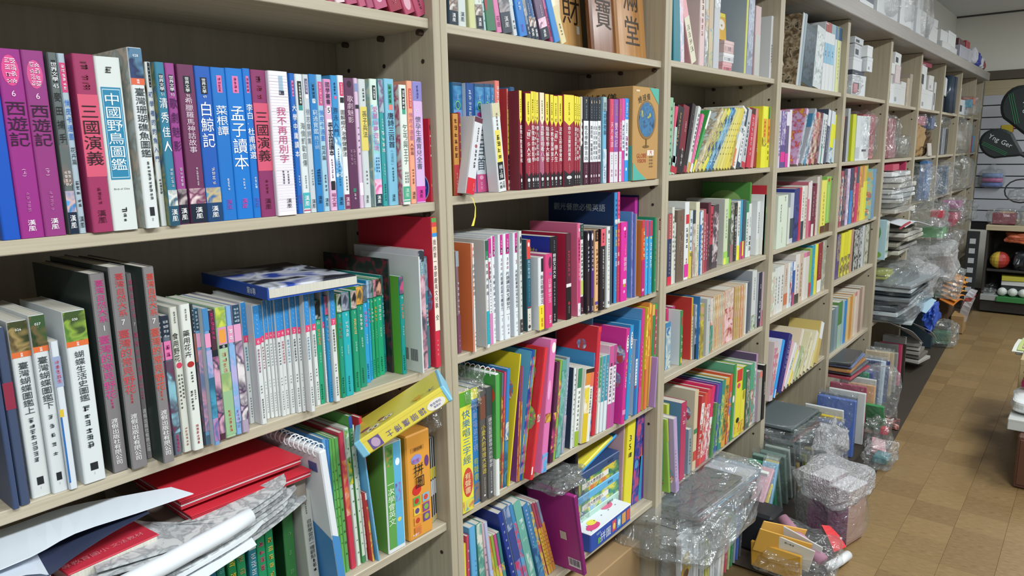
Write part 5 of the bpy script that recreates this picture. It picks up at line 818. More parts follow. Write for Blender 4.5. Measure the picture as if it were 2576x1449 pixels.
(1.8932,1.004,1.034,0.009,0.2196,0.18,0,'208858','2c9868','g1,.3,.4,58a878|g3,.4,.6,186840|e.82,.85,c0e0c8,.4,.6',D[18],'',32),
(1.9179,1.004,1.034,0.0061,0.2159,0.15,0,'c8bca0','','b.0,.16,983028|g4,.04,.15,e0c0b0|g6,.22,.65,807860,.5,.9',D[18],'',33),
(1.92,1.004,1.034,0.004,0.215,0.15,0,'c0b498','','b.0,.16,a03830|g4,.04,.15,e0c0b0|g6,.22,.65,807860,.5,.9',D[18],'',34),
(1.9025,1.075,1.034,0.0151,0.275,0.16,0,'c8289c','b82c94','',D[19],'',1),
(1.92,1.075,1.034,0.004,0.28,0.16,0,'181c38','2c3488','e.18,.5,e0d820,.55,.95',D[19],'',2),
(2.0133,1.0249,1.032,0.0303,0.2215,0.15,0,'2c3458','303858','b.0,.35,b04848|g9,.02,.35,e0d0c0,.5,1|g9,.4,.85,b0a8a0,.5,1|b.88,1,d82840',D[20],'',1),
(2.044,1.0252,1.032,0.0152,0.24,0.19,0,'d4d4c8','','g8,.1,.6,808078',D[20],'',2),
(2.0594,1.0257,1.032,0.0131,0.1912,0.15,0,'c0c4bc','','g8,.2,.8,787c78',D[20],'',3),
(2.0812,1.0264,1.032,0.0507,0.2277,0.15,0,'6a5848','786858','t日本風景,.07,.13,c85848,.55,.5|g3,.08,.15,c04838|g7,.35,.55,c8b8a0,.35,.6|g8,.3,.8,988470,.6,.6',D[20],'',4),
(2.1356,1.0271,1.032,0.0295,0.2496,0.19,0,'dce0e0','d8dcd8','b.16,.28,d82838,.2,.9|g4,.33,.6,384048,.5,1.1|b.8,.97,e0309c|g2,.72,.8,c03830',D[20],'',5),
(2.1685,1.027,1.032,0.0221,0.2204,0.15,0,'d8c040','','b.0,.6,c0d0d8|g6,.1,.7,607078',D[20],'',6),
(2.1914,1.0268,1.032,0.0203,0.22,0.15,0,'485058','d8dcdc','b.0,.2,303840|p.2,1,c8c0b8,988878,c8a098',D[20],'',7),
(2.2148,1.0267,1.032,0.0269,0.2445,0.19,0,'d8d4b8','','p.6,1,c89090,d8d0b8,a8b090|g9,.3,.6,688868',D[20],'',8),
(2.2458,1.0266,1.032,0.0148,0.2102,0.15,0,'3070b0','','b.0,.2,d0d8e0|g9,.3,.9,c0d0e8',D[20],'',9),
(2.2626,1.0289,1.032,0.0149,0.2144,0.15,0,'c8ccc8','','g9,.1,.8,606468',D[20],'',10),
(2.2844,1.0318,1.032,0.0195,0.2163,0.15,0,'b05058','','g9,.2,.8,e8d8d8',D[20],'',11),
(2.3141,1.0358,1.032,0.0154,0.198,0.15,0,'a03850','','g9,.2,.8,d8b0b8',D[20],'',12),
(2.336,1.0388,1.032,0.0178,0.2346,0.15,0,'58303c','','b.0,.4,702838|g6,.4,.8,a08088',D[20],'',13),
(2.3584,1.0418,1.0324,0.0226,0.2198,0.15,0.0175,'c03848','','g6,.1,.5,602028|b.6,1,302c30',D[20],'',14),
(2.3904,1.0461,1.0328,0.0464,0.2222,0.15,0.0175,'443840','','p.1,.9,443840,786068,c8c0c0',D[20],'',15),
(2.4933,1.0471,1.032,0.0353,0.237,0.15,0,'c8d4b0','c8c8c0','g9,.15,.6,98a888|b.8,1,98d058|b.9,1,d8e050,0,.6',D[20],'',16),
(2.5289,1.048,1.032,0.0199,0.2344,0.15,0,'88c048','','b.3,.9,506048',D[20],'',17),
(2.5526,1.0487,1.032,0.0303,0.2201,0.15,0,'585c48','','p.0,.7,c8c8c0,485040,989888|b.7,1,98686c',D[20],'',18),
(2.5863,1.0497,1.032,0.031,0.2164,0.15,0,'242424','','g4,.05,.2,c8a058|t創世禁地,.22,.5,e0e0e0,.5,1|g8,.5,.9,b0b0b0',D[20],'',19),
(2.6214,1.0507,1.032,0.0263,0.2217,0.15,0,'d8dcd4','','g9,.1,.6,888c88|b.75,1,e8e028',D[20],'',20),
(2.652,1.0506,1.032,0.016,0.2228,0.15,0,'38a0c8','','b.7,1,d83868',D[20],'',21),
(2.6718,1.0502,1.032,0.027,0.2236,0.15,0,'384c60','','b.7,1,c83868|b.7,.95,e8d828,0,.5',D[20],'',22),
(2.7043,1.0496,1.032,0.022,0.2164,0.15,0,'48a078','','b.0,.2,30845c|b.2,1,d8dcd8|g9,.3,.8,606868',D[20],'',23),
(2.7302,1.0491,1.032,0.0251,0.205,0.15,0,'d8dcd8','d8dcdc','g7,.25,.45,303838,.5,1.4|g3,.6,.9,303838,.5,1.2',D[20],'',24),
(2.7877,1.0387,1.032,0.0317,0.21,0.15,0,'dce0e0','','g9,.2,.6,485058,.5,.8|b.7,1,d8dcd0',D[20],'',25),
(2.8199,1.0267,1.032,0.0071,0.2357,0.15,0,'e0e4e0','','b.75,1,e89030',D[20],'',26),
(2.823,1.0212,1.032,0.0035,0.235,0.15,0,'c8d828','','b.3,1,e0e0d8',D[20],'',27),
(2.823,1.0197,1.032,0.004,0.235,0.15,0,'287858','58a838','g9,.35,.9,a8c8b0,.5,.8|b.2,.3,d8d030',D[20],'',28),
(2.823,1.0199,1.032,0.0035,0.27,0.19,0,'d82838','c82838','b.0,.1,58b040,0,.5|b.0,1,c89048,.75,.95',D[20],'picture book',29),
(3.1156,1.025,1.6957,0.0236,0.29,0.22,0.1571,'b8c0c4','p:5c4c38,8a7658,b8a888,3c342c','',D[21],'plastic wrapped folder',1),
(3.1456,1.025,1.6958,0.024,0.29,0.22,0.1571,'8ca0a8','','',D[21],'plastic wrapped folder',2),
(3.176,1.025,1.711,0.1429,0.24,0.19,0.1332,'2c4450','2c4048','p.1,.9,2c4450,405868,203038',D[21],'plastic wrapped album',3),
(3.3289,1.025,1.7027,0.1086,0.255,0.19,0.0987,'c8d0d0','a8b0b0','p.1,.9,c8d0d0,e0e8e8,a0b0b0',D[21],'plastic wrapped box file',4),
(3.4515,1.025,1.6939,0.0389,0.29,0.22,0.0478,'d8dcdc','','b.0,.14,a03830|b.3,.6,80b8d8|g2,.4,.5,507890|b.02,.03,e8e8e8',D[21],'box file',5),
(3.4976,1.025,1.6932,0.0471,0.29,0.22,0.025,'d8dcdc','','b.0,.14,a83830|b.3,.6,80b8d8|g2,.4,.5,507890',D[21],'box file',6),
(3.5521,1.025,1.6921,0.0559,0.29,0.22,0.0014,'d8dcdc','','b.0,.14,88a8b0|b.3,.6,88c0dc|g2,.4,.5,507890',D[21],'box file',7),
(3.6155,1.025,1.692,0.0324,0.29,0.22,0,'d0d8d8','','b.0,.2,3870a0',D[21],'box file',8),
(3.6575,1.025,1.692,0.0429,0.29,0.22,0,'d8dc98','','b.0,.2,205888|g9,.3,.8,a8ac60,.5,.4',D[21],'box file',9),
(3.7043,1.025,1.692,0.0097,0.29,0.22,0,'c8ccc8','','b.0,.2,2c5878',D[21],'box file',10),
(0.7726,1.02,1.695,0.014,0.2,0.15,-0.1791,'c8c0c8','','',D[22],'',1),
(0.7886,1.02,1.695,0.0124,0.2,0.15,-0.2097,'a83050','','',D[22],'',2),
(0.8043,1.02,1.695,0.0203,0.2,0.15,-0.2406,'e0c8cc','','b.0,.8,d8b0b8',D[22],'',3),
(0.8266,1.02,1.695,0.0248,0.2,0.15,-0.2737,'b04468','','p.8,.9,b04468,e0a0b8,c05878|g3,.8,.9,e8c0d0',D[22],'',4),
(0.8536,1.02,1.695,0.0166,0.2,0.15,-0.3085,'b84c6c','','g3,.84,.92,f0c0d0',D[22],'',5),
(0.8717,1.02,1.695,0.0161,0.2,0.15,-0.3142,'a84468','','g3,.84,.92,e8b8c8',D[22],'',6),
(0.8899,1.02,1.695,0.0302,0.2,0.15,-0.3468,'b44c70','','e.82,.95,e0a8c0,.2,.8',D[22],'',7),
(0.9233,1.02,1.695,0.0325,0.21,0.15,-0.3574,'981c38','','g2,.85,.95,d06878',D[22],'',8),
(0.9593,1.02,1.695,0.027,0.2,0.15,-0.396,'b03c5c','','e.84,.97,d8a0b0,.2,.8',D[22],'',9),
(0.99,1.02,1.695,0.0289,0.2,0.15,-0.433,'b44464','','g3,.86,.95,501828',D[22],'',10),
(1.069,1.015,1.6922,0.0248,0.21,0.15,0.01,'3c5464','','b.07,.175,111a22,.3,.72|t世界文學,.075,.17,fff|t8,.18,.2,ddd|t茶花女,0.2,0.55,fff,.5,1.25|g5,.64,.76,d8d0d8,.6,.5|p.775,.875,b8a090,60504a,d8d0c8|b.875,1,0a2233|t漢風,.895,.975,fff',D[23],'',1),
(1.096,1.0155,1.692,0.0222,0.21,0.15,-0.0165,'c8d0cc','','b.0,.5,a0b8c0|t漢風,.87,.96,384858',D[23],'',2),
(1.1285,1.016,1.692,0.0191,0.21,0.15,-0.0524,'c8cc90','','b.2,.5,e8e8d8',D[23],'',3),
(1.149,1.0165,1.692,0.0226,0.21,0.15,-0.0875,'d4dcd0','','b.07,.175,111a22,.3,.72|t世界文學,.075,.17,fff|t12,.18,.2,ddd|t格列佛,0.2,0.55,fff,.5,1.25|g5,.64,.76,d8d0d8,.6,.5|p.775,.875,b8a090,60504a,d8d0c8|b.875,1,202830|t漢風,.895,.975,fff',D[23],'',4),
(1.1731,1.017,1.692,0.007,0.21,0.15,-0.1238,'a8c8cc','','g3,.7,.95,506870',D[23],'',5),
(1.1835,1.0175,1.692,0.0295,0.21,0.15,-0.1581,'3c7454','','e.62,.82,a83848,-.1,.3',D[23],'',6),
(1.2153,1.018,1.692,0.0169,0.21,0.15,-0.1972,'d878a8','','b.0,.4,f0a0c0|t花語,.84,.95,802858',D[23],'',7),
(1.2345,1.0185,1.692,0.0349,0.21,0.15,-0.234,'38404c','','p.5,.8,484c58,a8a0a0,585860|t漢風,.84,.95,e0e0e0',D[23],'',8),
(1.272,1.019,1.692,0.0133,0.2,0.15,-0.2424,'c4ccd0','','p.4,.7,808890,c8d0d0,a0a8b0|g2,.82,.95,485058',D[23],'',9),
(1.2933,1.0195,1.692,0.0284,0.21,0.15,-0.247,'2478cc','','t論語,.3,.55,fff|g3,.6,.75,c0d8f0|t漢風,.88,.96,6858c8',D[23],'',10),
(1.3242,1.02,1.692,0.0114,0.21,0.15,-0.2875,'7888a0','','p.45,.78,a8b0b8,707880,c0b8b0|b.86,1,203048|g2,.88,.97,c8d0e0',D[23],'',11),
(1.3377,1.0205,1.692,0.0134,0.21,0.15,-0.3072,'2c5078','','b.07,.175,111a22,.3,.72|t世界文學,.075,.17,fff|t33,.18,.2,ddd|t簡愛,0.2,0.55,fff,.5,1.25|g5,.64,.76,d8d0d8,.6,.5|p.775,.875,b8a090,60504a,d8d0c8|b.875,1,0a2233|t漢風,.895,.975,fff',D[23],'',12),
(1.353,1.021,1.692,0.0125,0.21,0.15,-0.3275,'3868a0','','b.07,.175,111a22,.3,.72|t世界文學,.075,.17,fff|t36,.18,.2,ddd|t小婦人,0.2,0.55,fff,.5,1.25|g5,.64,.76,d8d0d8,.6,.5|p.775,.875,b8a090,60504a,d8d0c8|b.875,1,0a2233|t漢風,.895,.975,fff',D[23],'',13),
(1.3755,1.0215,1.692,0.0309,0.21,0.15,-0.3328,'685470','','b.07,.175,111a22,.3,.72|t世界文學,.075,.17,fff|t41,.18,.2,ddd|t傲慢與偏見,0.2,0.55,fff,.5,1.25|g5,.64,.76,d8d0d8,.6,.5|p.775,.875,e8b0c8,f0c8d8,805878|b.875,1,0a2233|t漢風,.895,.975,fff',D[23],'',14),
(1.41,1.022,1.692,0.0268,0.21,0.15,-0.3579,'98406c','','b.4,.65,b85888|t三國,.72,.95,701848',D[23],'',15),
(1.4226,1.019,1.692,0.0222,0.2,0.15,-0.3788,'2c84d0','','b.2,.5,58a0e0',D[23],'',16),
(1.4544,1.023,1.692,0.0228,0.215,0.15,-0.4349,'dccc98','','p.4,.6,a0c8d8,dccc98,e8e0c0|b.2,.5,a8d0e0|g4,.78,.92,584828,.5,.6',D[23],'',17),
(2.027,1.025,1.7,0.0418,0.31,0.22,-0.0518,'187888','','',D[24],'',1),
(2.0723,1.025,1.7,0.0244,0.3,0.22,-0.1026,'c8b8c8','b8d0d8','p.3,1,d8b0c0,e0d0d8,a8b8c8',D[24],'',2),
(2.1453,1.025,1.7,0.0354,0.31,0.22,-0.4265,'e0a0a8','','b.55,1,d8d4b8|g4,.62,.9,b0a890',D[24],'',3),
(2.1973,1.025,1.7,0.0345,0.29,0.22,0,'d8c8c0','','g9,.1,.7,a07860,.5,.7|b.5,1,d8b8b8',D[24],'',4),
(2.2357,1.025,1.7,0.0235,0.29,0.22,0,'c0c0b8','','p.4,1,c8a878,687888,d8d8d0',D[24],'',5),
(2.2631,1.025,1.7,0.032,0.3,0.22,0,'c0a888','','p.6,1,7088a0,b0b080,c0a888',D[24],'',6),
(2.3032,1.025,1.7,0.0432,0.31,0.22,0,'b8bcc0','','p.1,.4,d8dce0,a0a4a8,e8ecf0',D[24],'',7),
(2.5628,1.025,1.7003,0.0144,0.31,0.24,0.0175,'c8cc50','a3b2ba','',D[24],'',8),
(2.5796,1.025,1.7009,0.0539,0.3151,0.22,0.0175,'8890a8','','p.1,.9,8890a8,a0b0c0,707890',D[24],'',9),
(2.651,1.025,1.7,0.051,0.24,0.19,0,'c8a8a8','','b.4,1,b8b8b0',D[24],'',10),
(2.8088,1.025,1.7,0.0182,0.225,0.15,0,'d8dada','d4dad8','b.45,.8,c8c8cc,.3,.7|g7,.45,.75,505458,.5,.7',D[24],'white slipcased book',11),
(0.287,1.014,1.3555,0.0186,0.205,0.15,0,'0a50c0','','',D[25],'',1),
(0.306,1.014,1.3555,0.0256,0.2219,0.15,0,'9a2484','','e.03,.19,e0408a|g4,.045,.18,ffc0dc,.4,.9|g4,.045,.18,ffd8ea,.62,.9|t6,.21,.245,f0d0e8|t西遊記,.265,.51,2a0a28,.5,1.5|t(上),.62,.67,f0d8ec,.5,.6|g5,.75,.86,d070b8,.5,.55|t漢風,.9,.965,fff',D[25],'',2),
(0.3319,1.014,1.3555,0.0242,0.2222,0.15,0,'93307c','','e.05,.2,d84a8c|g4,.06,.19,ffc0dc,.4,.9|g4,.06,.19,ffd8ea,.62,.9|t6,.22,.255,f0d0e8|t西遊記,.28,.51,2a0a28,.5,1.5|t(下),.62,.67,f0d8ec,.5,.6|g5,.75,.86,d070b8,.5,.55|t漢風,.9,.965,fff',D[25],'',3),
(0.36,1.014,1.3555,0.0107,0.2218,0.15,0,'5c6664','','b.04,.16,10181c,.3,.75|t世界文學,.05,.155,fff|t45,.165,.19,ddd|t麥田捕手,.2,.5,181818,.5,1.2|p.5,.72,b09488,786860,5c6664|g4,.64,.73,e8e0d8,.35,.6|g4,.64,.73,e8e0d8,.7,.6|p.755,.875,50a0d8,d8b0a8,3080c0|b.875,1,0c2038|t漢風,.89,.97,fff',D[25],'',4),
(0.371,1.014,1.3555,0.0088,0.2216,0.15,0,'a8bcc8','','b.05,.21,d83a78,.1,.85|g6,.06,.2,fff,.48,.7|t悄皮卡通畫,.245,.475,1a70d0,.5,1.1|t花卉篇,.51,.61,303a40|g3,.7,.78,505860|g2,.8,.85,505860|t漢風,.9,.97,283038',D[25],'',5),
(0.3846,1.006,1.3555,0.025,0.222,0.15,0,'a02c5c','','g1,.04,.09,5a1828|g2,.1,.2,8a2040,.5,.8|b.22,.68,d8506e|t三國演義,.27,.62,201018,.5,1.3|g4,.74,.84,7a1838,.5,.5|t漢風,.87,.95,4a0c22',D[25],'',6),
(0.4099,1.006,1.3555,0.0314,0.221,0.15,0,'d4dcd8','','b.17,.7,2080a8,.12,.9|b.18,.69,b8d4dc,.16,.86|b.185,.685,2080a8,.18,.84|t中國野鳥圖鑑,.2,.65,e8f4f8,.5,1.05|g1,.05,.1,505048,.5,1.4|g8,.725,.735,606060,.5,.2|tBirds of China,.745,.762,303030,.5,1,h|g1,.86,.9,202020,.5,1|g2,.9,.95,202020',D[25],'',7),
(0.4496,1,1.3555,0.018,0.2349,0.15,0,'d8dedc','p:c8d0cc,a8b0a8,d8c8b8','p.0,.165,20386a,182850,4a7898|t028,.035,.05,fff|g5,.055,.065,c8d0e0,.5,.5|b.165,.2,e0603a|t珊瑚,.17,.195,fff,.5,.5|t臺灣珊瑚礁魚圖鑑,.215,.6,1c2c34,.55,1.15|g10,.62,.84,404848,.6,.5|b.88,.93,202428,.35,.7|g2,.94,.96,606060,.5,.3',D[25],'',8),
(0.4768,1.014,1.3555,0.0076,0.2199,0.15,0,'dce2e0','p:d8d8c8,90a090,604030','b.0,.15,20262a,.35,.75|g6,.02,.15,c8c8c8,.5,.4|t初學者的釣魚入門,.165,.61,16489a,.4,1.2|g5,.7,.8,606060',D[25],'',9),
(0.4847,1.004,1.3555,0.0131,0.2196,0.15,0,'2a7a98','p:3a6a5a,8a8a4a,2a5a7a','b.07,.175,111a22,.3,.72|t世界文學,.075,.17,fff|t51,.18,.2,ddd|t清秀佳人,0.2,0.55,fff,.5,1.25|g5,.64,.76,d8d0d8,.6,.5|p.775,.875,a8c4cc,e0e0d8,406878|b.875,1,1c4c64|t漢風,.895,.975,fff',D[25],'',10),
(0.5033,1.014,1.3555,0.0135,0.2206,0.15,0,'9a3c8c','','b.07,.175,111a22,.3,.72|t世界文學,.075,.17,fff|t93,.18,.2,ddd|t歌劇魅影,0.2,0.55,4a1050,.5,1.25|g5,.64,.76,d8d0d8,.6,.5|p.775,.875,181818,50404a,c0b0b0|b.875,1,141828|t漢風,.895,.975,fff',D[25],'',11),
(0.5199,1.014,1.3555,0.0246,0.2204,0.15,0,'6c2c54','','b.07,.175,111a22,.3,.72|t世界文學,.075,.17,fff|t90,.18,.2,ddd|t希臘羅馬神話故事,0.2,0.55,e0c8d8,.5,1.25|g7,.64,.76,d8d0d8,.6,.5|p.775,.875,d8a8b8,702850,e8d0d0|b.875,1,0c1c30|t漢風,.895,.975,fff',D[25],'',12),
(0.545,1.014,1.3555,0.0236,0.22,0.15,0,'1858b8','','b.07,.175,111a22,.3,.72|t世界文學,.075,.17,fff|t49,.18,.2,ddd|t白鯨記,0.22,0.52,fff,.5,1.25|g4,.64,.76,d8d0d8,.6,.5|p.775,.875,4a98b8,c8b078,3868a0|b.875,1,123c68|t漢風,.895,.975,fff',D[25],'',13),
(0.569,1.014,1.3555,0.0226,0.22,0.15,0,'1270c8','','b.05,.16,e070a8,.35,.7|g4,.06,.155,a02060,.52,.5|t菜根譚,0.24,0.44,fff,.5,1.3|g4,.72,.8,e8f0ff,.55,.5|t漢風,.86,.93,a040b0',D[25],'',14),
(0.5918,1.014,1.3555,0.0274,0.2207,0.15,0,'0c74d0','','b.05,.16,e070a8,.35,.7|g4,.06,.155,a02060,.52,.5|t孟子讀本,0.24,0.67,fff,.5,1.3|g4,.72,.8,e8f0ff,.55,.5|t漢風,.86,.93,d838a8',D[25],'',15),
(0.6195,1.014,1.3555,0.0127,0.222,0.15,0,'0c70cc','','b.05,.16,e070a8,.35,.7|g4,.06,.155,a02060,.52,.5|t李白·杜甫詩選,0.23,0.6,fff,.5,1.3|g4,.72,.8,e8f0ff,.55,.5|t漢風,.86,.93,5060d0',D[25],'',16),
(0.6325,1.014,1.3555,0.0259,0.2212,0.15,0,'8a2c62','','g1,.04,.09,5a1828|g2,.1,.2,8a2040,.5,.8|b.22,.68,d8506e|t三國演義,.27,.62,201018,.5,1.3|g4,.74,.84,7a1838,.5,.5|t漢風,.87,.95,4a0c22',D[25],'',17),
(0.6587,1.008,1.3555,0.0342,0.2211,0.15,0,'ece6ee','','b.03,.13,98b8cc,.5,.72|b.13,.16,203040,.48,.75|t11,.135,.155,fff|t我不再用別字,.24,.63,c8487a,.52,1|g5,.68,.78,504860,.4,.5|g5,.68,.78,504860,.65,.5|t漢風,.88,.95,181820,.6,.6|b0.030,0.031,b8a8c0|b0.050,0.051,b8a8c0|b0.070,0.072,b8a8c0|b0.091,0.092,b8a8c0|b0.111,0.112,b8a8c0|b0.131,0.132,b8a8c0|b0.151,0.152,b8a8c0|b0.171,0.173,b8a8c0|b0.192,0.193,b8a8c0|b0.212,0.213,b8a8c0|b0.232,0.233,b8a8c0|b0.252,0.253,b8a8c0|b0.272,0.274,b8a8c0|b0.293,0.294,b8a8c0|b0.313,0.314,b8a8c0|b0.333,0.334,b8a8c0|b0.353,0.354,b8a8c0|b0.373,0.375,b8a8c0|b0.394,0.395,b8a8c0|b0.414,0.415,b8a8c0|b0.434,0.435,b8a8c0|b0.454,0.455,b8a8c0|b0.474,0.476,b8a8c0|b0.495,0.496,b8a8c0|b0.515,0.516,b8a8c0|b0.535,0.536,b8a8c0|b0.555,0.556,b8a8c0|b0.575,0.577,b8a8c0|b0.596,0.597,b8a8c0|b0.616,0.617,b8a8c0|b0.636,0.637,b8a8c0|b0.656,0.657,b8a8c0|b0.676,0.678,b8a8c0|b0.697,0.698,b8a8c0|b0.717,0.718,b8a8c0|b0.737,0.738,b8a8c0|b0.757,0.758,b8a8c0|b0.777,0.779,b8a8c0|b0.798,0.799,b8a8c0|b0.818,0.819,b8a8c0|b0.838,0.839,b8a8c0|b0.858,0.859,b8a8c0|b0.878,0.880,b8a8c0|b0.899,0.900,b8a8c0|b0.919,0.920,b8a8c0|b0.939,0.940,b8a8c0|b0.959,0.960,b8a8c0',D[25],'',18),
(0.7012,1.016,1.3555,0.0093,0.2207,0.15,0,'1464c0','','b.05,.16,e070a8,.35,.7|g4,.06,.155,a02060,.52,.5|t大學中庸讀本,0.21,0.6,fff,.5,1.3|g4,.72,.8,e8f0ff,.55,.5|t漢風,.86,.93,6050c0',D[25],'',19),
(0.7115,1.016,1.3555,0.0136,0.2204,0.15,0,'d8e0e0','','b.05,.22,182420,.25,.8|g7,.06,.21,fff,.52,.9|b.22,.255,3a9090,.25,.8|t海倫凱勒自傳,.34,.66,6a7a78,.6,.95|g6,.72,.82,808888,.55,.5|b.85,.965,3cb0b8|t漢風,.87,.95,fff|b.975,.985,c05070',D[25],'',20),
(0.7254,1.016,1.3555,0.0118,0.2206,0.15,0,'c4ccd0','','b.03,.14,605878,.3,.75|g4,.04,.13,e0d8f0|b.14,.17,f0f0f0,.3,.75|t徐志摩詩集,.24,.5,788090,.5,1|g6,.68,.8,808890,.6,.5|t漢風,.9,.97,404850',D[25],'',21),
(0.7378,1.016,1.3555,0.0137,0.2218,0.15,0,'1e7cc4','','b.06,.17,2878a8,.3,.75|g4,.07,.17,103858|b.175,.205,f0f4f0,.3,.7|t7,.178,.202,103858|t窮通寶鑑,.25,.43,c8e0f0,.5,1.1|t精江網,.44,.54,a0c8e8|g6,.68,.8,103868,.4,.5|g6,.68,.8,103868,.65,.5|t漢風,.88,.94,082848',D[25],'',22),
(0.7518,1.016,1.3555,0.012,0.222,0.15,0,'9cc8dc','','b.05,.22,d84888,.2,.85|g7,.06,.21,ffd0e0|t悄皮卡通畫,.25,.48,1a78d8,.5,1.1|t花卉篇,.51,.62,303840|g3,.72,.79,506068|g2,.8,.85,506068|t漢風,.9,.965,203040',D[25],'',23),
(0.766,1.016,1.3555,0.0137,0.216,0.15,0,'e0b0d0','','b.0,.21,d888bc|t國學叢書,.02,.19,302848,.5,1.05|b.2,.26,e8e8e8,.25,.75|t5,.205,.255,303030|t千家詩讀本,.32,.58,182030,.55,1.15|b.3,.78,ece4ec,.1,.9|t選千家詩讀本,.32,.58,182030,.55,1.1|g8,.6,.75,705080,.5,.5|b.77,.84,202020,.2,.8|t裕文堂,.86,.97,a02870,.5,1.1',D[25],'',24),
(0.7806,1.016,1.3555,0.0139,0.2228,0.15,0,'3090cc','','g4,.05,.14,0c3868|b.15,.17,e05090,.35,.7|t游泳入門,.23,.44,0c3c70,.4,1.1|p.45,.75,88c8e8,3090cc,d8ecf4|g8,.53,.68,205888,.5,.4|g6,.69,.82,205888,.5,.4|t漢風,.9,.965,103050',D[25],'',25),
(0.7952,1.016,1.3555,0.0122,0.2238,0.15,0,'e4e8e6','','b.05,.15,d83868,.2,.85|g4,.06,.14,ffd8e0|b.16,.2,202020,.2,.85|t圖解經穴治療健康法,.25,.6,282828,.5,1.2|g5,.74,.86,404040,.5,.5|b.885,1,7c3058|t漢風,.905,.975,f0d0e0',D[25],'',26),
(0.8078,1.016,1.3555,0.0203,0.2205,0.15,0,'5c2e52','','e.02,.07,301028,.3,.75|t歌劇魅影,.13,.34,d8b8c8,.5,1|g4,.54,.66,a88098,.35,.45|g4,.54,.66,a88098,.65,.45|b.84,.87,2a8060,.35,.65|g2,.88,.93,d8c8d0,.5,.6',D[25],'',27),
(0.8291,1.016,1.3555,0.008,0.2213,0.15,0,'d8b8d4','','b.04,.1,8090c0|b.2,.23,202030|g5,.35,.6,704868,.5,.7|b.8,.9,f0e0ec',D[25],'',28),
(0.8387,1.016,1.3555,0.0155,0.2206,0.15,0,'c8d0d0','','g4,.07,.17,404848,.6,.5|b.21,.55,e0cc60|t孫子兵法,.24,.45,585840,.6,1|g4,.7,.82,606868,.5,.4|t漢風,.9,.965,303838,.4,.6',D[25],'',29),
(0.8637,1.016,1.3555,0.0162,0.2225,0.15,0,'d0e4d8','p:d8dcc8,90b8c0,b0c0a0','b.05,.16,10201c,.3,.75|g4,.06,.155,fff|t愛麗絲夢遊仙境,.21,.56,d070b8,.5,1.15|p.2,.6,d0e4d8,60c0d8,90d0d0|p.58,.78,3a9cd8,70b8e0,a0d0e8|g5,.6,.73,1c4878,.4,.4|g5,.6,.73,1c4878,.7,.4|p.78,.9,f080b8,f8c8e0,e858a0|b.9,1,1c3440|t漢風,.91,.975,fff',D[25],'',30),
(0.882,1.016,1.3555,0.0114,0.2233,0.15,0,'2a9c9c','p:70a8b8,388898,a0b8c0','p.0,.26,98b8c0,785080,80a8b0|g4,.3,.4,c8e8e8,.5,.5|g4,.4,.58,e8f4f4,.5,1|g4,.66,.76,b0d8d8,.5,.5|g7,.82,.96,106060,.5,.6',D[25],'',31),
(0.8965,1.016,1.3555,0.0232,0.2249,0.15,0,'78bcd8','','b.04,.2,3ca088,.35,.75|g4,.05,.19,186048|b.2,.24,e88078,.35,.75|t唐詩三百首,.26,.54,102038,.5,1.1|t(注音版),.55,.68,5890a8,.5,.55|g5,.69,.81,305868,.5,.45|t漢風,.91,.97,182838,.45,.6',D[25],'',32),
(0.9226,1.006,1.3555,0.0177,0.2151,0.15,0,'dce4da','p:d8d0c4,c84868,e0d8d0','b.03,.2,10281c,.3,.75|g5,.04,.2,fff|b.2,.24,3aa080,.3,.75|t乞丐與王子,.32,.66,60706a,.55,.95|g4,.72,.82,707870,.4,.4|g4,.72,.82,707870,.7,.4|b.845,.955,3ea882|t漢風,.86,.94,c8f0dc|b.965,.975,3ea882',D[25],'',33),
(0.9511,1.016,1.3555,0.0133,0.2243,0.15,0,'f0a07c','','b.06,.22,d84848,.25,.8|g6,.07,.21,ffd8c8|t悄皮卡通畫,.25,.48,c870a0,.5,1.1|t人物篇,.5,.6,803838|g3,.71,.78,804838|g2,.79,.84,804838|t漢風,.9,.965,502820',D[25],'',34),
(0.9652,1.016,1.3555,0.023,0.2241,0.15,0,'c8a8dc','','b.0,.155,8480c8|g4,.03,.14,404888|b.16,1,d8b0e0|g1,.22,.25,fff,.4,.6|t懷孕生產育兒全書,.28,.72,586878,.45,.95|b.86,.99,d838a0|t漢風,.89,.96,601048,.5,.6',D[25],'',35),
(1.004,1.016,1.3555,0.004,0.1579,0.12,0,'d8243c','','e.07,.14,181818,.3,.7|t萬年曆,.15,.5,fff,.5,1.1|g2,.52,.58,ffd8d8,.5,.35|g6,.6,.73,ffd8d8,.5,.35|e.78,.82,d8b070,.3,.6|g2,.83,.93,ffd0d0,.5,.35',D[25],'',36,'redalm')]
EXTRA = '觀光餐旅必備英語財寶滿堂地球儀大拼圖貓頭鷹博士學校文法教材!一次三歲超GLOBEVISIONupYngGerABC123第8專教育國小'
load_glyphs(set(''.join(b[9] for b in BOOKS))|set(EXTRA))
for b in BOOKS: book(*b)
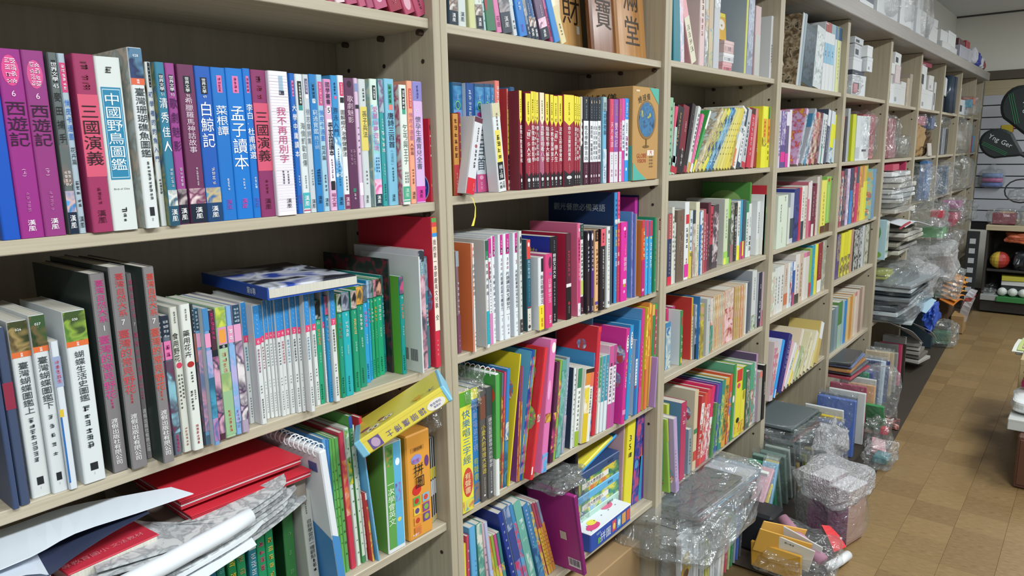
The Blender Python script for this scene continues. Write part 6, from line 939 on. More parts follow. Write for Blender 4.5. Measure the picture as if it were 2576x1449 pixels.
# ---------------------------------------------------------------- other things: shared builders
R = math.radians
XV, YV, ZV = Vector((1, 0, 0)), Vector((0, 1, 0)), Vector((0, 0, 1))
def part(mb, name, root, kind=None, label=None, smooth=False):
    o = mb.build(name, root, smooth)
    if kind: o['kind'] = kind
    if label: o['label'] = label
    return o
def carton(name, loc, size, rot, mat, label, cat, group=None, seam=None, r=.003):
    """a closed card box: body with chamfered edges, a lid line and printing added by the caller; origin at its base corner"""
    b = MB(); b.rbox((0, 0, 0), size, mat, r); o = b.build(name); o.location = loc; o.rotation_euler = rot
    tag(o, label, cat, group)
    if seam:
        f = MB(); w, d, h = size; f.rbox((-.0008, -.0008, h-seam), (w+.0008, d+.0008, h+.0008), mat, r); part(f, 'lid', o)
    return o
def sheet(name, F, B, t, mat, label, cat, group=None, mat2=None, parent=None, sub=3):
    """a bent sheet of paper between a front and a back polyline, with thickness t"""
    def smooth(p):
        p = [Vector(q) for q in p]; out = []
        for i in range(len(p)-1):
            a, b, c, d = p[max(i-1, 0)], p[i], p[i+1], p[min(i+2, len(p)-1)]
            for k in range(sub):
                u = k/sub; out.append(.5*((2*b)+(c-a)*u+(2*a-5*b+4*c-d)*u*u+(3*b-a-3*c+d)*u**3))
        return out+[p[-1]]
    F, B = smooth(F), smooth(B); n = len(F); mb = MB()
    up = Vector((0, 0, t)); vs = F+B+[p+up for p in F]+[p+up for p in B]
    top, bot, edge = [], [], []
    for i in range(n-1):
        top.append((2*n+i, 2*n+i+1, 3*n+i+1, 3*n+i)); bot.append((i, n+i, n+i+1, i+1))
        edge += [(i, i+1, 2*n+i+1, 2*n+i), (n+i+1, n+i, 3*n+i, 3*n+i+1)]
    edge += [(0, 2*n, 3*n, n), (n-1, 2*n-1, 4*n-1, 3*n-1)]
    k = len(mb.v); mb.v += [tuple(p) for p in vs]
    for fs, m in ((top, mat), (edge, mat), (bot, mat2 or mat)):
        mi = mb.m(m)
        for f in fs: mb.f.append(f); mb.mi.append(mi)
    o = mb.build(name, parent)
    if not parent: tag(o, label, cat, group)
    return o
def bag(name, loc, size, mat, label, cat, seed=0, group=None, rot=(0, 0, 0), crumple=.16, tuft=False, n=17, inner=None, parent=None):
    """a crumpled plastic bag: a soft box whose skin is folded in and out, gathered at the top if tufted"""
    rnd = random.Random(seed); from mathutils import noise
    off = Vector((rnd.uniform(0, 50), rnd.uniform(0, 50), rnd.uniform(0, 50))); mb = MB(); sx, sy, sz = size
    def fn(u, v):
        th = u*2*math.pi; ph = (v-.5)*math.pi
        def sg(x, e): return math.copysign(abs(x)**e, x)
        x = sg(math.cos(ph), .45)*sg(math.cos(th), .5); y = sg(math.cos(ph), .45)*sg(math.sin(th), .5); z = sg(math.sin(ph), .55)
        p = Vector((x, y, z)); k = 1+crumple*noise.noise(p*1.7+off)*1.6+crumple*.7*noise.noise(p*4.5+off)
        k += crumple*.35*abs(noise.noise(p*9+off))
        if tuft and v > .82: x *= .35+.5*abs(noise.noise(off+p*3)); y *= .4; z *= 1.0+.5*(v-.82)/.18
        return Vector((x*k*sx/2, y*k*sy/2, max(-1, z*k)*sz/2+sz/2))
    mb.grid(fn, n*2, n, mat)
    o = mb.build(name, parent, False)
    if parent: o.location = loc; o.rotation_euler = rot; return o
    o.location = loc; o.rotation_euler = rot
    tag(o, label, cat, group)
    if inner:
        for i, (c, fx, fy, fz, fw, fd, fh) in enumerate(inner):
            b = MB(); b.rbox((fx*sx-sx/2, fy*sy-sy/2, fz*sz), ((fx+fw)*sx-sx/2, (fy+fd)*sy-sy/2, (fz+fh)*sz), anymat(c), .002); part(b, 'packed_item', o)
    return o
def slab(name, loc, size, rot, col, label, cat, group=None, sleeve=None, edge=None, art=None, r=.002):
    """a thin folder, board or packet; size = thickness x depth x height, optional clear sleeve and coloured edge strip"""
    w, d, h = size; b = MB(); b.rbox((0, 0, 0), size, anymat(col), r); o = b.build(name); o.location = loc; o.rotation_euler = rot
    tag(o, label, cat, group)
    if edge: e = MB(); e.rbox((-.0006, -.0006, 0.001), (w+.0006, .006, h-.001), flat(edge), .001); part(e, 'edge_strip', o)
    if art: book_art(o, w, h, art, random.Random(len(label)))
    if sleeve:
        rr = random.Random(len(label)*7+int(loc[0]*100)); s = MB(); q = .0015
        def fn(u, v):
            th = u*2*math.pi; x = math.cos(th); y = math.sin(th); e = .35
            x = math.copysign(abs(x)**e, x); y = math.copysign(abs(y)**e, y)
            j = rr.uniform(-.0012, .0012)
            return Vector((w/2+x*(w/2+q)+j, d/2+y*(d/2+q)+j, .001+v*(h+min(.02, h*.08+.001))))
        s.grid(fn, 16, 8, film(sleeve)); part(s, 'plastic_sleeve', o, smooth=True)
    return o
film('clear_film', 'e8eef0', .07, .1); film('hazy_film', 'c8d0d0', .18, .16, 16); film('bubble_film', 'e6e8ea', .42, .2, 90); film('grey_film', '9aa4a4', .2, .15, 16); film('shiny_film', 'eef2f4', .10, .06, 30)
def fface(root, name, quads=(), texts=(), side='front', off=.0006, w=0):
    """flat print on a box: quads (u0, v0, u1, v1, mat) and texts (string, u, v, size, mat) in metres; side front (-Y), left (-X), top"""
    m = MB(); t = MB()
    if side == 'front': o0 = Vector((0, -off, 0)); ux, uy = XV, ZV
    elif side == 'left': o0 = Vector((-off, 0, 0)); ux, uy = -YV, ZV
    else: o0 = Vector((0, 0, w+off)); ux, uy = XV, YV
    nrm = ux.cross(uy)
    for i, q in enumerate(quads):
        p = o0+nrm*.0001*i
        if q[0] == 'e':
            _, u, v, ru, rv, mat = q; m.disc(p+ux*u+uy*v, ux*ru, uy*rv, mat, 20)
        else:
            u0, v0, u1, v1, mat = q; m.poly([p+ux*u0+uy*v0, p+ux*u1+uy*v0, p+ux*u1+uy*v1, p+ux*u0+uy*v1], mat)
    for s, u, v, size, mat, *a in texts:
        ang = a[0] if a else 0; c, sn = math.cos(ang), math.sin(ang)
        hline(t, s, o0+nrm*.0025*0+nrm*(.0001*len(quads)+.0003)+ux*u+uy*v, ux*c+uy*sn, uy*c-ux*sn, size, mat)
    if m.f: part(m, name+'_print', root)
    if t.f: part(t, name+'_lettering', root)
def under(x0, x1, y0, y1, lo, hi):
    z = lo
    for b in BOOKS:
        if b[0] < x1 and b[0]+b[3] > x0 and b[1] < y1 and b[1]+b[5] > y0 and lo <= b[2]+b[4] <= hi: z = max(z, b[2]+b[4])
    return z+.0012
WHITE = flat('e2e8ea', .6); BLK = flat('1c1e20'); NAVY = flat('2b3558')
# ---- leftmost bay: book lying on the row, pile of papers, pads and boxes
zt = under(.60, .79, .98, 1.2, 1.2, 1.27)
o = carton('hardback', (.612, .982, zt), (.163, .235, .019), (0, 0, R(-5)), photo('2040a0,c8ccd8,202430', 14), 'blue and white picture hardback lying flat on top of the thin white guides', 'book')
m = MB(); m.box((.002, -.0006, .003), (.161, .001, .0165), pages()); part(m, 'page_block', o)
m = MB(); m.box((-.0005, -.0008, 0), (.1635, .2355, .0016), flat('1c50b4')); m.box((-.001, 0, 0), (.0014, .2352, .019), flat('1c48a8')); part(m, 'cover_board', o)
fface(o, 'spine', (), [('第8專', -.05, .0095, .012, WHITE)], 'left', .0018)
# pile on the green books
GZ = .866
o = carton('cardboard_folder', (.445, 1.0, GZ), (.225, .24, .05), (0, 0, R(1)), flat('8c8478', .8), 'brown-grey cardboard archive folder under the red folders on the green books', 'folder', None, .012)
fface(o, 'front', [(.13, .012, .18, .034, flat('d8dcd8'))])
rc = 'd42838'
for k, (z, x, y) in enumerate(((.921, .46, .985), (.943, .452, .998))):
    o = sheet('document_folder', [(x, y, z+.014), (x+.1, y, z+.012), (x+.208, y-.002, z+.010)], [(x+.0, y+.2, z+.018), (x+.1, y+.2, z+.016), (x+.2, y+.2, z+.014)], .0016, flat(rc, .45), ('upper' if k else 'lower')+' bright red paper folder on the pile above the green books', 'folder', 'red folders')
    for q in range(5): sheet('paper_leaf', [(x+.002, y+.001, z+.0015+q*.0024), (x+.1, y+.001, z+.001+q*.0022), (x+.206, y, z+.0002+q*.002)], [(x+.006, y+.19, z+.0045+q*.0024), (x+.1, y+.19, z+.003+q*.0022), (x+.195, y+.19, z+.002+q*.002)], .0014, flat('c82c3c' if q != 2 else 'd8d4d4'), '', '', parent=o, sub=2)
# newspapers: sagging folded sheets
NP = [photo('b4b8ba,8f9496,c4c8c8', 60), photo('9a9ea0,74797c,b0b4b4', 60), photo('c0c4c4,9a9ea2,ccd0d0', 60)]
for k in range(7):
    z = .872+k*.0085; dx = (.0, .03, -.02, .015, .04, -.01, .02)[k]; x1 = .655-k*.006-(k % 3)*.012
    sheet('newspaper', [(.30+dx, .96+.004*(k % 3), z+.002), (.42+dx, .945-.003*(k % 2), z-.006+.003*(k % 2)), (.52, .95, z), (.60, .966, z+.008), (x1, .985, z+.012)], [(.33+dx, 1.1, z+.004), (.40+dx*.5, 1.06, z+.002), (.44, .996, z+.002), (.55, .996, z+.006), (x1+.005, .997, z+.012)], .0035, NP[k % 3], f'grey folded newspaper, {ordn(k+1)} from the bottom of the paper pile on the green books', 'newspaper', 'newspapers on the pile')
sheet('torn_paper', [(.36, .945, .868), (.44, .935, .882), (.52, .94, .89), (.555, .952, .897)], [(.40, 1.1, .873), (.46, 1.1, .885), (.53, 1.09, .893), (.575, 1.06, .901)], .001, WHITE, 'white torn sheet with a ragged corner hanging over the green books', 'paper')
sheet('crumpled_paper', [(.30, .925, .846), (.38, .92, .86), (.46, .925, .872), (.53, .935, .876)], [(.33, 1.0, .87), (.41, 1.0, .878), (.48, 1.0, .885), (.54, .99, .888)], .001, flat('dde4ea', .6), 'creased white paper sheet lowest in front of the green book tops', 'paper')
t = MB(); t.tube([(.27, .945, .893), (.32, .94, .902), (.40, .937, .909), (.48, .94, .916), (.53, .945, .921)], [.013, .0135, .0135, .0135, .012], flat('dfe6ec', .5), 14); tag(t.build('paper_roll', None, True), 'long white rolled paper lying across the pile below the red-covered book', 'paper')
o = carton('magazine', (.292, .972, .908), (.118, .085, .024), (0, 0, R(4)), pages(), 'thick red-covered book lying under the folded white sheet', 'book')
m = MB(); m.rbox((-.001, -.001, .022), (.119, .086, .0245), flat('c82c40'), .001); m.rbox((-.001, -.001, -.001), (.119, .086, .001), flat('c82c40'), .001); part(m, 'cover_board', o)
fface(o, 'cover', (), [('專教育國小', .03, .02, .012, flat('e0808a')), ('文法教材', .085, .02, .011, flat('e0808a'))], 'top', .0006, .0245)
o = carton('catalogue', (.15, .945, .900), (.135, .16, .018), (0, 0, R(-3)), flat('c03a48'), 'red and white catalogue at the very left end of the paper pile', 'book')
fface(o, 'cover', [(.0, .0, .05, .06, flat('d8ccd4'))], [('國小教材', .09, .03, .014, flat('e8a0a8'))], 'top', .0006, .018)
WS = [(.150, .93, .952), (.245, .925, .953), (.30, .96, .962), (.38, .975, .970), (.46, .985, .972)]
sheet('folded_paper', [(.165, .945, .985), (.25, .955, .982), (.31, .985, .976), (.385, .978, .975), (.462, .974, .9735)], [(.19, 1.09, .975), (.26, 1.075, .975), (.33, 1.075, .975), (.40, 1.04, .976), (.45, 1.015, .976)], .0012, flat('dbe5ef', .55), 'large white folded sheet curling over the paper pile', 'paper')
m = flat('2c3550', .6)
sheet('folded_cover', [(.258, .93, .962), (.275, .945, .9585), (.30, .962, .9575), (.35, .973, .964), (.40, .977, .969)], [(.275, 1.03, .964), (.292, 1.04, .960), (.315, 1.05, .959), (.36, 1.05, .965), (.405, 1.04, .969)], .0008, m, 'navy blue inner side of the curled cover under the white sheet', 'paper', None, flat('dbe5ef', .55))
sheet('folded_brochure', [(.13, .925, .94), (.19, .915, .944), (.235, .918, .95), (.262, .93, .958), (.24, .94, .97), (.17, .95, .976)], [(.15, 1.05, .945), (.21, 1.05, .948), (.25, 1.05, .953), (.278, 1.05, .961), (.255, 1.05, .97), (.19, 1.05, .974)], .001, flat('cdd6e2', .55), 'pale folded brochure looping out at the left end of the pile', 'paper')
# wire-bound pad
a = (0.673,0.965,0.980)
o = slab('spiral_pad', (a[0]-.004+.026, .962, .684), (.014, .2, .285), (0, R(-5), 0), 'dde2e6', 'white and blue wire-bound pad leaning beside the red folders', 'notebook')
m = MB(); m.poly([(-.0006, .0, .12), (-.0006, .0, .001), (-.0006, .199, .001), (-.0006, .199, .21)], flat('3f86c4')); m.poly([(0, -.0006, .0), (.014, -.0006, .0), (.014, -.0006, .12), (0, -.0006, .13)], flat('3f86c4')); part(m, 'cover_print', o)
fface(o, 'label', [(-.035, .245, -.012, .262, flat('4a5a94'))], (), 'left', .001)
for k in range(14):
    m = MB(); cy = .012+k*.0135; m.tube([(.007+math.cos(q/10*2*math.pi)*.0115, cy+.001*q/10, .283+math.sin(q/10*2*math.pi)*.0115) for q in range(11)], .0011, flat('e8ecec', .3), 5, False); part(m, 'wire_ring', o)
# owl quiz box
YEL = flat('ecd94a', .35, .5)
o = carton('puzzle_box', (.772, .952, .912), (.232, .15, .04), (0, 0, 0), YEL, 'yellow owl quiz game box lying tilted across the upright books', 'box', None, .012)
_L = Vector((.118, -.095, .088)).normalized(); _N = Vector((-.35, .35, .87)); _N = (_N-_L*_N.dot(_L)).normalized(); _D = _N.cross(_L)
_M = Matrix((_L*.79, _D*.79, _N*.79)).transposed().to_4x4(); _M.translation = (.757, .957, .928); o.matrix_world = _M
m = MB(); m.rbox((-.0012, -.0012, -.0008), (.018, .151, .041), flat('7cc0dc'), .003); m.rbox((.222, -.0012, -.0008), (.2335, .151, .041), flat('7cc0dc'), .003); part(m, 'box_end', o)
PUR = flat('6058a0')
fface(o, 'side', [(.028, .004, .056, .03, flat('6a5898')), ('e', .042, .017, .01, .011, flat('c8a8c8')), ('e', .198, .014, .023, .012, flat('f0ece0'))], [('士', .078, .016, .017, PUR, math.pi), ('博', .099, .016, .017, PUR, math.pi), ('鷹', .12, .016, .017, PUR, math.pi), ('頭', .142, .016, .017, PUR, math.pi), ('貓', .163, .016, .017, PUR, math.pi), ('教育學校', .198, .017, .007, PUR), ('專教材', .198, .0095, .006, PUR)])
OW = flat('e8dc98'); KK = flat('2a2620')
q = []
for u, v, s in ((.05, .026, 1.25), (.088, .034, .95)):
    q += [('e', u, v, .02*s, .018*s, flat('dcc860')), ('e', u-.006*s, v-.003*s, .0065*s, .0065*s, flat('f4f4ec')), ('e', u+.007*s, v-.003*s, .0065*s, .0065*s, flat('f4f4ec')), ('e', u-.005*s, v-.004*s, .003*s, .003*s, KK), ('e', u+.006*s, v-.004*s, .003*s, .003*s, KK), ('e', u-.016*s, v+.012*s, .01*s, .006*s, flat('a05870')), ('e', u+.001*s, v-.011*s, .003*s, .003*s, flat('d88838'))]
q += [('e', .168, .024, .011, .011, flat('e8b030'))]
fface(o, 'top', q, [('大', .203, .022, .022, PUR, math.pi/2)], 'top', .0012, .04)
m = MB()
for k in range(10):
    an = k*math.pi/5; m.poly([(.168+math.cos(an)*.013, .024+math.sin(an)*.013, .042), (.168+math.cos(an+.14)*.013, .024+math.sin(an+.14)*.013, .042), (.168+math.cos(an+.07)*.02, .024+math.sin(an+.07)*.02, .042)], flat('c89020'))
part(m, 'sun_print', o, 'stuff')
# picture-card boxes
o = book(.848, 1.012, .6808, .0445, .224, .16, 0, 'dfe4e4', '5ca03c', 'b.0,.965,5aa048,.06,.5|b.0,.965,58b0dc,.5,.93|p.03,.2,c88848,5aa048,486838,.1,.45|t一次學會英文,.33,.75,e0f0d8,.28,.6|p.38,.55,7050a0,58b0dc,9070b0,.55,.85|e.7,.74,e8d040,.58,.8|e.15,.22,e8f4f8,.6,.85', 'lower shelf of the leftmost bay', 'boxed card set', 34)
ORG = flat('e59a34', .4, .5)
o = carton('puzzle_box', (.9035, 1.012, .6808), (.066, .17, .224), (0, 0, 0), ORG, 'orange upright jigsaw box with small fruit pictures beside the clear disc cases', 'box', None, None, .003)
FR = [('e04030', 'ef9a50'), ('c83028', '58a848'), ('d84838', '78b8d8'), ('604880', 'e8c838'), ('78b048', '8a4890'), ('c84028', 'e89838'), ('a8a838', '6848a0'), ('c87838', 'e07838')]
q = [(.012, .186, .048, .196, flat('d08830')), ('e', .026, .17, .014, .010, flat('8c90d8')), ('e', .054, .158, .006, .012, flat('6a3c78')), ('e', .024, .105, .012, .011, flat('d82c28'))]
for k in range(7):
    u, v = (.022, .047)[k % 2], .082-(k//2)*.021; q += [(u-.009, v-.009, u+.009, v+.009, flat(FR[k+1][1])), ('e', u, v, .006, .006, flat(FR[k+1][0]))]
fface(o, 'front', q, [('拼', .03, .147, .028, KK), ('圖', .032, .121, .027, KK), ('學校專', .03, .192, .008, KK), ('教育', .024, .168, .01, flat('c05890')), ('大國小', .015, .012, .006, flat('fff'))])
for k in range(4):
    o = book(.9765+k*.0083, 1.03+.003*k, .6808, .0068, .19-.002*k, .13, 0, '2a2e30', '30363a', 'b0,1,dde2e2,.0,.22|b.35,.48,c8b820,.3,.9|b.5,.68,b8bcc0,.3,.9|b.93,1,b0a060,.2,.9', 'lower shelf of the leftmost bay', 'clear disc case', 35+k)
bag('plastic_bag', (.985, 1.05, .89), (.04, .09, .06), film('clear_film'), 'small clear plastic wrap peeking out above the disc cases', 'bag', 4, None, (0, 0, 0), .2)
# bottom of leftmost bay: folders lying on the shelf
for k, (c, x, w_) in enumerate((('a83888', .62, .2), ('c8ccd0', .66, .26), ('c8c040', .78, .20), ('3a9c90', .84, .165))):
    slab('document_folder', (x+w_, .985, .3615+k*.014), (.012, .24, w_), (0, R(-90), 0), c, f'{cname(c)} document folder lying {ORD[k]} from the bottom at the foot of the leftmost bay', 'folder', 'folders on the lowest shelf')
bag('plastic_bag', (.80, 1.12, .425), (.30, .2, .06), film('hazy_film'), 'crumpled clear bag on the folders at the foot of the leftmost bay', 'bag', 9)
# ---- second bay, top: carved wooden plaques
PW = wood('plaque_wood', '8a5a2c', 'b07c42', 'Z', .7); DK = flat('35271a', .5)
PL = [((1.593,1.120,1.732), (1.701,1.120,1.743), '財', 'brown carved wooden plaque bearing one black character beside the leaning paperbacks', 'c08a4c'), ((1.650,1.060,1.717), (1.768,1.060,1.729), '寶', 'dark varnished wooden plaque with one large carved character, between two lighter ones', '6a3c1e'), ((1.758,1.050,1.717), (1.917,1.050,1.731), '滿堂', 'glossy brown wooden plaque carved with two characters at the end of the top shelf', 'a06a34')]
for a, b, s, lab, c in PL:
    x0, x1, y = a[0], b[0], a[1]
    o = slab('wooden_plaque', (x0, y, 1.6945), (x1-x0-.002, .02, .30), (R(-5), 0, 0), c, lab, 'plaque', 'wooden plaques', None, None, None, .006)
    o.data.materials.clear(); o.data.materials.append(wood('plaque_'+c, c, {'c08a4c': 'd8a868', '6a3c1e': '8a5430', 'a06a34': 'c08a4c'}[c], 'Z', .5, .2))
    m = MB(); n = len(s)
    for i, ch in enumerate(s): hline(m, ch, ((x1-x0)/2, -.0008, .165-.092*i if n > 1 else (.105 if ch == '寶' else .115)), XV, ZV, min(.085, x1-x0-.01), DK)
    part(m, 'carved_lettering', o)
    if ch == '財': fface(o, 'tag', [(.075, .055, .088, .075, flat('e0dccc'))])
# globe box
a, b, c = (1.761,1.005,1.366), (1.904,1.005,1.370), (1.770,1.162,1.620)
x0 = a[0]; x1 = min(b[0], 1.922); hh = (1.756,1.005,1.616)[2]-1.3645; KR = flat('b98d4e', .7)
o = carton('globe_box', (x0, 1.006, 1.3642), (x1-x0, .235, hh), (0, 0, 0), KR, 'kraft globe box with an oval window and teal corners, ending the second shelf', 'box', None, None, .002)
W_ = x1-x0; TL = flat('4cae9c', .6)
m = MB(); m.poly([(W_*.62, -.0007, hh-.001), (W_-.001, -.0007, hh-.001), (W_-.001, -.0007, hh*.82)], TL); m.poly([(.001, -.0007, .001), (W_*.55, -.0007, .001), (W_*.22, -.0007, hh*.1), (.001, -.0007, hh*.2)], TL)
m.poly([(-.0007, .001, .001), (-.0007, .06, .001), (-.0007, .05, hh*.25), (-.0007, .012, hh*.37), (-.0007, .001, hh*.38)], TL); part(m, 'corner_print', o)
m = MB(); m.disc((W_*.52, -.0009, hh*.65), (W_*.36, 0, 0), (0, 0, hh*.21), flat('8a6630'), 28); part(m, 'window_rim', o)
m = MB(); m.disc((W_*.52, -.0012, hh*.655), (W_*.31, 0, 0), (0, 0, hh*.185), photo('1c4068,3878a8,2a5c8c,b8b828', 30), 28); part(m, 'globe_window', o)
m = MB(); m.tube([(W_*.5, -.001, hh*.45), (W_*.5, -.001, hh*.365)], .0018, flat('7a5828'), 6); m.disc((W_*.5, -.001, hh*.365), (W_*.13, 0, 0), (0, 0, .004), flat('7a5828'), 14); part(m, 'stand_print', o)
fface(o, 'front', [(W_*.10, hh*.945, W_*.24, hh*.965, flat('e0c8a0')), (W_*.55, hh*.265, W_*.82, hh*.325, flat('e8e0d0'))], [('地', W_*.25, hh*.86, .022, KK, .5), ('球', W_*.42, hh*.885, .021, KK, .25), ('儀', W_*.58, hh*.9, .019, KK, .1), ('GLOBE', W_*.34, hh*.27, .017, flat('b84028')), ('VISION', W_*.34, hh*.215, .015, flat('b84028')), ('大', W_*.7, hh*.3, .016, flat('d02058'))] + [('超大國小', W_*.72, hh*(.25-.035*k), .006, KK) for k in range(4)])
fface(o, 'side', [(-.21, hh*.93, -.18, hh*.955, flat('a85838'))], [('地球儀', -.10, hh*.87, .034, KK)], 'left')
m = MB(); p0 = (1.104,0.998,1.356); pts = [(1.098,1.000,1.361), (1.097,0.992,1.357), (1.104,0.992,1.339), (1.102,0.992,1.320), (1.094,0.992,1.302)]
for i in range(4):
    w0, w1 = (.0012, .0012, .0012, .0022)[i], (.0012, .0012, .0022, .004)[i]
    m.box((0, 0, 0), (1, 1, 1), YEL) if False else m.poly([Vector(pts[i])-XV*w0, Vector(pts[i])+XV*w0, Vector(pts[i+1])+XV*w1, Vector(pts[i+1])-XV*w1], YEL)
tag(m.build('ribbon_bookmark'), 'thin yellow ribbon bookmark hanging over the shelf edge from the red book', 'bookmark')
# ---- second bay, fourth shelf: wire-bound pads, loose cards
for k, (px, py, dy, lab) in enumerate(((404, 470, .03, 'green wire-bound study pad behind the yellow audio book'), (412, 440, .0, 'green and white wire-bound study pad marked with a red oval'))):
    a = ((1.180,1.020,0.970), (1.174,1.000,0.984))[k]; x = (1.138, 1.1535)[k]
    o = slab('spiral_pad', (x, (1.11, .995)[k], .6846), (.012, (.165, .2)[k], .287), (0, R(1), 0), 'e4e8e4', lab, 'notebook', 'wire-bound study pads')
    m = MB(); hh = .287; dp = (.165, .2)[k]-.001; m.poly([(-.0006, .0, .09), (-.0006, dp, .09), (-.0006, dp, hh-.002), (-.0006, 0, hh-.002)], flat('3d9a3c')); m.poly([(0, -.0006, .09), (.012, -.0006, .09), (.012, -.0006, hh-.002), (0, -.0006, hh-.002)], flat('4aa848')); part(m, 'cover_print', o)
    m = MB(); m.disc((-.0012, .022, hh-.05), (0, .02, 0), (0, 0, .021), flat('d84828'), 20); part(m, 'badge', o)
    fface(o, 'badge', (), [('up', -.022, hh-.05, .026, WHITE)], 'left', .0018)
    for j in range(10):
        m = MB(); cy = .014+j*.015; m.tube([(.006+math.cos(q/10*2*math.pi)*.0095, cy+.001*q/10, hh+math.sin(q/10*2*math.pi)*.0095) for q in range(11)], .001, flat('e4e8e8', .3), 5, False); part(m, 'wire_ring', o)
bag('plastic_bag', (1.09, 1.045, .91), (.06, .10, .06), film('clear_film'), 'clear wrap bunched over the yellow boxed audio book', 'bag', 21, None, (0, 0, 0), .2)
bag('plastic_bag', (1.13, 1.05, .92), (.035, .08, .06), film('shiny_film'), 'shiny clear wrap bunched over the grey boxed books', 'bag', 22, None, (0, 0, 0), .22)
for nm, c, x, y, h, tl, lab in (('picture_book', 'a886c0', 1.875, .985, .155, 5, 'lilac kitten card book leaning out at the end of the fourth shelf'), ('picture_book', '2c6c48', 1.40, 1.12, .285, 0, 'dark green large picture book behind the middle of the fourth shelf'), ('picture_book', '241c20', 1.545, 1.12, .30, 3, 'black large picture book behind the magenta one on the fourth shelf'), ('picture_book', '58a8d8', 1.70, 1.10, .315, 2, 'sky blue large picture book with white cloud behind the fourth shelf row'), ('picture_book', '9c3878', 1.42, 1.10, .235, 0, 'plum coloured picture book behind the white textbooks'), ('picture_book', '3070b0', 1.165, 1.10, .30, 0, 'blue picture book standing behind the green pads')):
    o = slab(nm, (x, y, .6846), (.006, .16, h), (0, R(tl), 0), c, lab, 'book')
    m = MB(); m.disc((-.0006, .09, h*.6), (0, .04, 0), (0, 0, .05), flat({'a886c0': 'c0a0d4', '2c6c48': '58886c', '241c20': '50282c', '58a8d8': 'd8e4ec', '9c3878': 'b05890', '3070b0': '4888c0'}[c]), 18); part(m, 'cover_picture', o)
# ---- second bay, fifth shelf: file, game boxes, puzzle box
a = (1.350,0.955,0.634)
o = slab('plastic_file', (1.445, .952, .358), (.012, .155, .245), (0, R(-11), 0), 'a4247c', 'magenta plastic file leaning out of the shelf with a barcode label', 'file', None, None, '84186a')
q = [(-.045, .018, -.006, .046, flat('d8ccd4'))]+[(-.043+k*.0036, .024, -.043+k*.0036+(.0022 if k % 3 else .0012), .044, flat('50384a')) for k in range(10)]+[(-.06, .10, -.04, .125, flat('c0b0a0'))]
fface(o, 'label', q, (), 'left')
for k, (x, y, z, s, sd) in enumerate(((1.42, 1.05, .602, (.13, .16, .04), 31), (1.485, 1.01, .49, (.04, .08, .12), 32), (1.475, 1.06, .57, (.06, .12, .06), 33))):
    bag('plastic_bag', (x, y, z), s, film(('grey_film', 'clear_film', 'hazy_film')[k]), ('greyish crumpled plastic bag above the magenta file', 'clear plastic bag edge hanging beside the magenta file', 'crumpled translucent bag tucked behind the magenta file')[k], 'bag', sd, 'bags round the magenta file', (0, 0, 0), .22)
o = carton('game_box', (1.553, 1.05, .3578), (.012, .2, .288), (0, 0, 0), flat('1a1a1c', .35), 'black upright game box with a picture, standing behind the blue puzzle box', 'box')
fface(o, 'side', [(-.15, .10, -.03, .17, photo('c83828,d8c838,282828,d87838'))], [('教育超大', -.08, .25, .012, flat('888')), ('學校專', -.08, .225, .009, flat('888'))], 'left')
GAMES = [(.358, .072, 'a8d0c0', 'pale green game box at the bottom of the stack on the fifth shelf', '58b0d8,88c8a8,d8d068,4898b8'), (.431, .062, '58b0e0', 'sky blue game box in the middle of the stack on the fifth shelf', '3858a0,48a068,e0d848,88b8e0'), (.494, .066, '2c4878', 'navy and yellow game box on top of the stack on the fifth shelf', '283868,3c8c58,d8c838,d87838')]
for z, h, c, lab, ph in GAMES:
    o = carton('game_box', (1.569, 1.055, z), (.222, .2, h), (0, 0, 0), flat(c, .35), lab, 'box', 'stacked game boxes', .014, .002)
    fface(o, 'front', [(.003, .003, .219, h*.66, photo(ph, 24)), (.02, h*.25, .16, h*.5, flat('e8e4d8'))], [('超大教學國小', .09, h*.37, h*.22, flat('303848')), ('專教育', .17, h*.82, h*.16, flat('203050'))])
o = carton('game_box', (1.60, 1.06, .5615), (.17, .18, .016), (0, R(-14), 0), flat('e8d838', .35), 'thin yellow and blue toy box tilted on the game boxes', 'box')
m = MB(); m.rbox((-.001, -.001, -.001), (.191, .201, .008), flat('2c98d8'), .002); part(m, 'box_base', o)
slab('picture_board', (1.797, 1.05, .358), (.004, .2, .28), (0, R(3), 0), 'd0a8b0', 'pale pink thin board beside the game boxes', 'board')
a = (1.546,0.998,0.357); b = (1.767,1.006,0.357)
o = carton('puzzle_box', (a[0], max(.955, a[1]), .3578), (.225, .085, .055), (0, 0, math.atan2(b[1]-a[1], b[0]-a[0])*.5), flat('2c4fae', .35), 'blue jigsaw box with a white bird-print top on the fifth shelf', 'box', None, None, .003)
m = MB(); m.rbox((-.0005, -.0005, .053), (.2255, .0855, .0556), flat('e0e4e8'), .001); part(m, 'lid', o)
fface(o, 'front', [(.115, .012, .138, .046, flat('d84868')), (.143, .012, .166, .046, flat('58a0d0')), (.171, .012, .194, .046, flat('d8a050')), (.198, .012, .218, .046, flat('d85838')), ('e', .126, .028, .007, .01, flat('e8d048')), ('e', .154, .028, .007, .01, flat('d8e8f0')), (.036, .012, .05, .03, flat('58a858'))], [('拼圖', .078, .026, .03, flat('d8e4f4')), ('專教育', .04, .044, .008, flat('a8c0e8'))])
fface(o, 'lid', [('e', .045, .02, .03, .014, flat('e03878')), ('e', .06, .035, .018, .012, flat('e8d838')), ('e', .17, .055, .028, .018, flat('e06088'))]+[('e', .02+.0131*k % .2, .01+.0233*k % .07, .002, .002, flat('384868')) for k in range(14)], (), 'top', .0006, .0556)
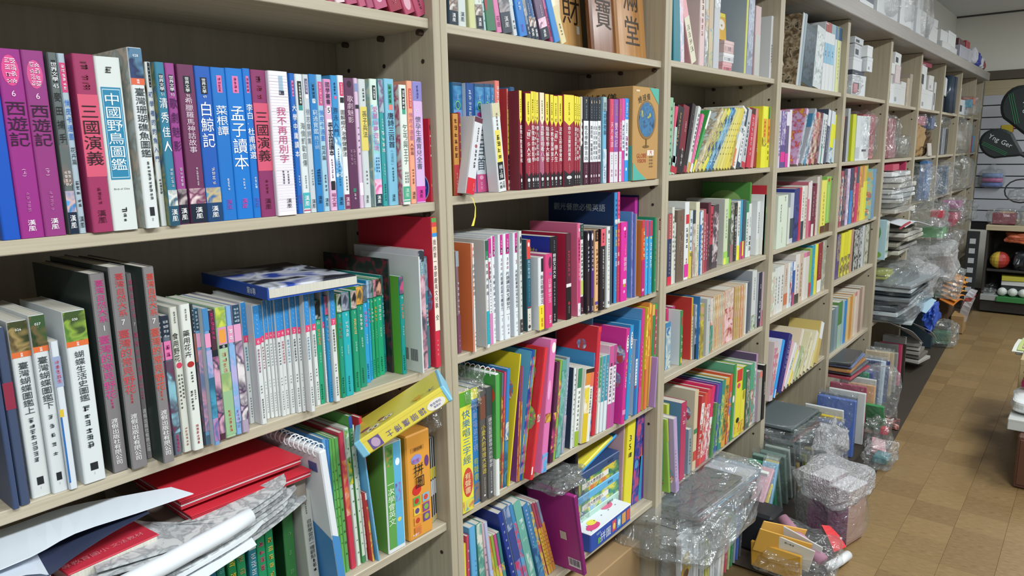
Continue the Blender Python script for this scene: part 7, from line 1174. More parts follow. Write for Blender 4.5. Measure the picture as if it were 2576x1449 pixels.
# foot of the second bay: cartons
o = carton('carton', (1.60, 1.04, .052), (.30, .22, .17), (0, 0, 0), flat('a8875c', .8), 'plain brown carton on the bottom board of the second bay', 'box', None, .03)
fface(o, 'front', [(.05, .06, .11, .12, flat('8c5838'))])
o = slab('framed_board', (1.16, .95, .17), (.02, .22, .42), (0, R(86), 0), 'b8c4b0', 'flat framed board with a rounded red edge lying on the low carton', 'frame', None, None, 'd85a40')
o = carton('carton', (1.13, .96, .052), (.35, .25, .115), (0, 0, 0), flat('9a7a50', .8), 'low brown carton under the red-edged board at the foot of the second bay', 'box')
# ---- third bay, top shelf: bag of erasers before a grey board
a = (2.438,1.060,1.706)
o = slab('price_card', (a[0]+.005, 1.075, 1.812), (.075, .003, .09), (R(-4), 0, 0), 'd8a838', 'orange and yellow hanging card above the small boxes', 'card')
fface(o, 'card', [('e', .037, .05, .026, .018, flat('e8e0d0')), (.004, .075, .07, .088, flat('e0d040'))], [('up', .037, .05, .014, flat('a85828'))])
for k, (c, z, h, w_) in enumerate((('d8a0a4', 1.7006, .034, .075), ('e0e0e0', 1.7352, .03, .085), ('d8b8b4', 1.7658, .04, .08))):
    o = carton('small_box', (a[0]+.004*k, 1.05, z), (w_, .05, h), (0, 0, 0), flat(c, .4), ('pink small box at the bottom of the little stack behind clear wrap', 'silver small box in the middle of the little stack behind clear wrap', 'pale pink small box on top of the little stack behind clear wrap')[k], 'box', 'small boxes in clear wrap', .012, .002)
    fface(o, 'front', [(.006, .006, w_-.006, h*.55, flat(('c05868', 'b8bcc0', 'c8a0a0')[k]))], [('文教', w_/2, h*.35, h*.35, flat('707478'))])
# third bay, third shelf: green arched board book
o = slab('picture_book', (2.735, 1.05, 1.0326), (.012, .2, .285), (0, 0, 0), '4c8c3c', 'green arched picture book between the white books and the red one', 'book')
m = MB(); m.disc((-.0006, .1, .2), (0, .07, 0), (0, 0, .055), flat('8ab060'), 18); part(m, 'cover_picture', o)
# ---------------------------------------------------------------- third bay floor: files in clear bags, envelopes, wrapped boxes
FR_ = [('e0e4e4', .016, 'white'), ('d8ccb8', .014, 'beige'), ('c84858', .010, 'red'), ('a8b878', .012, 'light green'), ('2c8850', .012, 'green'), ('8890a0', .010, 'grey'), ('3c60b0', .012, 'blue'), ('484c50', .014, 'dark grey')]
x = 2.165
for k, (c, w_, nm) in enumerate(FR_):
    slab('plastic_file', (x, .885, .004), (w_, .22, .196-.004*(k % 3)), (0, R(3), 0), c, f'{nm} file standing {ORD[k]} in the bagged row below the slumped blue file', 'file', 'bagged files on the floor', 'clear_film')
    x += w_+.014
o = slab('picture_card', (1.885, .885, .004), (.075, .02, .285), (0, R(-2), 0), 'd4dae0', 'white bagged pad with a yellow flower picture at the foot of the third bay', 'notebook', None, 'clear_film')
fface(o, 'flower', [('e', .03, .2, .026, .03, flat('c8a838')), ('e', .018, .17, .02, .02, flat('b89030')), ('e', .045, .175, .02, .022, flat('d0b040')), ('e', .03, .155, .018, .016, flat('6c4828'))])
for k, (c, x, nm) in enumerate((('dcdfe0', 1.975, 'white'), ('b4b8b4', 2.02, 'grey'), ('b0b058', 2.06, 'olive'), ('c4c8c8', 2.10, 'silver'))):
    slab('plastic_file', (x, .885, .004), (.03, .22, .235-.02*k), (0, R(-2), 0), c, f'{nm} bagged pad standing {ORD[k]} after the flower picture on the floor', 'file', 'bagged pads on the floor', 'clear_film')
slab('black_case', (2.41, .80, .004), (.13, .2, .15), (0, R(4), 0), '1a1c1e', 'black case on the floor beside the yellow envelopes', 'case', None, None, None, None, .01)
PILE = [('6c8898', 2.16, 'dull blue'), ('8a5058', 2.10, 'dull red'), ('70a8c8', 2.17, 'blue'), ('98a4b4', 2.12, 'grey-blue'), ('c8ccd8', 2.04, 'whitish'), ('50585c', 1.98, 'dark grey'), ('444c50', 1.97, 'slate black')]
for k, (c, x, nm) in enumerate(PILE):
    slab('plastic_file', (x, .93-.006*k, .225+.0165*k-(x-1.97)*.07), (.50 if k < 5 else .40, .30, .009), (0, R(4), 0), c, f'{nm} plastic file lying {ORD[k]} from the bottom of the slumped floor pile', 'file', 'slumped plastic files', 'hazy_film', None)
a = (2.591,0.874,0.000,0.310,0.064)
slab('plastic_file', (a[0]-.035, .865, .004), (.022, .058, .27), (0, R(20), 0), '84bcdc', 'light blue file hanging down at the end of the slumped pile', 'file', None, 'clear_film')
slab('plastic_file', (a[0]-.075, .87, .05), (.007, .052, .262), (0, R(38), 0), 'e0c850', 'yellow edged file between the blue ones of the slumped pile', 'file', None, 'shiny_film')
slab('plastic_file', (a[0]-.14, .872, .07), (.02, .05, .25), (0, R(46), 0), 'd8a8b4', 'pink file partly under clear wrap in the slumped pile', 'file', None, 'shiny_film')
bag('plastic_bag', (2.16, .98, .19), (.55, .34, .17), film('hazy_film'), 'big hazy plastic bag around the slumped pile of files', 'bag', 41, None, (0, R(-4), 0), .14)
bag('plastic_bag', (2.02, .93, .2), (.30, .2, .10), film('clear_film'), 'clear wrap sagging over the white bagged pads at the foot of the third bay', 'bag', 42, None, (0, 0, 0), .2)
# leaning green and grey files
for k, (xb, yb, xt, yt, c, nm) in enumerate(((1978, 1328, 1955, 1205, 'd8dcd8', 'white'), (1962, 1322, 1945, 1240, '2c8860', 'bright green'), (1992, 1240, 1968, 1128, '7c9c8c', 'sage green'), (2008, 1225, 1985, 1122, '688078', 'grey-green'), (2025, 1208, 2003, 1130, '9aa8a0', 'pale grey-green'), (2040, 1190, 2020, 1125, '5c6464', 'dark grey'), (2052, 1178, 2034, 1118, '8c9898', 'silver grey'))):
    a = (2.665,0.825,0.000); x = 2.60+.062*k
    slab('plastic_file', (x+.06, .885, .004), (.016+.006*(k % 2), .10, .235+.012*(k % 3)), (0, R(-15-2*(k % 3)), 0), c, f'{nm} file leaning {ORD[k]} in the row behind the bubble-wrapped boxes', 'file', 'leaning files on the floor', 'clear_film' if k > 1 else None)
# wrapped boxes
GLT = flat('7c3060', .3)
for k, (x, y, nm, c) in enumerate(((2.645, .605, 'nearer', 'b08878'), (2.70, .69, 'farther', 'a87890'))):
    o = carton('gift_box', (x, y, .005), (.13, .075, .215), (0, 0, R(-14)), flat(c, .5), f'{nm} of two glittery magenta boxes wrapped in bubble film on the floor', 'box', 'bubble-wrapped boxes', None, .004)
    m = MB(); m.rbox((-.001, -.001, 0), (.002, .076, .2155), photo('70285a,8c3c70,5c2048', 160), .001); part(m, 'glitter_side', o)
    m = MB(); m.rbox((-.0005, -.0005, .212), (.1305, .0755, .217), flat('d8d4d8', .5), .001); part(m, 'lid', o)
bag('bubble_wrap', (2.735, .685, .15), (.24, .22, .12), film('bubble_film'), 'white bubble wrap bunched over the glittery boxes', 'wrap', 51, None, (0, 0, R(-14)), .12)
bag('bubble_wrap', (2.71, .68, .006), (.215, .22, .2), film('clear_film'), 'clear wrap hanging round the sides of the glittery boxes', 'wrap', 52, None, (0, 0, R(-14)), .05)
bag('plastic_bag', (2.90, .75, .24), (.14, .10, .12), film('bubble_film'), 'twisted corner of clear wrap standing above the bubble-wrapped boxes', 'wrap', 53, None, (0, R(25), 0), .25, True)
# envelopes in a bag
o = carton('envelope', (2.30, .655, .02), (.012, .17, .10), (0, R(-8), 0), flat('d09a30', .5), 'golden-yellow padded envelope standing at the front of the floor bag', 'envelope', 'yellow envelopes')
m = MB(); m.poly([(-.0008, 0, .1), (-.0008, .17, .1), (-.0008, .085, .05)], flat('dcaa48', .5)); part(m, 'flap', o)
for k, (x, y, z, w_, rz, c, lab) in enumerate(((2.34, .66, .06, .17, 20, 'e0a840', 'orange-yellow envelope sticking up behind the paper roll'), (2.40, .70, .07, .15, 32, 'e8b04c', 'yellow envelope leaning back against the wrapped boxes'), (2.325, .64, .05, .18, 6, 'e0dccc', 'cream printed envelope in the floor bag'), (2.36, .62, .055, .14, -8, 'dfe2e4', 'white envelope in the floor bag'))):
    o = carton('envelope', (x, y, z), (.004, w_, .10), (R(12), R(-14), R(rz)), flat(c, .6), lab, 'envelope', 'envelopes in the floor bag')
    if k == 2: fface(o, 'print', (), [('國小教育', -.08, .085, .008, BLK)], 'left')
t = MB(); t.tube([(2.42, .765, .165), (2.38, .70, .135), (2.34, .60, .10)], [.02, .022, .021], flat('a8788c', .5), 14); tag(t.build('paper_roll', None, True), 'dusky pink rolled paper lying over the yellow envelopes', 'paper')
sheet('red_paper', [(2.47, .60, .07), (2.50, .63, .10), (2.52, .66, .13)], [(2.55, .58, .06), (2.56, .61, .09), (2.55, .64, .12)], .001, flat('d82c30', .5), 'bright red paper scrap sticking out of the floor bag', 'paper')
t = MB(); t.tube([(2.42, .60, .04), (2.50, .585, .03), (2.57, .578, .02)], .016, flat('e4e6e6', .5), 12); tag(t.build('paper_roll', None, True), 'short white paper roll at the end of the floor bag', 'paper')
bag('plastic_bag', (2.42, .70, .005), (.30, .24, .10), film('clear_film'), 'clear plastic bag on the floor holding the envelopes', 'bag', 55, None, (0, 0, 0), .18)
# ---------------------------------------------------------------- fourth and fifth bays: files on the floor
FL = [(2085, 1150, 2052, 985, '3c5a9c', 'dark blue', .014, -6), (2120, 1140, 2075, 1000, 'e0c020', 'yellow', .010, -12), (2120, 1110, 2092, 985, 'c8ccd0', 'white-edged', .008, -10), (2135, 1130, 2120, 995, '4868b4', 'blue', .02, 1), (2150, 1120, 2144, 990, 'd8c070', 'straw yellow', .008, 0), (2158, 1110, 2160, 985, '283848', 'navy', .012, 1), (2166, 1100, 2168, 975, 'c8cccc', 'pale grey', .012, 0), (2174, 1098, 2178, 970, 'a83858', 'wine red', .010, 0), (2187, 1095, 2192, 962, 'e0305c', 'hot pink', .012, 0), (2200, 1050, 2206, 935, 'd8a878', 'tan', .012, 1), (2206, 1045, 2216, 930, 'b8bcb8', 'silver', .014, 1)]
for k, (xb, yb, xt, yt, c, nm, w_, tl) in enumerate(FL):
    x = 3.30+.062*k; y = .80+.012*(k % 3)
    slab('plastic_file', (x, y, .005), (w_*1.5, .17, .235+.013*(k % 4)), (0, R(tl), 0), c, f'{nm} file standing {ORD[k]} in the floor row before the fourth and fifth bays', 'file', 'files before the fourth bay', 'clear_film' if k % 2 else None)
BL = [('303c40', 'black'), ('4a5458', 'dark grey'), ('2c5058', 'dark teal'), ('6a3038', 'dark red'), ('485058', 'charcoal'), ('3c4c48', 'green-black'), ('5a6466', 'mid grey')]
for k, (c, nm) in enumerate(BL):
    slab('plastic_file', (2.90+.01*(k % 3), .90-.006*(k % 2), .185+.019*k), (.38, .32, .012), (0, R(4), 0), c, f'{nm} bagged file lying {ORD[k]} from the bottom of the pile before the fourth bay', 'file', 'flat files before the fourth bay', 'hazy_film')
for k in range(7):
    slab('plastic_file', (2.93+.048*k, .88, .004), (.02, .115, .14), (0, R(-12), 0), ('8a8c88', 'c8a860', '3c4448', 'b8c020', '788078', 'a89868', '586058')[k], f"{('grey', 'tan', 'black', 'yellow-green', 'sage', 'khaki', 'dull green')[k]} bagged file under the dark pile, {ORD[k]} along the floor of the fourth bay", 'file', 'files under the dark pile', 'clear_film')
bag('plastic_bag', (3.10, .93, .14), (.42, .30, .14), film('hazy_film'), 'hazy plastic bag drooping over the dark file pile before the fourth bay', 'bag', 61, None, (0, R(6), 0), .16)
bag('plastic_bag', (3.27, .84, .02), (.08, .16, .2), film('shiny_film'), 'shiny plastic sleeve hanging at the end of the dark file pile', 'bag', 62, None, (0, R(-18), 0), .2)
o = slab('plastic_file', (3.86, .74, .02), (.014, .16, .17), (0, R(-24), 0), '2c9c50', 'green and white file fallen forward before the hot pink one', 'file', None, 'clear_film')
o = carton('magazine', (3.98, .70, .006), (.13, .10, .018), (0, 0, R(8)), photo('d8d0c8,a85848,483838', 30), 'small magazine with a meat picture lying on the dark step', 'magazine')
o = carton('pink_packet', (3.58, .68, .01), (.10, .06, .03), (R(12), R(-10), R(15)), flat('d8a0a8', .5), 'pink card packet lying on the floor by the crumpled bag', 'packet')
bag('plastic_bag', (3.50, .68, .003), (.22, .12, .09), film('shiny_film'), 'crumpled silvery plastic bag on the floor before the blue files', 'bag', 63, None, (0, 0, 0), .25, False, 14, [('3c7880', .3, .2, .2, .4, .5, .3)])
bag('plastic_bag', (3.72, .74, .003), (.16, .10, .13), film('clear_film'), 'small clear bag with a red tag on the floor before the blue files', 'bag', 64, None, (0, 0, 0), .25, False, 14, [('c82840', .4, .1, .5, .25, .3, .25)])
# fifth and sixth bays, floor
F5 = [('2c8860', 'green', .03, 3), ('2848a0', 'royal blue', .05, 1), ('485c8c', 'slate blue', .03, 2), ('243060', 'navy', .035, 4), ('c8dcec', 'white and blue', .03, 7), ('2c3c80', 'indigo', .02, 7), ('c8b490', 'beige', .03, 6), ('b8a888', 'sand', .035, 5), ('8c9088', 'grey', .03, 1), ('606460', 'dark grey', .03, 0), ('c03860', 'crimson', .04, 0), ('38342c', 'black', .02, 0), ('a8a8a4', 'silver', .03, 0)]
x = 3.98
for k, (c, nm, w_, tl) in enumerate(F5):
    slab('plastic_file', (x, .865-.008*(k % 3), .006), (w_, .13, .27-.015*(k % 3)), (0, R(tl), 0), c, f'{nm} file standing {ORD[k]} in the floor row before the fifth and sixth bays', 'file', 'files before the fifth bay', 'clear_film' if k < 8 else None)
    x += w_+.045
for k, (c, nm) in enumerate((('a83848', 'red'), ('586068', 'slate'), ('b07840', 'brown'), ('6878a0', 'blue-grey'), ('3c4044', 'black'))):
    slab('plastic_file', (3.78+.02*(k % 2), .90, .285+.019*k), (.30, .30, .012), (0, 0, R(2*k-4)), c, f'{nm} bagged file lying {ORD[k]} from the bottom on the standing row before the fifth bay', 'file', 'flat files before the fifth bay', 'hazy_film')
bag('plastic_bag', (4.08, .82, .03), (.12, .18, .27), film('shiny_film'), 'shiny clear bag round the blue files before the fifth bay', 'bag', 66, None, (0, R(4), 0), .16)
sheet('paper_sheet', [(4.62, .84, .40), (4.72, .80, .36), (4.84, .76, .27)], [(4.70, .95, .41), (4.80, .92, .37), (4.95, .88, .30)], .002, flat('b0b4b4', .5), 'grey plastic sheet sloping out over the standing files', 'sheet')
sheet('paper_sheet', [(5.02, .78, .32), (5.15, .76, .27), (5.25, .75, .21)], [(5.1, .95, .36), (5.25, .93, .31), (5.40, .90, .25)], .002, flat('c0c4c8', .5), 'white plastic sheet drooping under the teal folder', 'sheet')
for k in range(5):
    slab('document_folder', (5.12+.015*(k % 2), .82, .06+.028*k), (.22, .2, .02), (R(2), R(2), R(5*k-8)), ('a8a49c', '6c6860', '8c8880', 'b4b0a8', '7c7870')[k], f'{("pale", "brown", "grey", "light", "dark")[k]} packet stacked {ORD[k]} from the floor before the sixth bay', 'packet', 'packets on the floor before the sixth bay')
# ---------------------------------------------------------------- sixth bay and beyond: packets, bags and boxes
def packs(X0, X1, z, n, cols, where, seed, h=.03, y0=.98, grp=None, lim=1.0):
    r = random.Random(seed)
    for k in range(n):
        w_ = (X1-X0)*r.uniform(.72, .95); x = X0+r.uniform(0, X1-X0-w_); hh = h*r.uniform(.8, 1.15); c = r.choice(cols)
        slab('packet', (x, y0+r.uniform(-.05, .03), z), (w_, .22, hh*.9), (0, 0, R(r.uniform(-5, 5))), c, f'{cname(c)} packet, {ORD[k]} from the bottom of the {where}', 'packet', grp or 'packets in the '+where, 'hazy_film' if k % 2 else 'shiny_film', None, None, .004)
        z += hh+.004
    return z
def wboxes(spec, z, where, y=1.03):
    for k, (x, dz, w_, h, c, d) in enumerate(spec):
        o = carton('white_box', (x, y+d, z+dz), (w_, .16, h), (0, 0, R((k*37) % 7-3)), flat(c, .5), f'{cname(c)} carton, {ORD[k]} of the loose stack on the {where}', 'box', 'cartons on the '+where, h*.25, .002)
        if k % 3 == 0: fface(o, 'label', [(w_*.08, h*.2, w_*.5, h*.62, flat('3a4048'))])
        elif k % 3 == 1: fface(o, 'label', [(w_*.2, h*.15, w_*.45, h*.35, flat('9aa0a4'))])
# fifth bay upper part
o = carton('picture_box', (3.80, 1.05, 1.7035), (.09, .16, .27), (0, R(5), 0), flat('d2d6d0', .5), 'tall white slim box with a green printed square, top shelf of the fifth bay', 'box')
fface(o, 'front', [(.012, .13, .052, .18, flat('486858')), (.012, .125, .03, .13, flat('283830'))])
wboxes([(3.955, 0, .21, .10, 'd0d4d8', 0), (3.95, .102, .20, .018, '3c4450', 0), (3.955, .122, .17, .062, 'd4d8da', .0), (3.965, .186, .17, .06, 'c4c8cc', 0), (4.135, .124, .09, .07, 'd8dcde', -.02), (4.125, .196, .10, .055, 'dce0e0', -.02), (3.96, .25, .18, .03, 'c8ccd0', 0)], 1.6948, 'top shelf of the fifth bay')
bag('plastic_bag', (4.00, 1.05, 1.697), (.12, .1, .09), film('shiny_film'), 'clear bag with pink items on the top shelf of the fifth bay', 'bag', 71, None, (0, 0, 0), .2, False, 14, [('d8909c', .2, .2, .1, .5, .5, .5)])
bag('plastic_bag', (4.37, 1.11, 1.3705), (.30, .2, .255), film('clear_film'), 'red plush packed in shiny clear wrap on the second shelf of the fifth bay', 'bag', 72, None, (0, 0, 0), .14, False, 16, [('p:b03040,902838,d08088', .1, .12, .02, .4, .7, .42), ('p:c05060,a83848,d8a0a0', .5, .12, .02, .4, .7, .5), ('p:a02838,b84858', .12, .15, .46, .42, .7, .48), ('p:c87880,b04858', .52, .12, .53, .38, .7, .42)])
# sixth
wboxes([(4.66, 0, .16, .11, 'd8dcdc', 0), (4.84, 0, .18, .12, 'cfd3d3', .0), (5.04, 0, .14, .14, 'd4d6d2', 0), (4.65, .113, .20, .05, 'c0c2c0', 0), (4.67, .166, .15, .06, 'dadede', 0), (4.87, .122, .12, .10, 'd8c8c8', .0), (4.83, .224, .18, .07, 'e0e2e0', 0), (5.2, 0, .05, .17, 'b8a890', 0), (5.27, 0, .07, .20, 'a89c8c', 0)], 1.6848, 'top shelf of the sixth bay')
bag('plastic_bag', (4.86, 1.11, 1.3655), (.42, .2, .26), film('clear_film'), 'deep red plush in crinkled clear wrap on the second shelf of the sixth bay', 'bag', 73, None, (0, 0, 0), .16, False, 16, [('p:a82c40,883040,c87880', .08, .12, .02, .4, .7, .6), ('p:983040,b85868,d8b0b0', .45, .15, .3, .42, .7, .62), ('p:d0a8a8,b87880', .5, .12, .02, .42, .7, .3)])
bag('plastic_bag', (5.24, 1.10, 1.3655), (.26, .2, .14), film('hazy_film'), 'hazy pinkish bag low on the second shelf of the sixth bay', 'bag', 74, None, (0, 0, 0), .12)
z = packs(4.66, 5.12, 1.051, 8, ['c8c8c4', 'd8dada', 'b06870', 'c0bcb0', 'b8b850', 'ccd0d0'], "sixth bay's third-shelf stack", 81, .026, .95)
for k, (c, x) in enumerate((('d8d060', 5.16), ('b8c070', 5.19), ('2c98a0', 5.215), ('c83860', 5.30), ('88a8b0', 5.265), ('d0d4d4', 5.335))):
    slab('document_folder', (x, 1.02, 1.0508), (.018, .2, (.22, .22, .22, .29, .2, .23)[k]), (0, 0, 0), c, f'{cname(c)} folder standing {ORD[k]} beside the wrapped third-shelf stack of the sixth bay', 'folder', 'folders on the third shelf of the sixth bay')
slab('pink_box', (4.80, .99, z+.002), (.24, .2, .035), (0, 0, R(4)), 'c84860', 'rose pink flat box on top of the wrapped stack of the sixth bay', 'box')
bag('plastic_bag', (4.82, 1.03, 1.06), (.36, .26, .2), film('clear_film'), 'clear plastic wrapped round the packet stack on the third shelf of the sixth bay', 'bag', 75, None, (0, 0, 0), .12)
o = slab('picture_book', (4.665, .97, .7808), (.004, .22, .235), (0, 0, 0), 'a8ccd4', 'pale blue picture book with green frogs on the fourth shelf of the sixth bay', 'book')
fface(o, 'cover', [('e', -.06, .16, .03, .05, flat('5c9858')), ('e', -.08, .07, .03, .025, flat('3c88b0')), ('e', -.05, .03, .03, .02, flat('78a848'))], (), 'left')
for k in range(5):
    o = slab('picture_book', (4.675+.026*k, .985, .7808), (.023, .22, .236-.004*k), (0, 0, 0), ('a8ccd4', 'ccd2d0', 'd4d8d2', 'c0c8c0', 'd0d4c8')[k], f'white green-printed picture book, {ORD[k]} after the frog cover in the sixth bay', 'book', 'frog picture books', None, None, 'p.1,.9,d0d8d4,a0b8a0,d8dcd8|b.8,.85,6c9878')
packs(4.84, 5.36, .781, 6, ['a8a490', 'b8b4a4', '8c8878', 'c4c0b4', '98948c'], "sixth bay's beige fourth-shelf stack", 82, .024, .93)
sheet('paper_sheet', [(4.80, .90, .965), (4.95, .88, .985), (5.1, .87, .97), (5.25, .84, .94)], [(4.85, 1.1, 1.01), (5.0, 1.1, 1.01), (5.15, 1.08, .99), (5.3, 1.05, .96)], .003, flat('d0d4d8', .5), 'white airmail paper with coloured edges over the beige stack of the sixth bay', 'paper')
sheet('paper_sheet', [(4.76, .92, .955), (4.82, .90, .975), (4.9, .89, .985)], [(4.78, .93, .958), (4.84, .912, .98), (4.92, .90, .99)], .004, flat('b03c4c', .5), 'red striped edge strip on the white airmail paper', 'paper')
packs(4.66, 5.25, .391, 9, ['4c5458', '6c7478', '8c9498', 'a8b0b0', '38444a', 'b8c4c8', '98a8b0'], "sixth bay's dark fifth-shelf stack", 83, .026, .86)
for k in range(2): slab('packet', (4.70, .96-.0*k, .66+.02*k), (.24, .2, .014), (0, 0, R(3)), 'b8bc40', f'yellow-green flat packet, {("lower", "upper")[k]} of two in the hazy pile of the fifth shelf', 'packet', 'yellow-green packets')
bag('plastic_bag', (4.90, 1.0, .60), (.46, .30, .13), film('grey_film'), 'grey bulging plastic bag over the dark packets of the sixth bay', 'bag', 76, None, (0, 0, 0), .14)
bag('plastic_bag', (5.28, .93, .47), (.3, .26, .22), film('bubble_film'), 'big bubble-wrap bag pushed out of the fifth shelf of the sixth bay', 'bag', 77, None, (0, 0, 0), .16)
bag('plastic_bag', (4.92, .95, .40), (.44, .28, .16), film('shiny_film'), 'shiny clear bag covering the front of the dark packets of the sixth bay', 'bag', 78, None, (0, 0, 0), .1)
sheet('plastic_folder', [(5.30, .80, .26), (5.33, .79, .36), (5.38, .80, .46)], [(5.62, .86, .24), (5.64, .85, .34), (5.66, .86, .44)], .003, flat('30a080', .4), 'bright teal plastic folder standing out from the lower shelves', 'folder')
bag('blue_glove', (5.26, .79, .30), (.20, .07, .13), flat('2448a8', .4), 'royal blue rubber glove packet before the teal folder', 'glove', 79, None, (0, R(-20), 0), .3)
sheet('plastic_folder', [(5.10, .80, .40), (5.2, .785, .43), (5.31, .78, .45)], [(5.2, .95, .43), (5.3, .94, .46), (5.4, .93, .48)], .003, flat('a8c8d8', .4), 'pale blue clear folder spilling over the teal one', 'folder')
# seventh
wboxes([(5.50, 0, .12, .16, 'a89c8c', 0), (5.64, 0, .20, .13, 'd4d6d4', 0), (5.86, 0, .22, .13, 'd8dada', 0), (5.60, .132, .26, .15, 'dce0e0', 0), (5.88, .132, .14, .10, 'd0d0cc', 0), (5.46, .163, .09, .06, 'd8d8d4', 0), (6.10, 0, .08, .2, 'c8ccc8', 0), (5.66, .284, .3, .035, '98384c', .02)], 1.6848, 'top shelf of the seventh bay')
bag('paper_bag', (5.66, 1.08, 1.3655), (.30, .16, .20), flat('9a7848', .7), 'brown crumpled paper bag on the second shelf of the seventh bay', 'bag', 84, None, (0, 0, 0), .2)
bag('paper_bag', (5.98, 1.10, 1.3655), (.2, .16, .17), flat('5c4830', .7), 'dark brown crumpled paper bag on the second shelf of the seventh bay', 'bag', 85, None, (0, 0, 0), .25)
bag('plastic_bag', (5.74, 1.1, 1.565), (.32, .18, .09), film('clear_film'), 'wrapped pink pillow packet on the brown paper bags of the seventh bay', 'bag', 86, None, (0, 0, 0), .14, False, 14, [('c87888', .1, .1, .1, .8, .8, .7)])
bag('plastic_bag', (6.08, 1.08, 1.54), (.14, .16, .12), film('clear_film'), 'wrapped blue-grey packet beside the pink pillow packet', 'bag', 87, None, (0, 0, 0), .14, False, 14, [('586c98', .1, .1, .1, .8, .8, .7)])
slab('white_card', (5.92, 1.0, 1.3655), (.12, .01, .09), (R(-6), 0, 0), 'c8c0b8', 'white card standing before the dark paper bag', 'card')
slab('document_folder', (5.90, 1.0, 1.0508), (.16, .05, .28), (0, R(3), 0), '2c78c0', 'bright blue folder in clear wrap on the third shelf of the seventh bay', 'folder', None, 'shiny_film')
slab('document_folder', (6.12, 1.02, 1.0508), (.03, .2, .27), (0, 0, 0), '206848', 'dark green folder after the bright blue one', 'folder')
bag('plastic_bag', (5.70, 1.02, 1.052), (.36, .22, .26), film('shiny_film'), 'crinkled clear bag filling the third shelf of the seventh bay', 'bag', 88, None, (0, 0, 0), .2)
bag('plastic_bag', (5.66, .93, .90), (.36, .24, .15), film('hazy_film'), 'hazy drooping bag with a red bow at the edge of the seventh bay', 'bag', 89, None, (0, 0, 0), .2, False, 14, [('c84050', .15, .05, .45, .2, .3, .3)])
bag('plastic_bag', (5.78, .94, .785), (.36, .24, .13), film('clear_film'), 'clear bag with a green wrapped item on the fourth shelf of the seventh bay', 'bag', 90, None, (0, 0, 0), .2, False, 14, [('68b070', .35, .1, .2, .45, .6, .5)])
packs(5.50, 6.0, .391, 5, ['888c8c', 'a0a4a4', '6c7070', 'b0b4b4'], "seventh bay's low fifth-shelf stack", 91, .03, .9)
bag('plastic_bag', (5.78, .90, .52), (.40, .30, .24), film('bubble_film'), 'large bulging bubble-wrap bag on the grey packets of the seventh bay', 'bag', 92, None, (0, 0, 0), .2)
bag('plastic_bag', (5.84, .86, .385), (.36, .30, .2), film('hazy_film'), 'sagging hazy bag below the large bubble-wrap bag', 'bag', 93, None, (0, 0, 0), .2)
slab('document_folder', (5.80, .86, .006), (.05, .24, .36), (0, R(3), 0), '24343c', 'dark teal tall folder standing on the step before the seventh bay', 'folder')
bag('plastic_bag', (5.98, .83, .006), (.22, .2, .16), film('hazy_film', '90a890'), 'greenish plastic bag on the step before the seventh bay', 'bag', 94, None, (0, 0, 0), .2, False, 14, [('487858', .2, .2, .1, .5, .5, .5)])
# eighth
o = carton('white_box', (6.35, 1.0, 1.80), (.16, .14, .13), (0, 0, R(6)), flat('dfe3e6', .3), 'white glossy box on top of the dark boxes, top shelf of the eighth bay', 'box')
carton('dark_box', (6.34, 1.03, 1.6848), (.2, .16, .11), (0, 0, 0), flat('343c48', .4), 'dark slate box under the white glossy one, top shelf of the eighth bay', 'box')
for k in range(4):
    t = MB(); x = 6.60+.075*k; t.tube([(x, 1.03, 1.686), (x+.004, 1.03, 1.96)], .034, flat(('283848', '303c50', '202c3c', '3a4658')[k], .25), 12); tag(t.build('wrapped_roll', None, True), f'navy wrapped paper roll standing {ORD[k]} on the top shelf of the eighth bay', 'roll', 'navy wrapped rolls')
wboxes([(6.92, 0, .09, .2, 'c8ccd0', 0)], 1.6848, 'top shelf of the eighth bay')
for k, (c, x, w_, h) in enumerate((('a8acb0', 6.33, .10, .20), ('3c3c40', 6.45, .12, .21), ('90949a', 6.59, .14, .2), ('2c2e32', 6.75, .09, .2))):
    slab('boxed_picture', (x, 1.03, 1.3655), (w_, .14, h), (0, 0, 0), c, f'{cname(c)} boxed frame in clear wrap, {ORD[k]} on the second shelf of the eighth bay', 'box', 'boxed frames', 'shiny_film')
bag('plastic_bag', (6.55, 1.1, 1.575), (.40, .2, .08), film('grey_film'), 'grey plastic bag over the boxed frames of the eighth bay', 'bag', 95, None, (0, 0, 0), .15)
bag('plastic_bag', (6.50, 1.02, 1.052), (.34, .2, .24), film('shiny_film'), 'crinkled clear bag on the third shelf of the eighth bay', 'bag', 96, None, (0, 0, 0), .2)
o = slab('document_folder', (6.73, 1.0, 1.0508), (.09, .18, .22), (0, 0, 0), '1c5880', 'dark blue folder with white label on the third shelf of the eighth bay', 'folder', None, 'clear_film')
fface(o, 'label', [(.02, .04, .05, .07, flat('d8e0e4'))])
slab('document_folder', (6.84, 1.02, 1.0508), (.05, .2, .16), (0, 0, 0), 'c090a0', 'dusty pink folder after the dark blue one', 'folder')
for k, (x, z, s, c, lab) in enumerate(((6.55, .81, (.36, .22, .15), 'b83858', 'clear bag of crimson items hanging over the fourth shelf of the eighth bay'), (6.80, .93, (.22, .2, .1), 'b878a0', 'clear bag of mauve items above the crimson ones'), (6.86, .83, (.18, .18, .11), 'c02858', 'clear bag of bright rose items on the fourth shelf of the eighth bay'), (6.50, .64, (.40, .26, .16), '8c8c88', 'clear crinkled bag below the crimson items of the eighth bay'))):
    bag('plastic_bag', (x, .96, z), s, film('clear_film'), lab, 'bag', 100+k, 'bags of the eighth bay', (0, 0, 0), .2, False, 14, [(c, .15, .15, .1, .35, .6, .6), (c, .55, .15, .2, .3, .6, .5)])
packs(6.5, 7.0, .391, 5, ['b8bcc0', '98a0a4', 'c8ccd0', '383c40'], "eighth bay's silvery fifth-shelf stack", 101, .03, .93)
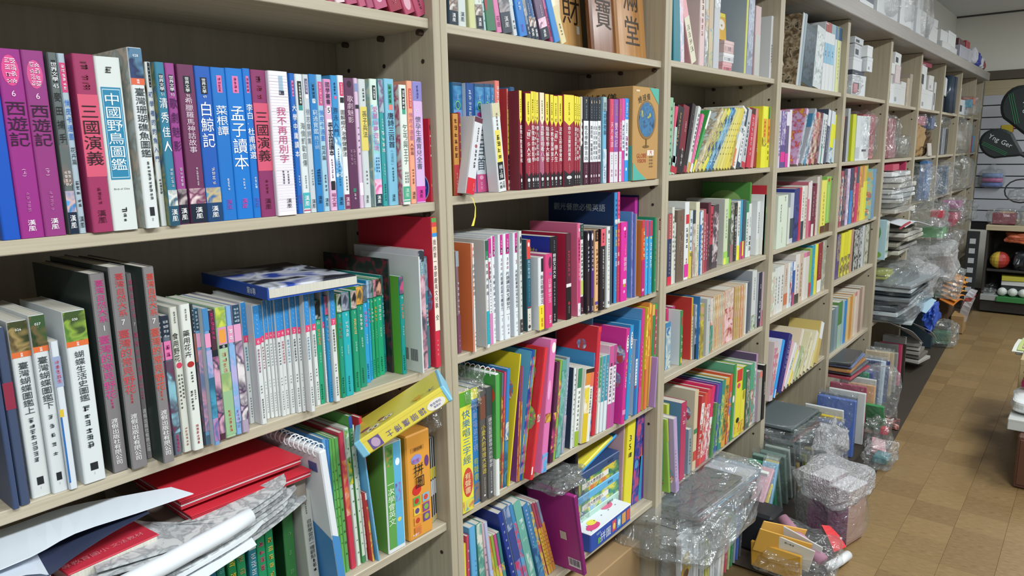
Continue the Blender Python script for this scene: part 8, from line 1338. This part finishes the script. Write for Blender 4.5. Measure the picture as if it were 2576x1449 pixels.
# ninth and tenth
wboxes([(7.12, 0, .2, .12, 'c8ccd0', -.02), (7.36, 0, .22, .09, 'b8bcc0', -.02), (7.2, .122, .12, .1, 'd0d4d4', 0)], 1.6848, 'top shelf of the ninth bay')
bag('plastic_bag', (7.55, 1.02, 1.687), (.3, .18, .16), film('shiny_film'), 'shiny clear bag with an orange lid on the top shelf of the ninth bay', 'bag', 110, None, (0, 0, 0), .2, False, 14, [('d87058', .4, .2, .55, .4, .5, .4), ('48a0c0', .1, .2, .4, .2, .5, .4)])
bag('plastic_bag', (7.36, 1.06, 1.3655), (.42, .2, .30), film('shiny_film'), 'tall shiny clear bag on the second shelf of the ninth bay', 'bag', 111, None, (0, 0, 0), .15)
bag('plastic_bag', (7.38, 1.02, 1.052), (.42, .22, .29), film('hazy_film'), 'tall hazy bag with small print on the third shelf of the ninth bay', 'bag', 112, None, (0, 0, 0), .12)
bag('plastic_bag', (7.42, .97, .785), (.40, .22, .16), film('clear_film'), 'clear bag low on the fourth shelf of the ninth bay', 'bag', 113, None, (0, 0, 0), .2)
for k, (c, x, z, w_, h) in enumerate((('283078', 7.90, 1.3655, .12, .17), ('4898d8', 7.98, 1.5375, .12, .07), ('c83050', 8.04, 1.3655, .08, .14), ('58a0d8', 8.14, 1.3655, .12, .15))):
    slab('toy_box', (x, 1.02, z), (w_, .12, h), (0, 0, 0), c, f'{cname(c)} small toy box, {ORD[k]} on the second shelf of the end bay', 'box', 'toy boxes on the end bay')
for k, (c, x, w_) in enumerate((('1c88c8', 7.90, .08), ('2c70b0', 7.99, .06), ('c8c028', 8.06, .05), ('d88830', 8.12, .05))):
    slab('document_folder', (x, 1.02, 1.0508), (w_, .18, .25), (0, 0, 0), c, f'{cname(c)} folder, {ORD[k]} on the third shelf of the end bay', 'folder', 'folders on the end bay')
slab('wooden_board', (7.95, 1.02, .784), (.16, .03, .22), (R(-4), 0, 0), 'c09868', 'tan board standing on the fourth shelf of the end bay', 'board')
slab('document_folder', (7.90, 1.02, .3908), (.06, .2, .30), (0, 0, 0), '3c88c0', 'blue folder standing on the fifth shelf of the end bay', 'folder')
# brown carton, envelopes and box at the foot of the far bays
carton('carton', (6.42, .87, .30), (.22, .13, .30), (0, 0, 0), flat('8c6238', .8), 'tall brown carton standing beyond the bubble-wrap bags', 'box', None, .05)
carton('carton', (6.44, .86, .006), (.3, .16, .29), (0, 0, 0), flat('5c442c', .8), 'dark brown carton under the tall brown one', 'box', None, .04)
for k in range(6):
    sheet('envelope', [(6.20+.03*k, .80-.01*k, .25+.03*k), (6.32+.03*k, .775, .28+.028*k), (6.44+.03*k, .76, .26+.03*k)], [(6.26+.03*k, .9, .28+.03*k), (6.38+.03*k, .89, .30+.03*k), (6.50+.03*k, .87, .28+.03*k)], .006, flat(('c87020', 'd88428', 'e09430', 'd07c24', 'e09a38', 'd88c2c')[k], .6), f'orange envelope, {ORD[k]} from the bottom of the heap by the far carton', 'envelope', 'orange envelopes')
for k in range(3):
    sheet('paper_leaf', [(6.40+.05*k, .73, .10+.03*k), (6.46+.05*k, .715, .2+.03*k), (6.54+.05*k, .70, .27+.02*k)], [(6.48+.05*k, .80, .09+.03*k), (6.56+.05*k, .78, .2+.03*k), (6.66+.05*k, .755, .26+.02*k)], .003, flat(('d8d8d8', 'b85048', 'dcdce0')[k], .5), ('white', 'red printed', 'pale')[k]+' leaflet spilling below the orange envelopes', 'leaflet', 'leaflets by the far carton')
carton('carton', (6.40, .745, .006), (.20, .085, .135), (0, 0, R(2)), flat('9c7848', .8), 'small plain kraft carton on the floor at the far end', 'box', None, .03)
# ---------------------------------------------------------------- boxes along the top of the bookcases
TB = 2.0935
TOP = [(3.55, .22, .085, 'dfe3e6', .0), (3.79, .26, .09, 'e4e8ea', -.01), (3.60, .40, .07, 'd4d8dc', 0), (4.07, .24, .12, 'dde1e4', -.02), (4.33, .22, .12, 'd8dce0', -.01), (4.57, .24, .15, 'e2e6e8', -.02), (4.83, .2, .16, 'dadee2', 0), (5.05, .24, .15, 'e0e4e6', -.01), (5.40, .32, .10, 'e0e4e4', -.02), (5.78, .05, .02, '404448', 0), (5.86, .26, .045, 'd4d8d8', -.02), (6.16, .34, .045, 'cfd3d3', -.02), (6.60, .40, .09, 'a8aab8', -.02), (7.04, .2, .10, 'b8bac0', -.02)]
zt = {2: .0865}
for k, (x, w_, h, c, dy) in enumerate(TOP):
    if k in (2, 9): continue
    o = carton('white_box', (x, .985+dy, TB), (w_, .2, h), (0, 0, R((k*53) % 5-2)), flat(c, .35), f'{cname(c)} box, {ORD[k]} along the top of the bookcases', 'box', 'boxes on top of the bookcases', h*.22, .003)
    if k in (0, 1): fface(o, 'stripe', [(.0, h*.35, w_, h*.68, flat('5c6474'))]); fface(o, 'stripe', [(-.2, h*.35, 0, h*.68, flat('5c6474'))], (), 'left')
for k, (x, z, w_, h, c) in enumerate(((3.60, TB+.0915, .40, .09, 'd8dce0'), (4.08, TB+.1215, .22, .11, 'e4e8ea'), (4.34, TB+.1215, .2, .1, 'dadee0'), (4.58, TB+.1515, .22, .11, 'e6eaec'), (5.06, TB+.1515, .2, .1, 'e2e6e8'), (5.42, TB+.1015, .26, .05, 'd8dcdc'), (5.87, TB+.0465, .24, .075, 'dce0e0'), (6.17, TB+.0465, .30, .10, 'e0e4e2'), (6.62, TB+.0915, .34, .05, '583038'))):
    carton('white_box', (x, .98, z), (w_, .2, h), (0, 0, R((k*31) % 5-2)), flat(c, .35), f'{cname(c)} box in the upper layer, {ORD[k]} along the top of the bookcases', 'box', 'upper boxes on top of the bookcases', h*.22, .003)
for k, (x, w_, h) in enumerate(((4.2, .30, .26), (4.62, .28, .28), (5.12, .28, .27))):
    bag('plastic_wrap', (x+w_/2, 1.07, TB+.001), (w_, .26, h), film('shiny_film'), f'shiny clear wrap round the white boxes, {ORD[k]} along the bookcase tops', 'wrap', 120+k, 'wraps round the top boxes', (0, 0, 0), .07)
carton('red_box', (6.98, .98, TB+.1015), (.18, .18, .06), (0, 0, 0), flat('a82838', .4), 'dark red box on the lilac-grey ones at the far end of the bookcase tops', 'box')
for k, (c, x, w_, h) in enumerate((('c8c8d0', 7.30, .14, .14), ('2838a0', 7.46, .20, .12), ('c8ccd4', 7.70, .14, .1), ('8c4848', 7.88, .12, .08))):
    bag('wrapped_packet', (x+w_/2, 1.05, TB), (w_, .2, h), flat(c, .3), f'{cname(c)} plastic-covered packet, {ORD[k]} at the far end of the bookcase tops', 'packet', 130+k, 'packets at the end of the bookcase tops', (0, 0, 0), .12)
# ---------------------------------------------------------------- far wall display
DKW = flat('2e2a24', .7)
e = empty('display_rack', (7.42, -.9, 0)); tag(e, 'low dark display rack with a pale wooden shelf across the end of the aisle', 'rack')
m = MB(); m.rbox((0, 0, .005), (1.1, 1.66, .10), DKW, .004); part(m, 'base', e)
m = MB(); m.rbox((0, 0, .71), (.75, 1.67, .755), wood('pale_board', 'a89a78', 'bcae8c', 'Y'), .003); part(m, 'shelf_board', e)
m = MB(); m.rbox((.5, 0, .10), (.52, 1.66, .71), DKW, .003); part(m, 'back_panel', e)
m = MB(); m.rbox((.02, 1.645, .10), (.5, 1.662, .71), DKW, .003); part(m, 'side_panel', e)
m = MB(); m.rbox((.05, .02, .35), (.5, 1.64, .37), DKW, .003); part(m, 'inner_shelf', e)
o = empty('measuring_rail', (7.40, .825, .0)); tag(o, 'dark upright rail with a row of white squares at the corner of the rack', 'rail')
m = MB(); m.rbox((-.01, -.02, .006), (.01, .075, .70), flat('26282a', .5), .003, Matrix.Rotation(R(0), 4, 'X')); part(m, 'bar', o)
for k in range(7): m = MB(); m.rbox((-.012, .005, .08+.085*k), (-.0101, .05, .125+.085*k), flat('b8bcc0', .5), .0004); part(m, 'white_square', o)
m = MB()
def ball(nm, c, r, mats, lab, cat='ball', grp=None):
    mb = MB(); n = 16
    for j in range(8):
        for i in range(n):
            P_ = lambda a, b: (math.cos(a*2*math.pi/n)*math.sin(b*math.pi/8)*r, math.sin(a*2*math.pi/n)*math.sin(b*math.pi/8)*r, r-math.cos(b*math.pi/8)*r)
            q = [P_(i, j), P_(i+1, j), P_(i+1, j+1), P_(i, j+1)]
            if j == 0: q = q[1:] if False else [q[0], q[2], q[3]]
            if j == 7: q = q[:3]
            mb.poly(q, mats[(i//(n//len(mats)//1) if len(mats) > 1 else 0) % len(mats)])
    o = mb.build(nm, None, True); o.location = c; return tag(o, lab, cat, grp)
ball('toy_ball', (7.52, .655, .372), .075, [flat('c04028', .4), flat('c8a838', .4), flat('a83028', .4), flat('687028', .4)], 'red and yellow striped ball under the pale wooden shelf')
bag('inflatable_toy', (7.52, .46, .60), (.16, .30, .09), flat('d8704c', .4), 'orange inflatable toy under the pale wooden shelf', 'toy', 141, None, (0, 0, 0), .2)
o = MB(); o.tube([(7.5, .33, .64), (7.5, .28, .60), (7.5, .22, .62)], .02, flat('c05868', .4), 8); tag(o.build('pink_ribbon'), 'pink ribbon end of the orange inflatable toy', 'ribbon')
for k, (y, z, s, c, lab) in enumerate(((.50, .372, (.2, .14, .16), '20262a', 'black sack under the orange toy'), (.30, .372, (.2, .26, .2), '262c2e', 'large black sack in the middle of the rack'), (.72, .105, (.1, .1, .12), '2a2a2c', 'black packed bag at the corner of the rack base'))):
    bag('black_sack', (7.56, y-.02, z), s, flat(c, .25), lab, 'bag', 142+k, 'black sacks on the rack', (0, 0, 0), .18)
for k, (c, z) in enumerate((('303438', .12), ('a8acac', .16), ('2c3034', .20), ('c0c4c0', .24), ('b0a830', .28))):
    slab('shoe_box', (7.46, .42, z), (.16, .2, .036), (0, 0, R(3*k-6)), c, f'{cname(c)} flat carton, {ORD[k]} from the bottom on the rack base', 'box', 'flat cartons on the rack base')
bag('plastic_bag', (7.48, .70, .104), (.12, .12, .09), film('hazy_film'), 'pale plastic bag on the rack base', 'bag', 150, None, (0, 0, 0), .2)
carton('white_carton', (7.40, .63, .104), (.1, .13, .05), (0, 0, 0), flat('989c98', .6), 'low white carton at the front of the rack base', 'box')
o = carton('green_tray', (7.38, .40, .104), (.12, .24, .045), (0, 0, 0), flat('2c7838', .5), 'green plastic tray of white balls on the rack base', 'tray')
for k in range(3): ball('white_ball', (7.43, .455+.075*k, .151), .036, [flat('c8d0c8', .4)], f'white ball lying {ORD[k]} in the green tray', 'ball', 'white balls in the tray')
bag('plastic_bag', (7.55, .66, .757), (.2, .24, .13), film('clear_film'), 'clear bag of dark red things on the pale wooden shelf', 'bag', 151, None, (0, 0, 0), .15, False, 14, [('803040', .12, .12, .05, .7, .7, .7), ('b09070', .3, .2, .6, .3, .4, .25)])
bag('black_sack', (7.55, .42, .757), (.22, .24, .17), film('grey_film', '404848', .8), 'glossy dark bag beside the dark red things on the wooden shelf', 'bag', 152, None, (0, 0, 0), .15)
t = MB(); t.tube([(7.60, .56+.12*math.cos(q*math.pi/8), 1.04+.10*math.sin(q*math.pi/8)) for q in range(17)], .006, flat('282c2c', .4), 6, False); tag(t.build('racket_hoop'), 'thin black racket hoop above the wooden shelf', 'racket')
bag('plastic_bag', (7.62, .52, .955), (.2, .24, .1), film('grey_film', '404848', .8), 'crinkled dark bag across the racket hoop', 'bag', 153, None, (0, 0, 0), .18)
# hanging on the slats
def racket_cover(loc, ang, s, lab, txt):
    e = empty('racket_cover', loc, (0, 0, 0)); tag(e, lab, 'racket cover', 'racket covers'); M_ = Matrix.Rotation(ang, 4, 'X')
    out = []
    for k in range(24):
        a = 2*math.pi*k/24; y = math.cos(a)*.15*s; z = math.sin(a)*.125*s
        if math.cos(a) < -.2: y *= 1+.45*(-math.cos(a)-.2); z *= 1-.75*max(0, -math.cos(a)-.25)
        out.append((y, z))
    m = MB(); f = [M_ @ Vector((0, y, z)) for y, z in out]; b = [p+XV*.035 for p in f]; fr = [M_ @ Vector((-.012, y*.86, z*.86)) for y, z in out]
    n = 24; m.mesh(f+b+fr, [(i, n+i, n+(i+1) % n, (i+1) % n) for i in range(n)]+[(2*n+i, i, (i+1) % n, 2*n+(i+1) % n) for i in range(n)]+[tuple(range(3*n-1, 2*n-1, -1)), tuple(range(n, 2*n))], flat('1c2424', .55)); part(m, 'padded_shell', e)
    for k in range(3):
        m = MB(); z = -.035-.012*k; pts = [M_ @ Vector((-.0135, y, z*s)) for y in (.11*s, -.10*s)]; m.tube(pts, .0016*s, flat('2c9458', .5), 4); part(m, 'green_piping', e)
    m = MB(); p = [M_ @ Vector((.01, -.17*s, 0)), M_ @ Vector((.01, -.36*s, -.0))]; m.tube(p, .016*s, flat('202426', .5), 8); part(m, 'handle', e)
    m = MB(); h = M_ @ Vector((-.0135, .0, .03*s)); ux = M_.to_3x3() @ Vector((0, -1, 0)); uz = M_.to_3x3() @ ZV
    hline(m, txt, h, ux, uz, .055*s, flat('c8ccd0', .4)); part(m, 'cover_lettering', e)
    return e
c = (7.620,0.761,1.439)
racket_cover(c, R(28), 1.0, 'black racket cover with white lettering and green piping hung on the slats', 'Yng Ger')
c = (7.700,0.626,1.742)
racket_cover(c, R(75), 1.25, 'larger black racket cover with green stripes hung high by the slatted wall', 'Yng')
c = (8.535,0.874,1.095)
for k, col in enumerate(('5c78c0', 'c05c98', '7898d0')):
    t = MB(); z = c[2]-.05+.045*k; t.tube([(c[0], c[1]-.085, z), (c[0], c[1]+.085, z)], .022, flat(col, .5), 10); tag(t.build('foam_roll', None, True), f"{('lower blue', 'pink middle', 'upper pale blue')[k]} foam roll in the pack hung on the slats", 'toy', 'foam rolls on the slats')
bag('plastic_bag', (c[0], c[1], c[2]-.08), (.09, .21, .19), film('clear_film'), 'clear wrap round the blue and pink foam rolls', 'bag', 160, None, (0, 0, 0), .08, True)
c = (8.520,0.798,1.586)
slab('toy_card', (8.5675, c[1]-.05, c[2]-.04), (.01, .1, .07), (0, 0, 0), 'c8b030', 'small yellow and red toy card hooked on the slats', 'card', None, None, 'c03830')
# ---------------------------------------------------------------- stools and goods at the edge of the aisle
e = empty('display_stand', (3.58, -.35, 0)); tag(e, 'dark red-brown cabinet at the edge of the aisle under white trays', 'cabinet')
m = MB(); m.rbox((.0, 0, .004), (.75, .53, .235), wood('red_brown', '4c2c20', '5c3828', 'X'), .006); part(m, 'body', e)
m = MB(); m.rbox((-.006, 0, .02), (-.0005, .25, .22), flat('54301f', .5), .002); part(m, 'door', e)
m = MB(); m.rbox((-.006, .26, .02), (-.0005, .52, .22), flat('54301f', .5), .002); part(m, 'door', e)
carton('white_tray', (3.63, -.1, .2365), (.30, .325, .05), (0, 0, 0), flat('b8bcb8', .4), 'white flat carton on the red-brown cabinet', 'box', None, .012)
bag('foam_tray', (3.82, .10, .288), (.28, .26, .075), flat('ced2d2', .5), 'white rounded foam tray on the flat carton', 'tray', 171, None, (0, 0, 0), .05)
bag('wrapped_toy', (3.88, .10, .365), (.16, .18, .08), flat('b83068', .35), 'bright pink wrapped packet in the foam tray', 'packet', 172, None, (0, 0, 0), .22)
bag('wrapped_toy', (4.02, .08, .33), (.12, .16, .12), film('hazy_film'), 'clear bag with a blue item behind the pink packet', 'bag', 173, None, (0, 0, 0), .2, False, 14, [('587898', .2, .2, .1, .6, .6, .7)])
carton('carton', (4.06, -.1, .2365), (.22, .33, .21), (0, 0, 0), flat('a89468', .7), 'beige carton behind the pink packet', 'box', None, .03)
e = empty('small_table', (4.33, -.35, 0)); tag(e, 'small low table with a thin top and black legs', 'table')
m = MB(); m.rbox((0, 0, .40), (.36, .62, .412), flat('7c7c78', .5), .003); part(m, 'table_top', e)
for lx in (.02, .32):
    for ly in (.03, .56): m = MB(); m.rbox((lx, ly, .004), (lx+.028, ly+.028, .40), BLK, .003); part(m, 'leg', e)
for k, (c, x) in enumerate((('c8ccc0', 4.32), ('a8b868', 4.34), ('c898a8', 4.38))):
    sheet('leaflet', [(x, .0, .4132+.006*k), (x+.15, .0, .4132+.006*k), (x+.28, .0, .4142+.006*k)], [(x+.01, .285-.02*k, .4132+.006*k), (x+.16, .285-.02*k, .4152+.006*k), (x+.3, .28-.02*k, .4142+.006*k)], .003, flat(c, .6), ('white', 'lime green', 'pink')[k]+' leaflet lying on the small low table', 'leaflet', 'leaflets on the small table')

bag('paper_bag', (2.935, 1.12, 1.693), (.09, .16, .2), photo('5c4630,8c7452,b8a07c', 25), 'brown crumpled paper inside clear wrap at the start of the fourth bay top shelf', 'bag', 181, None, (0, 0, 0), .25)
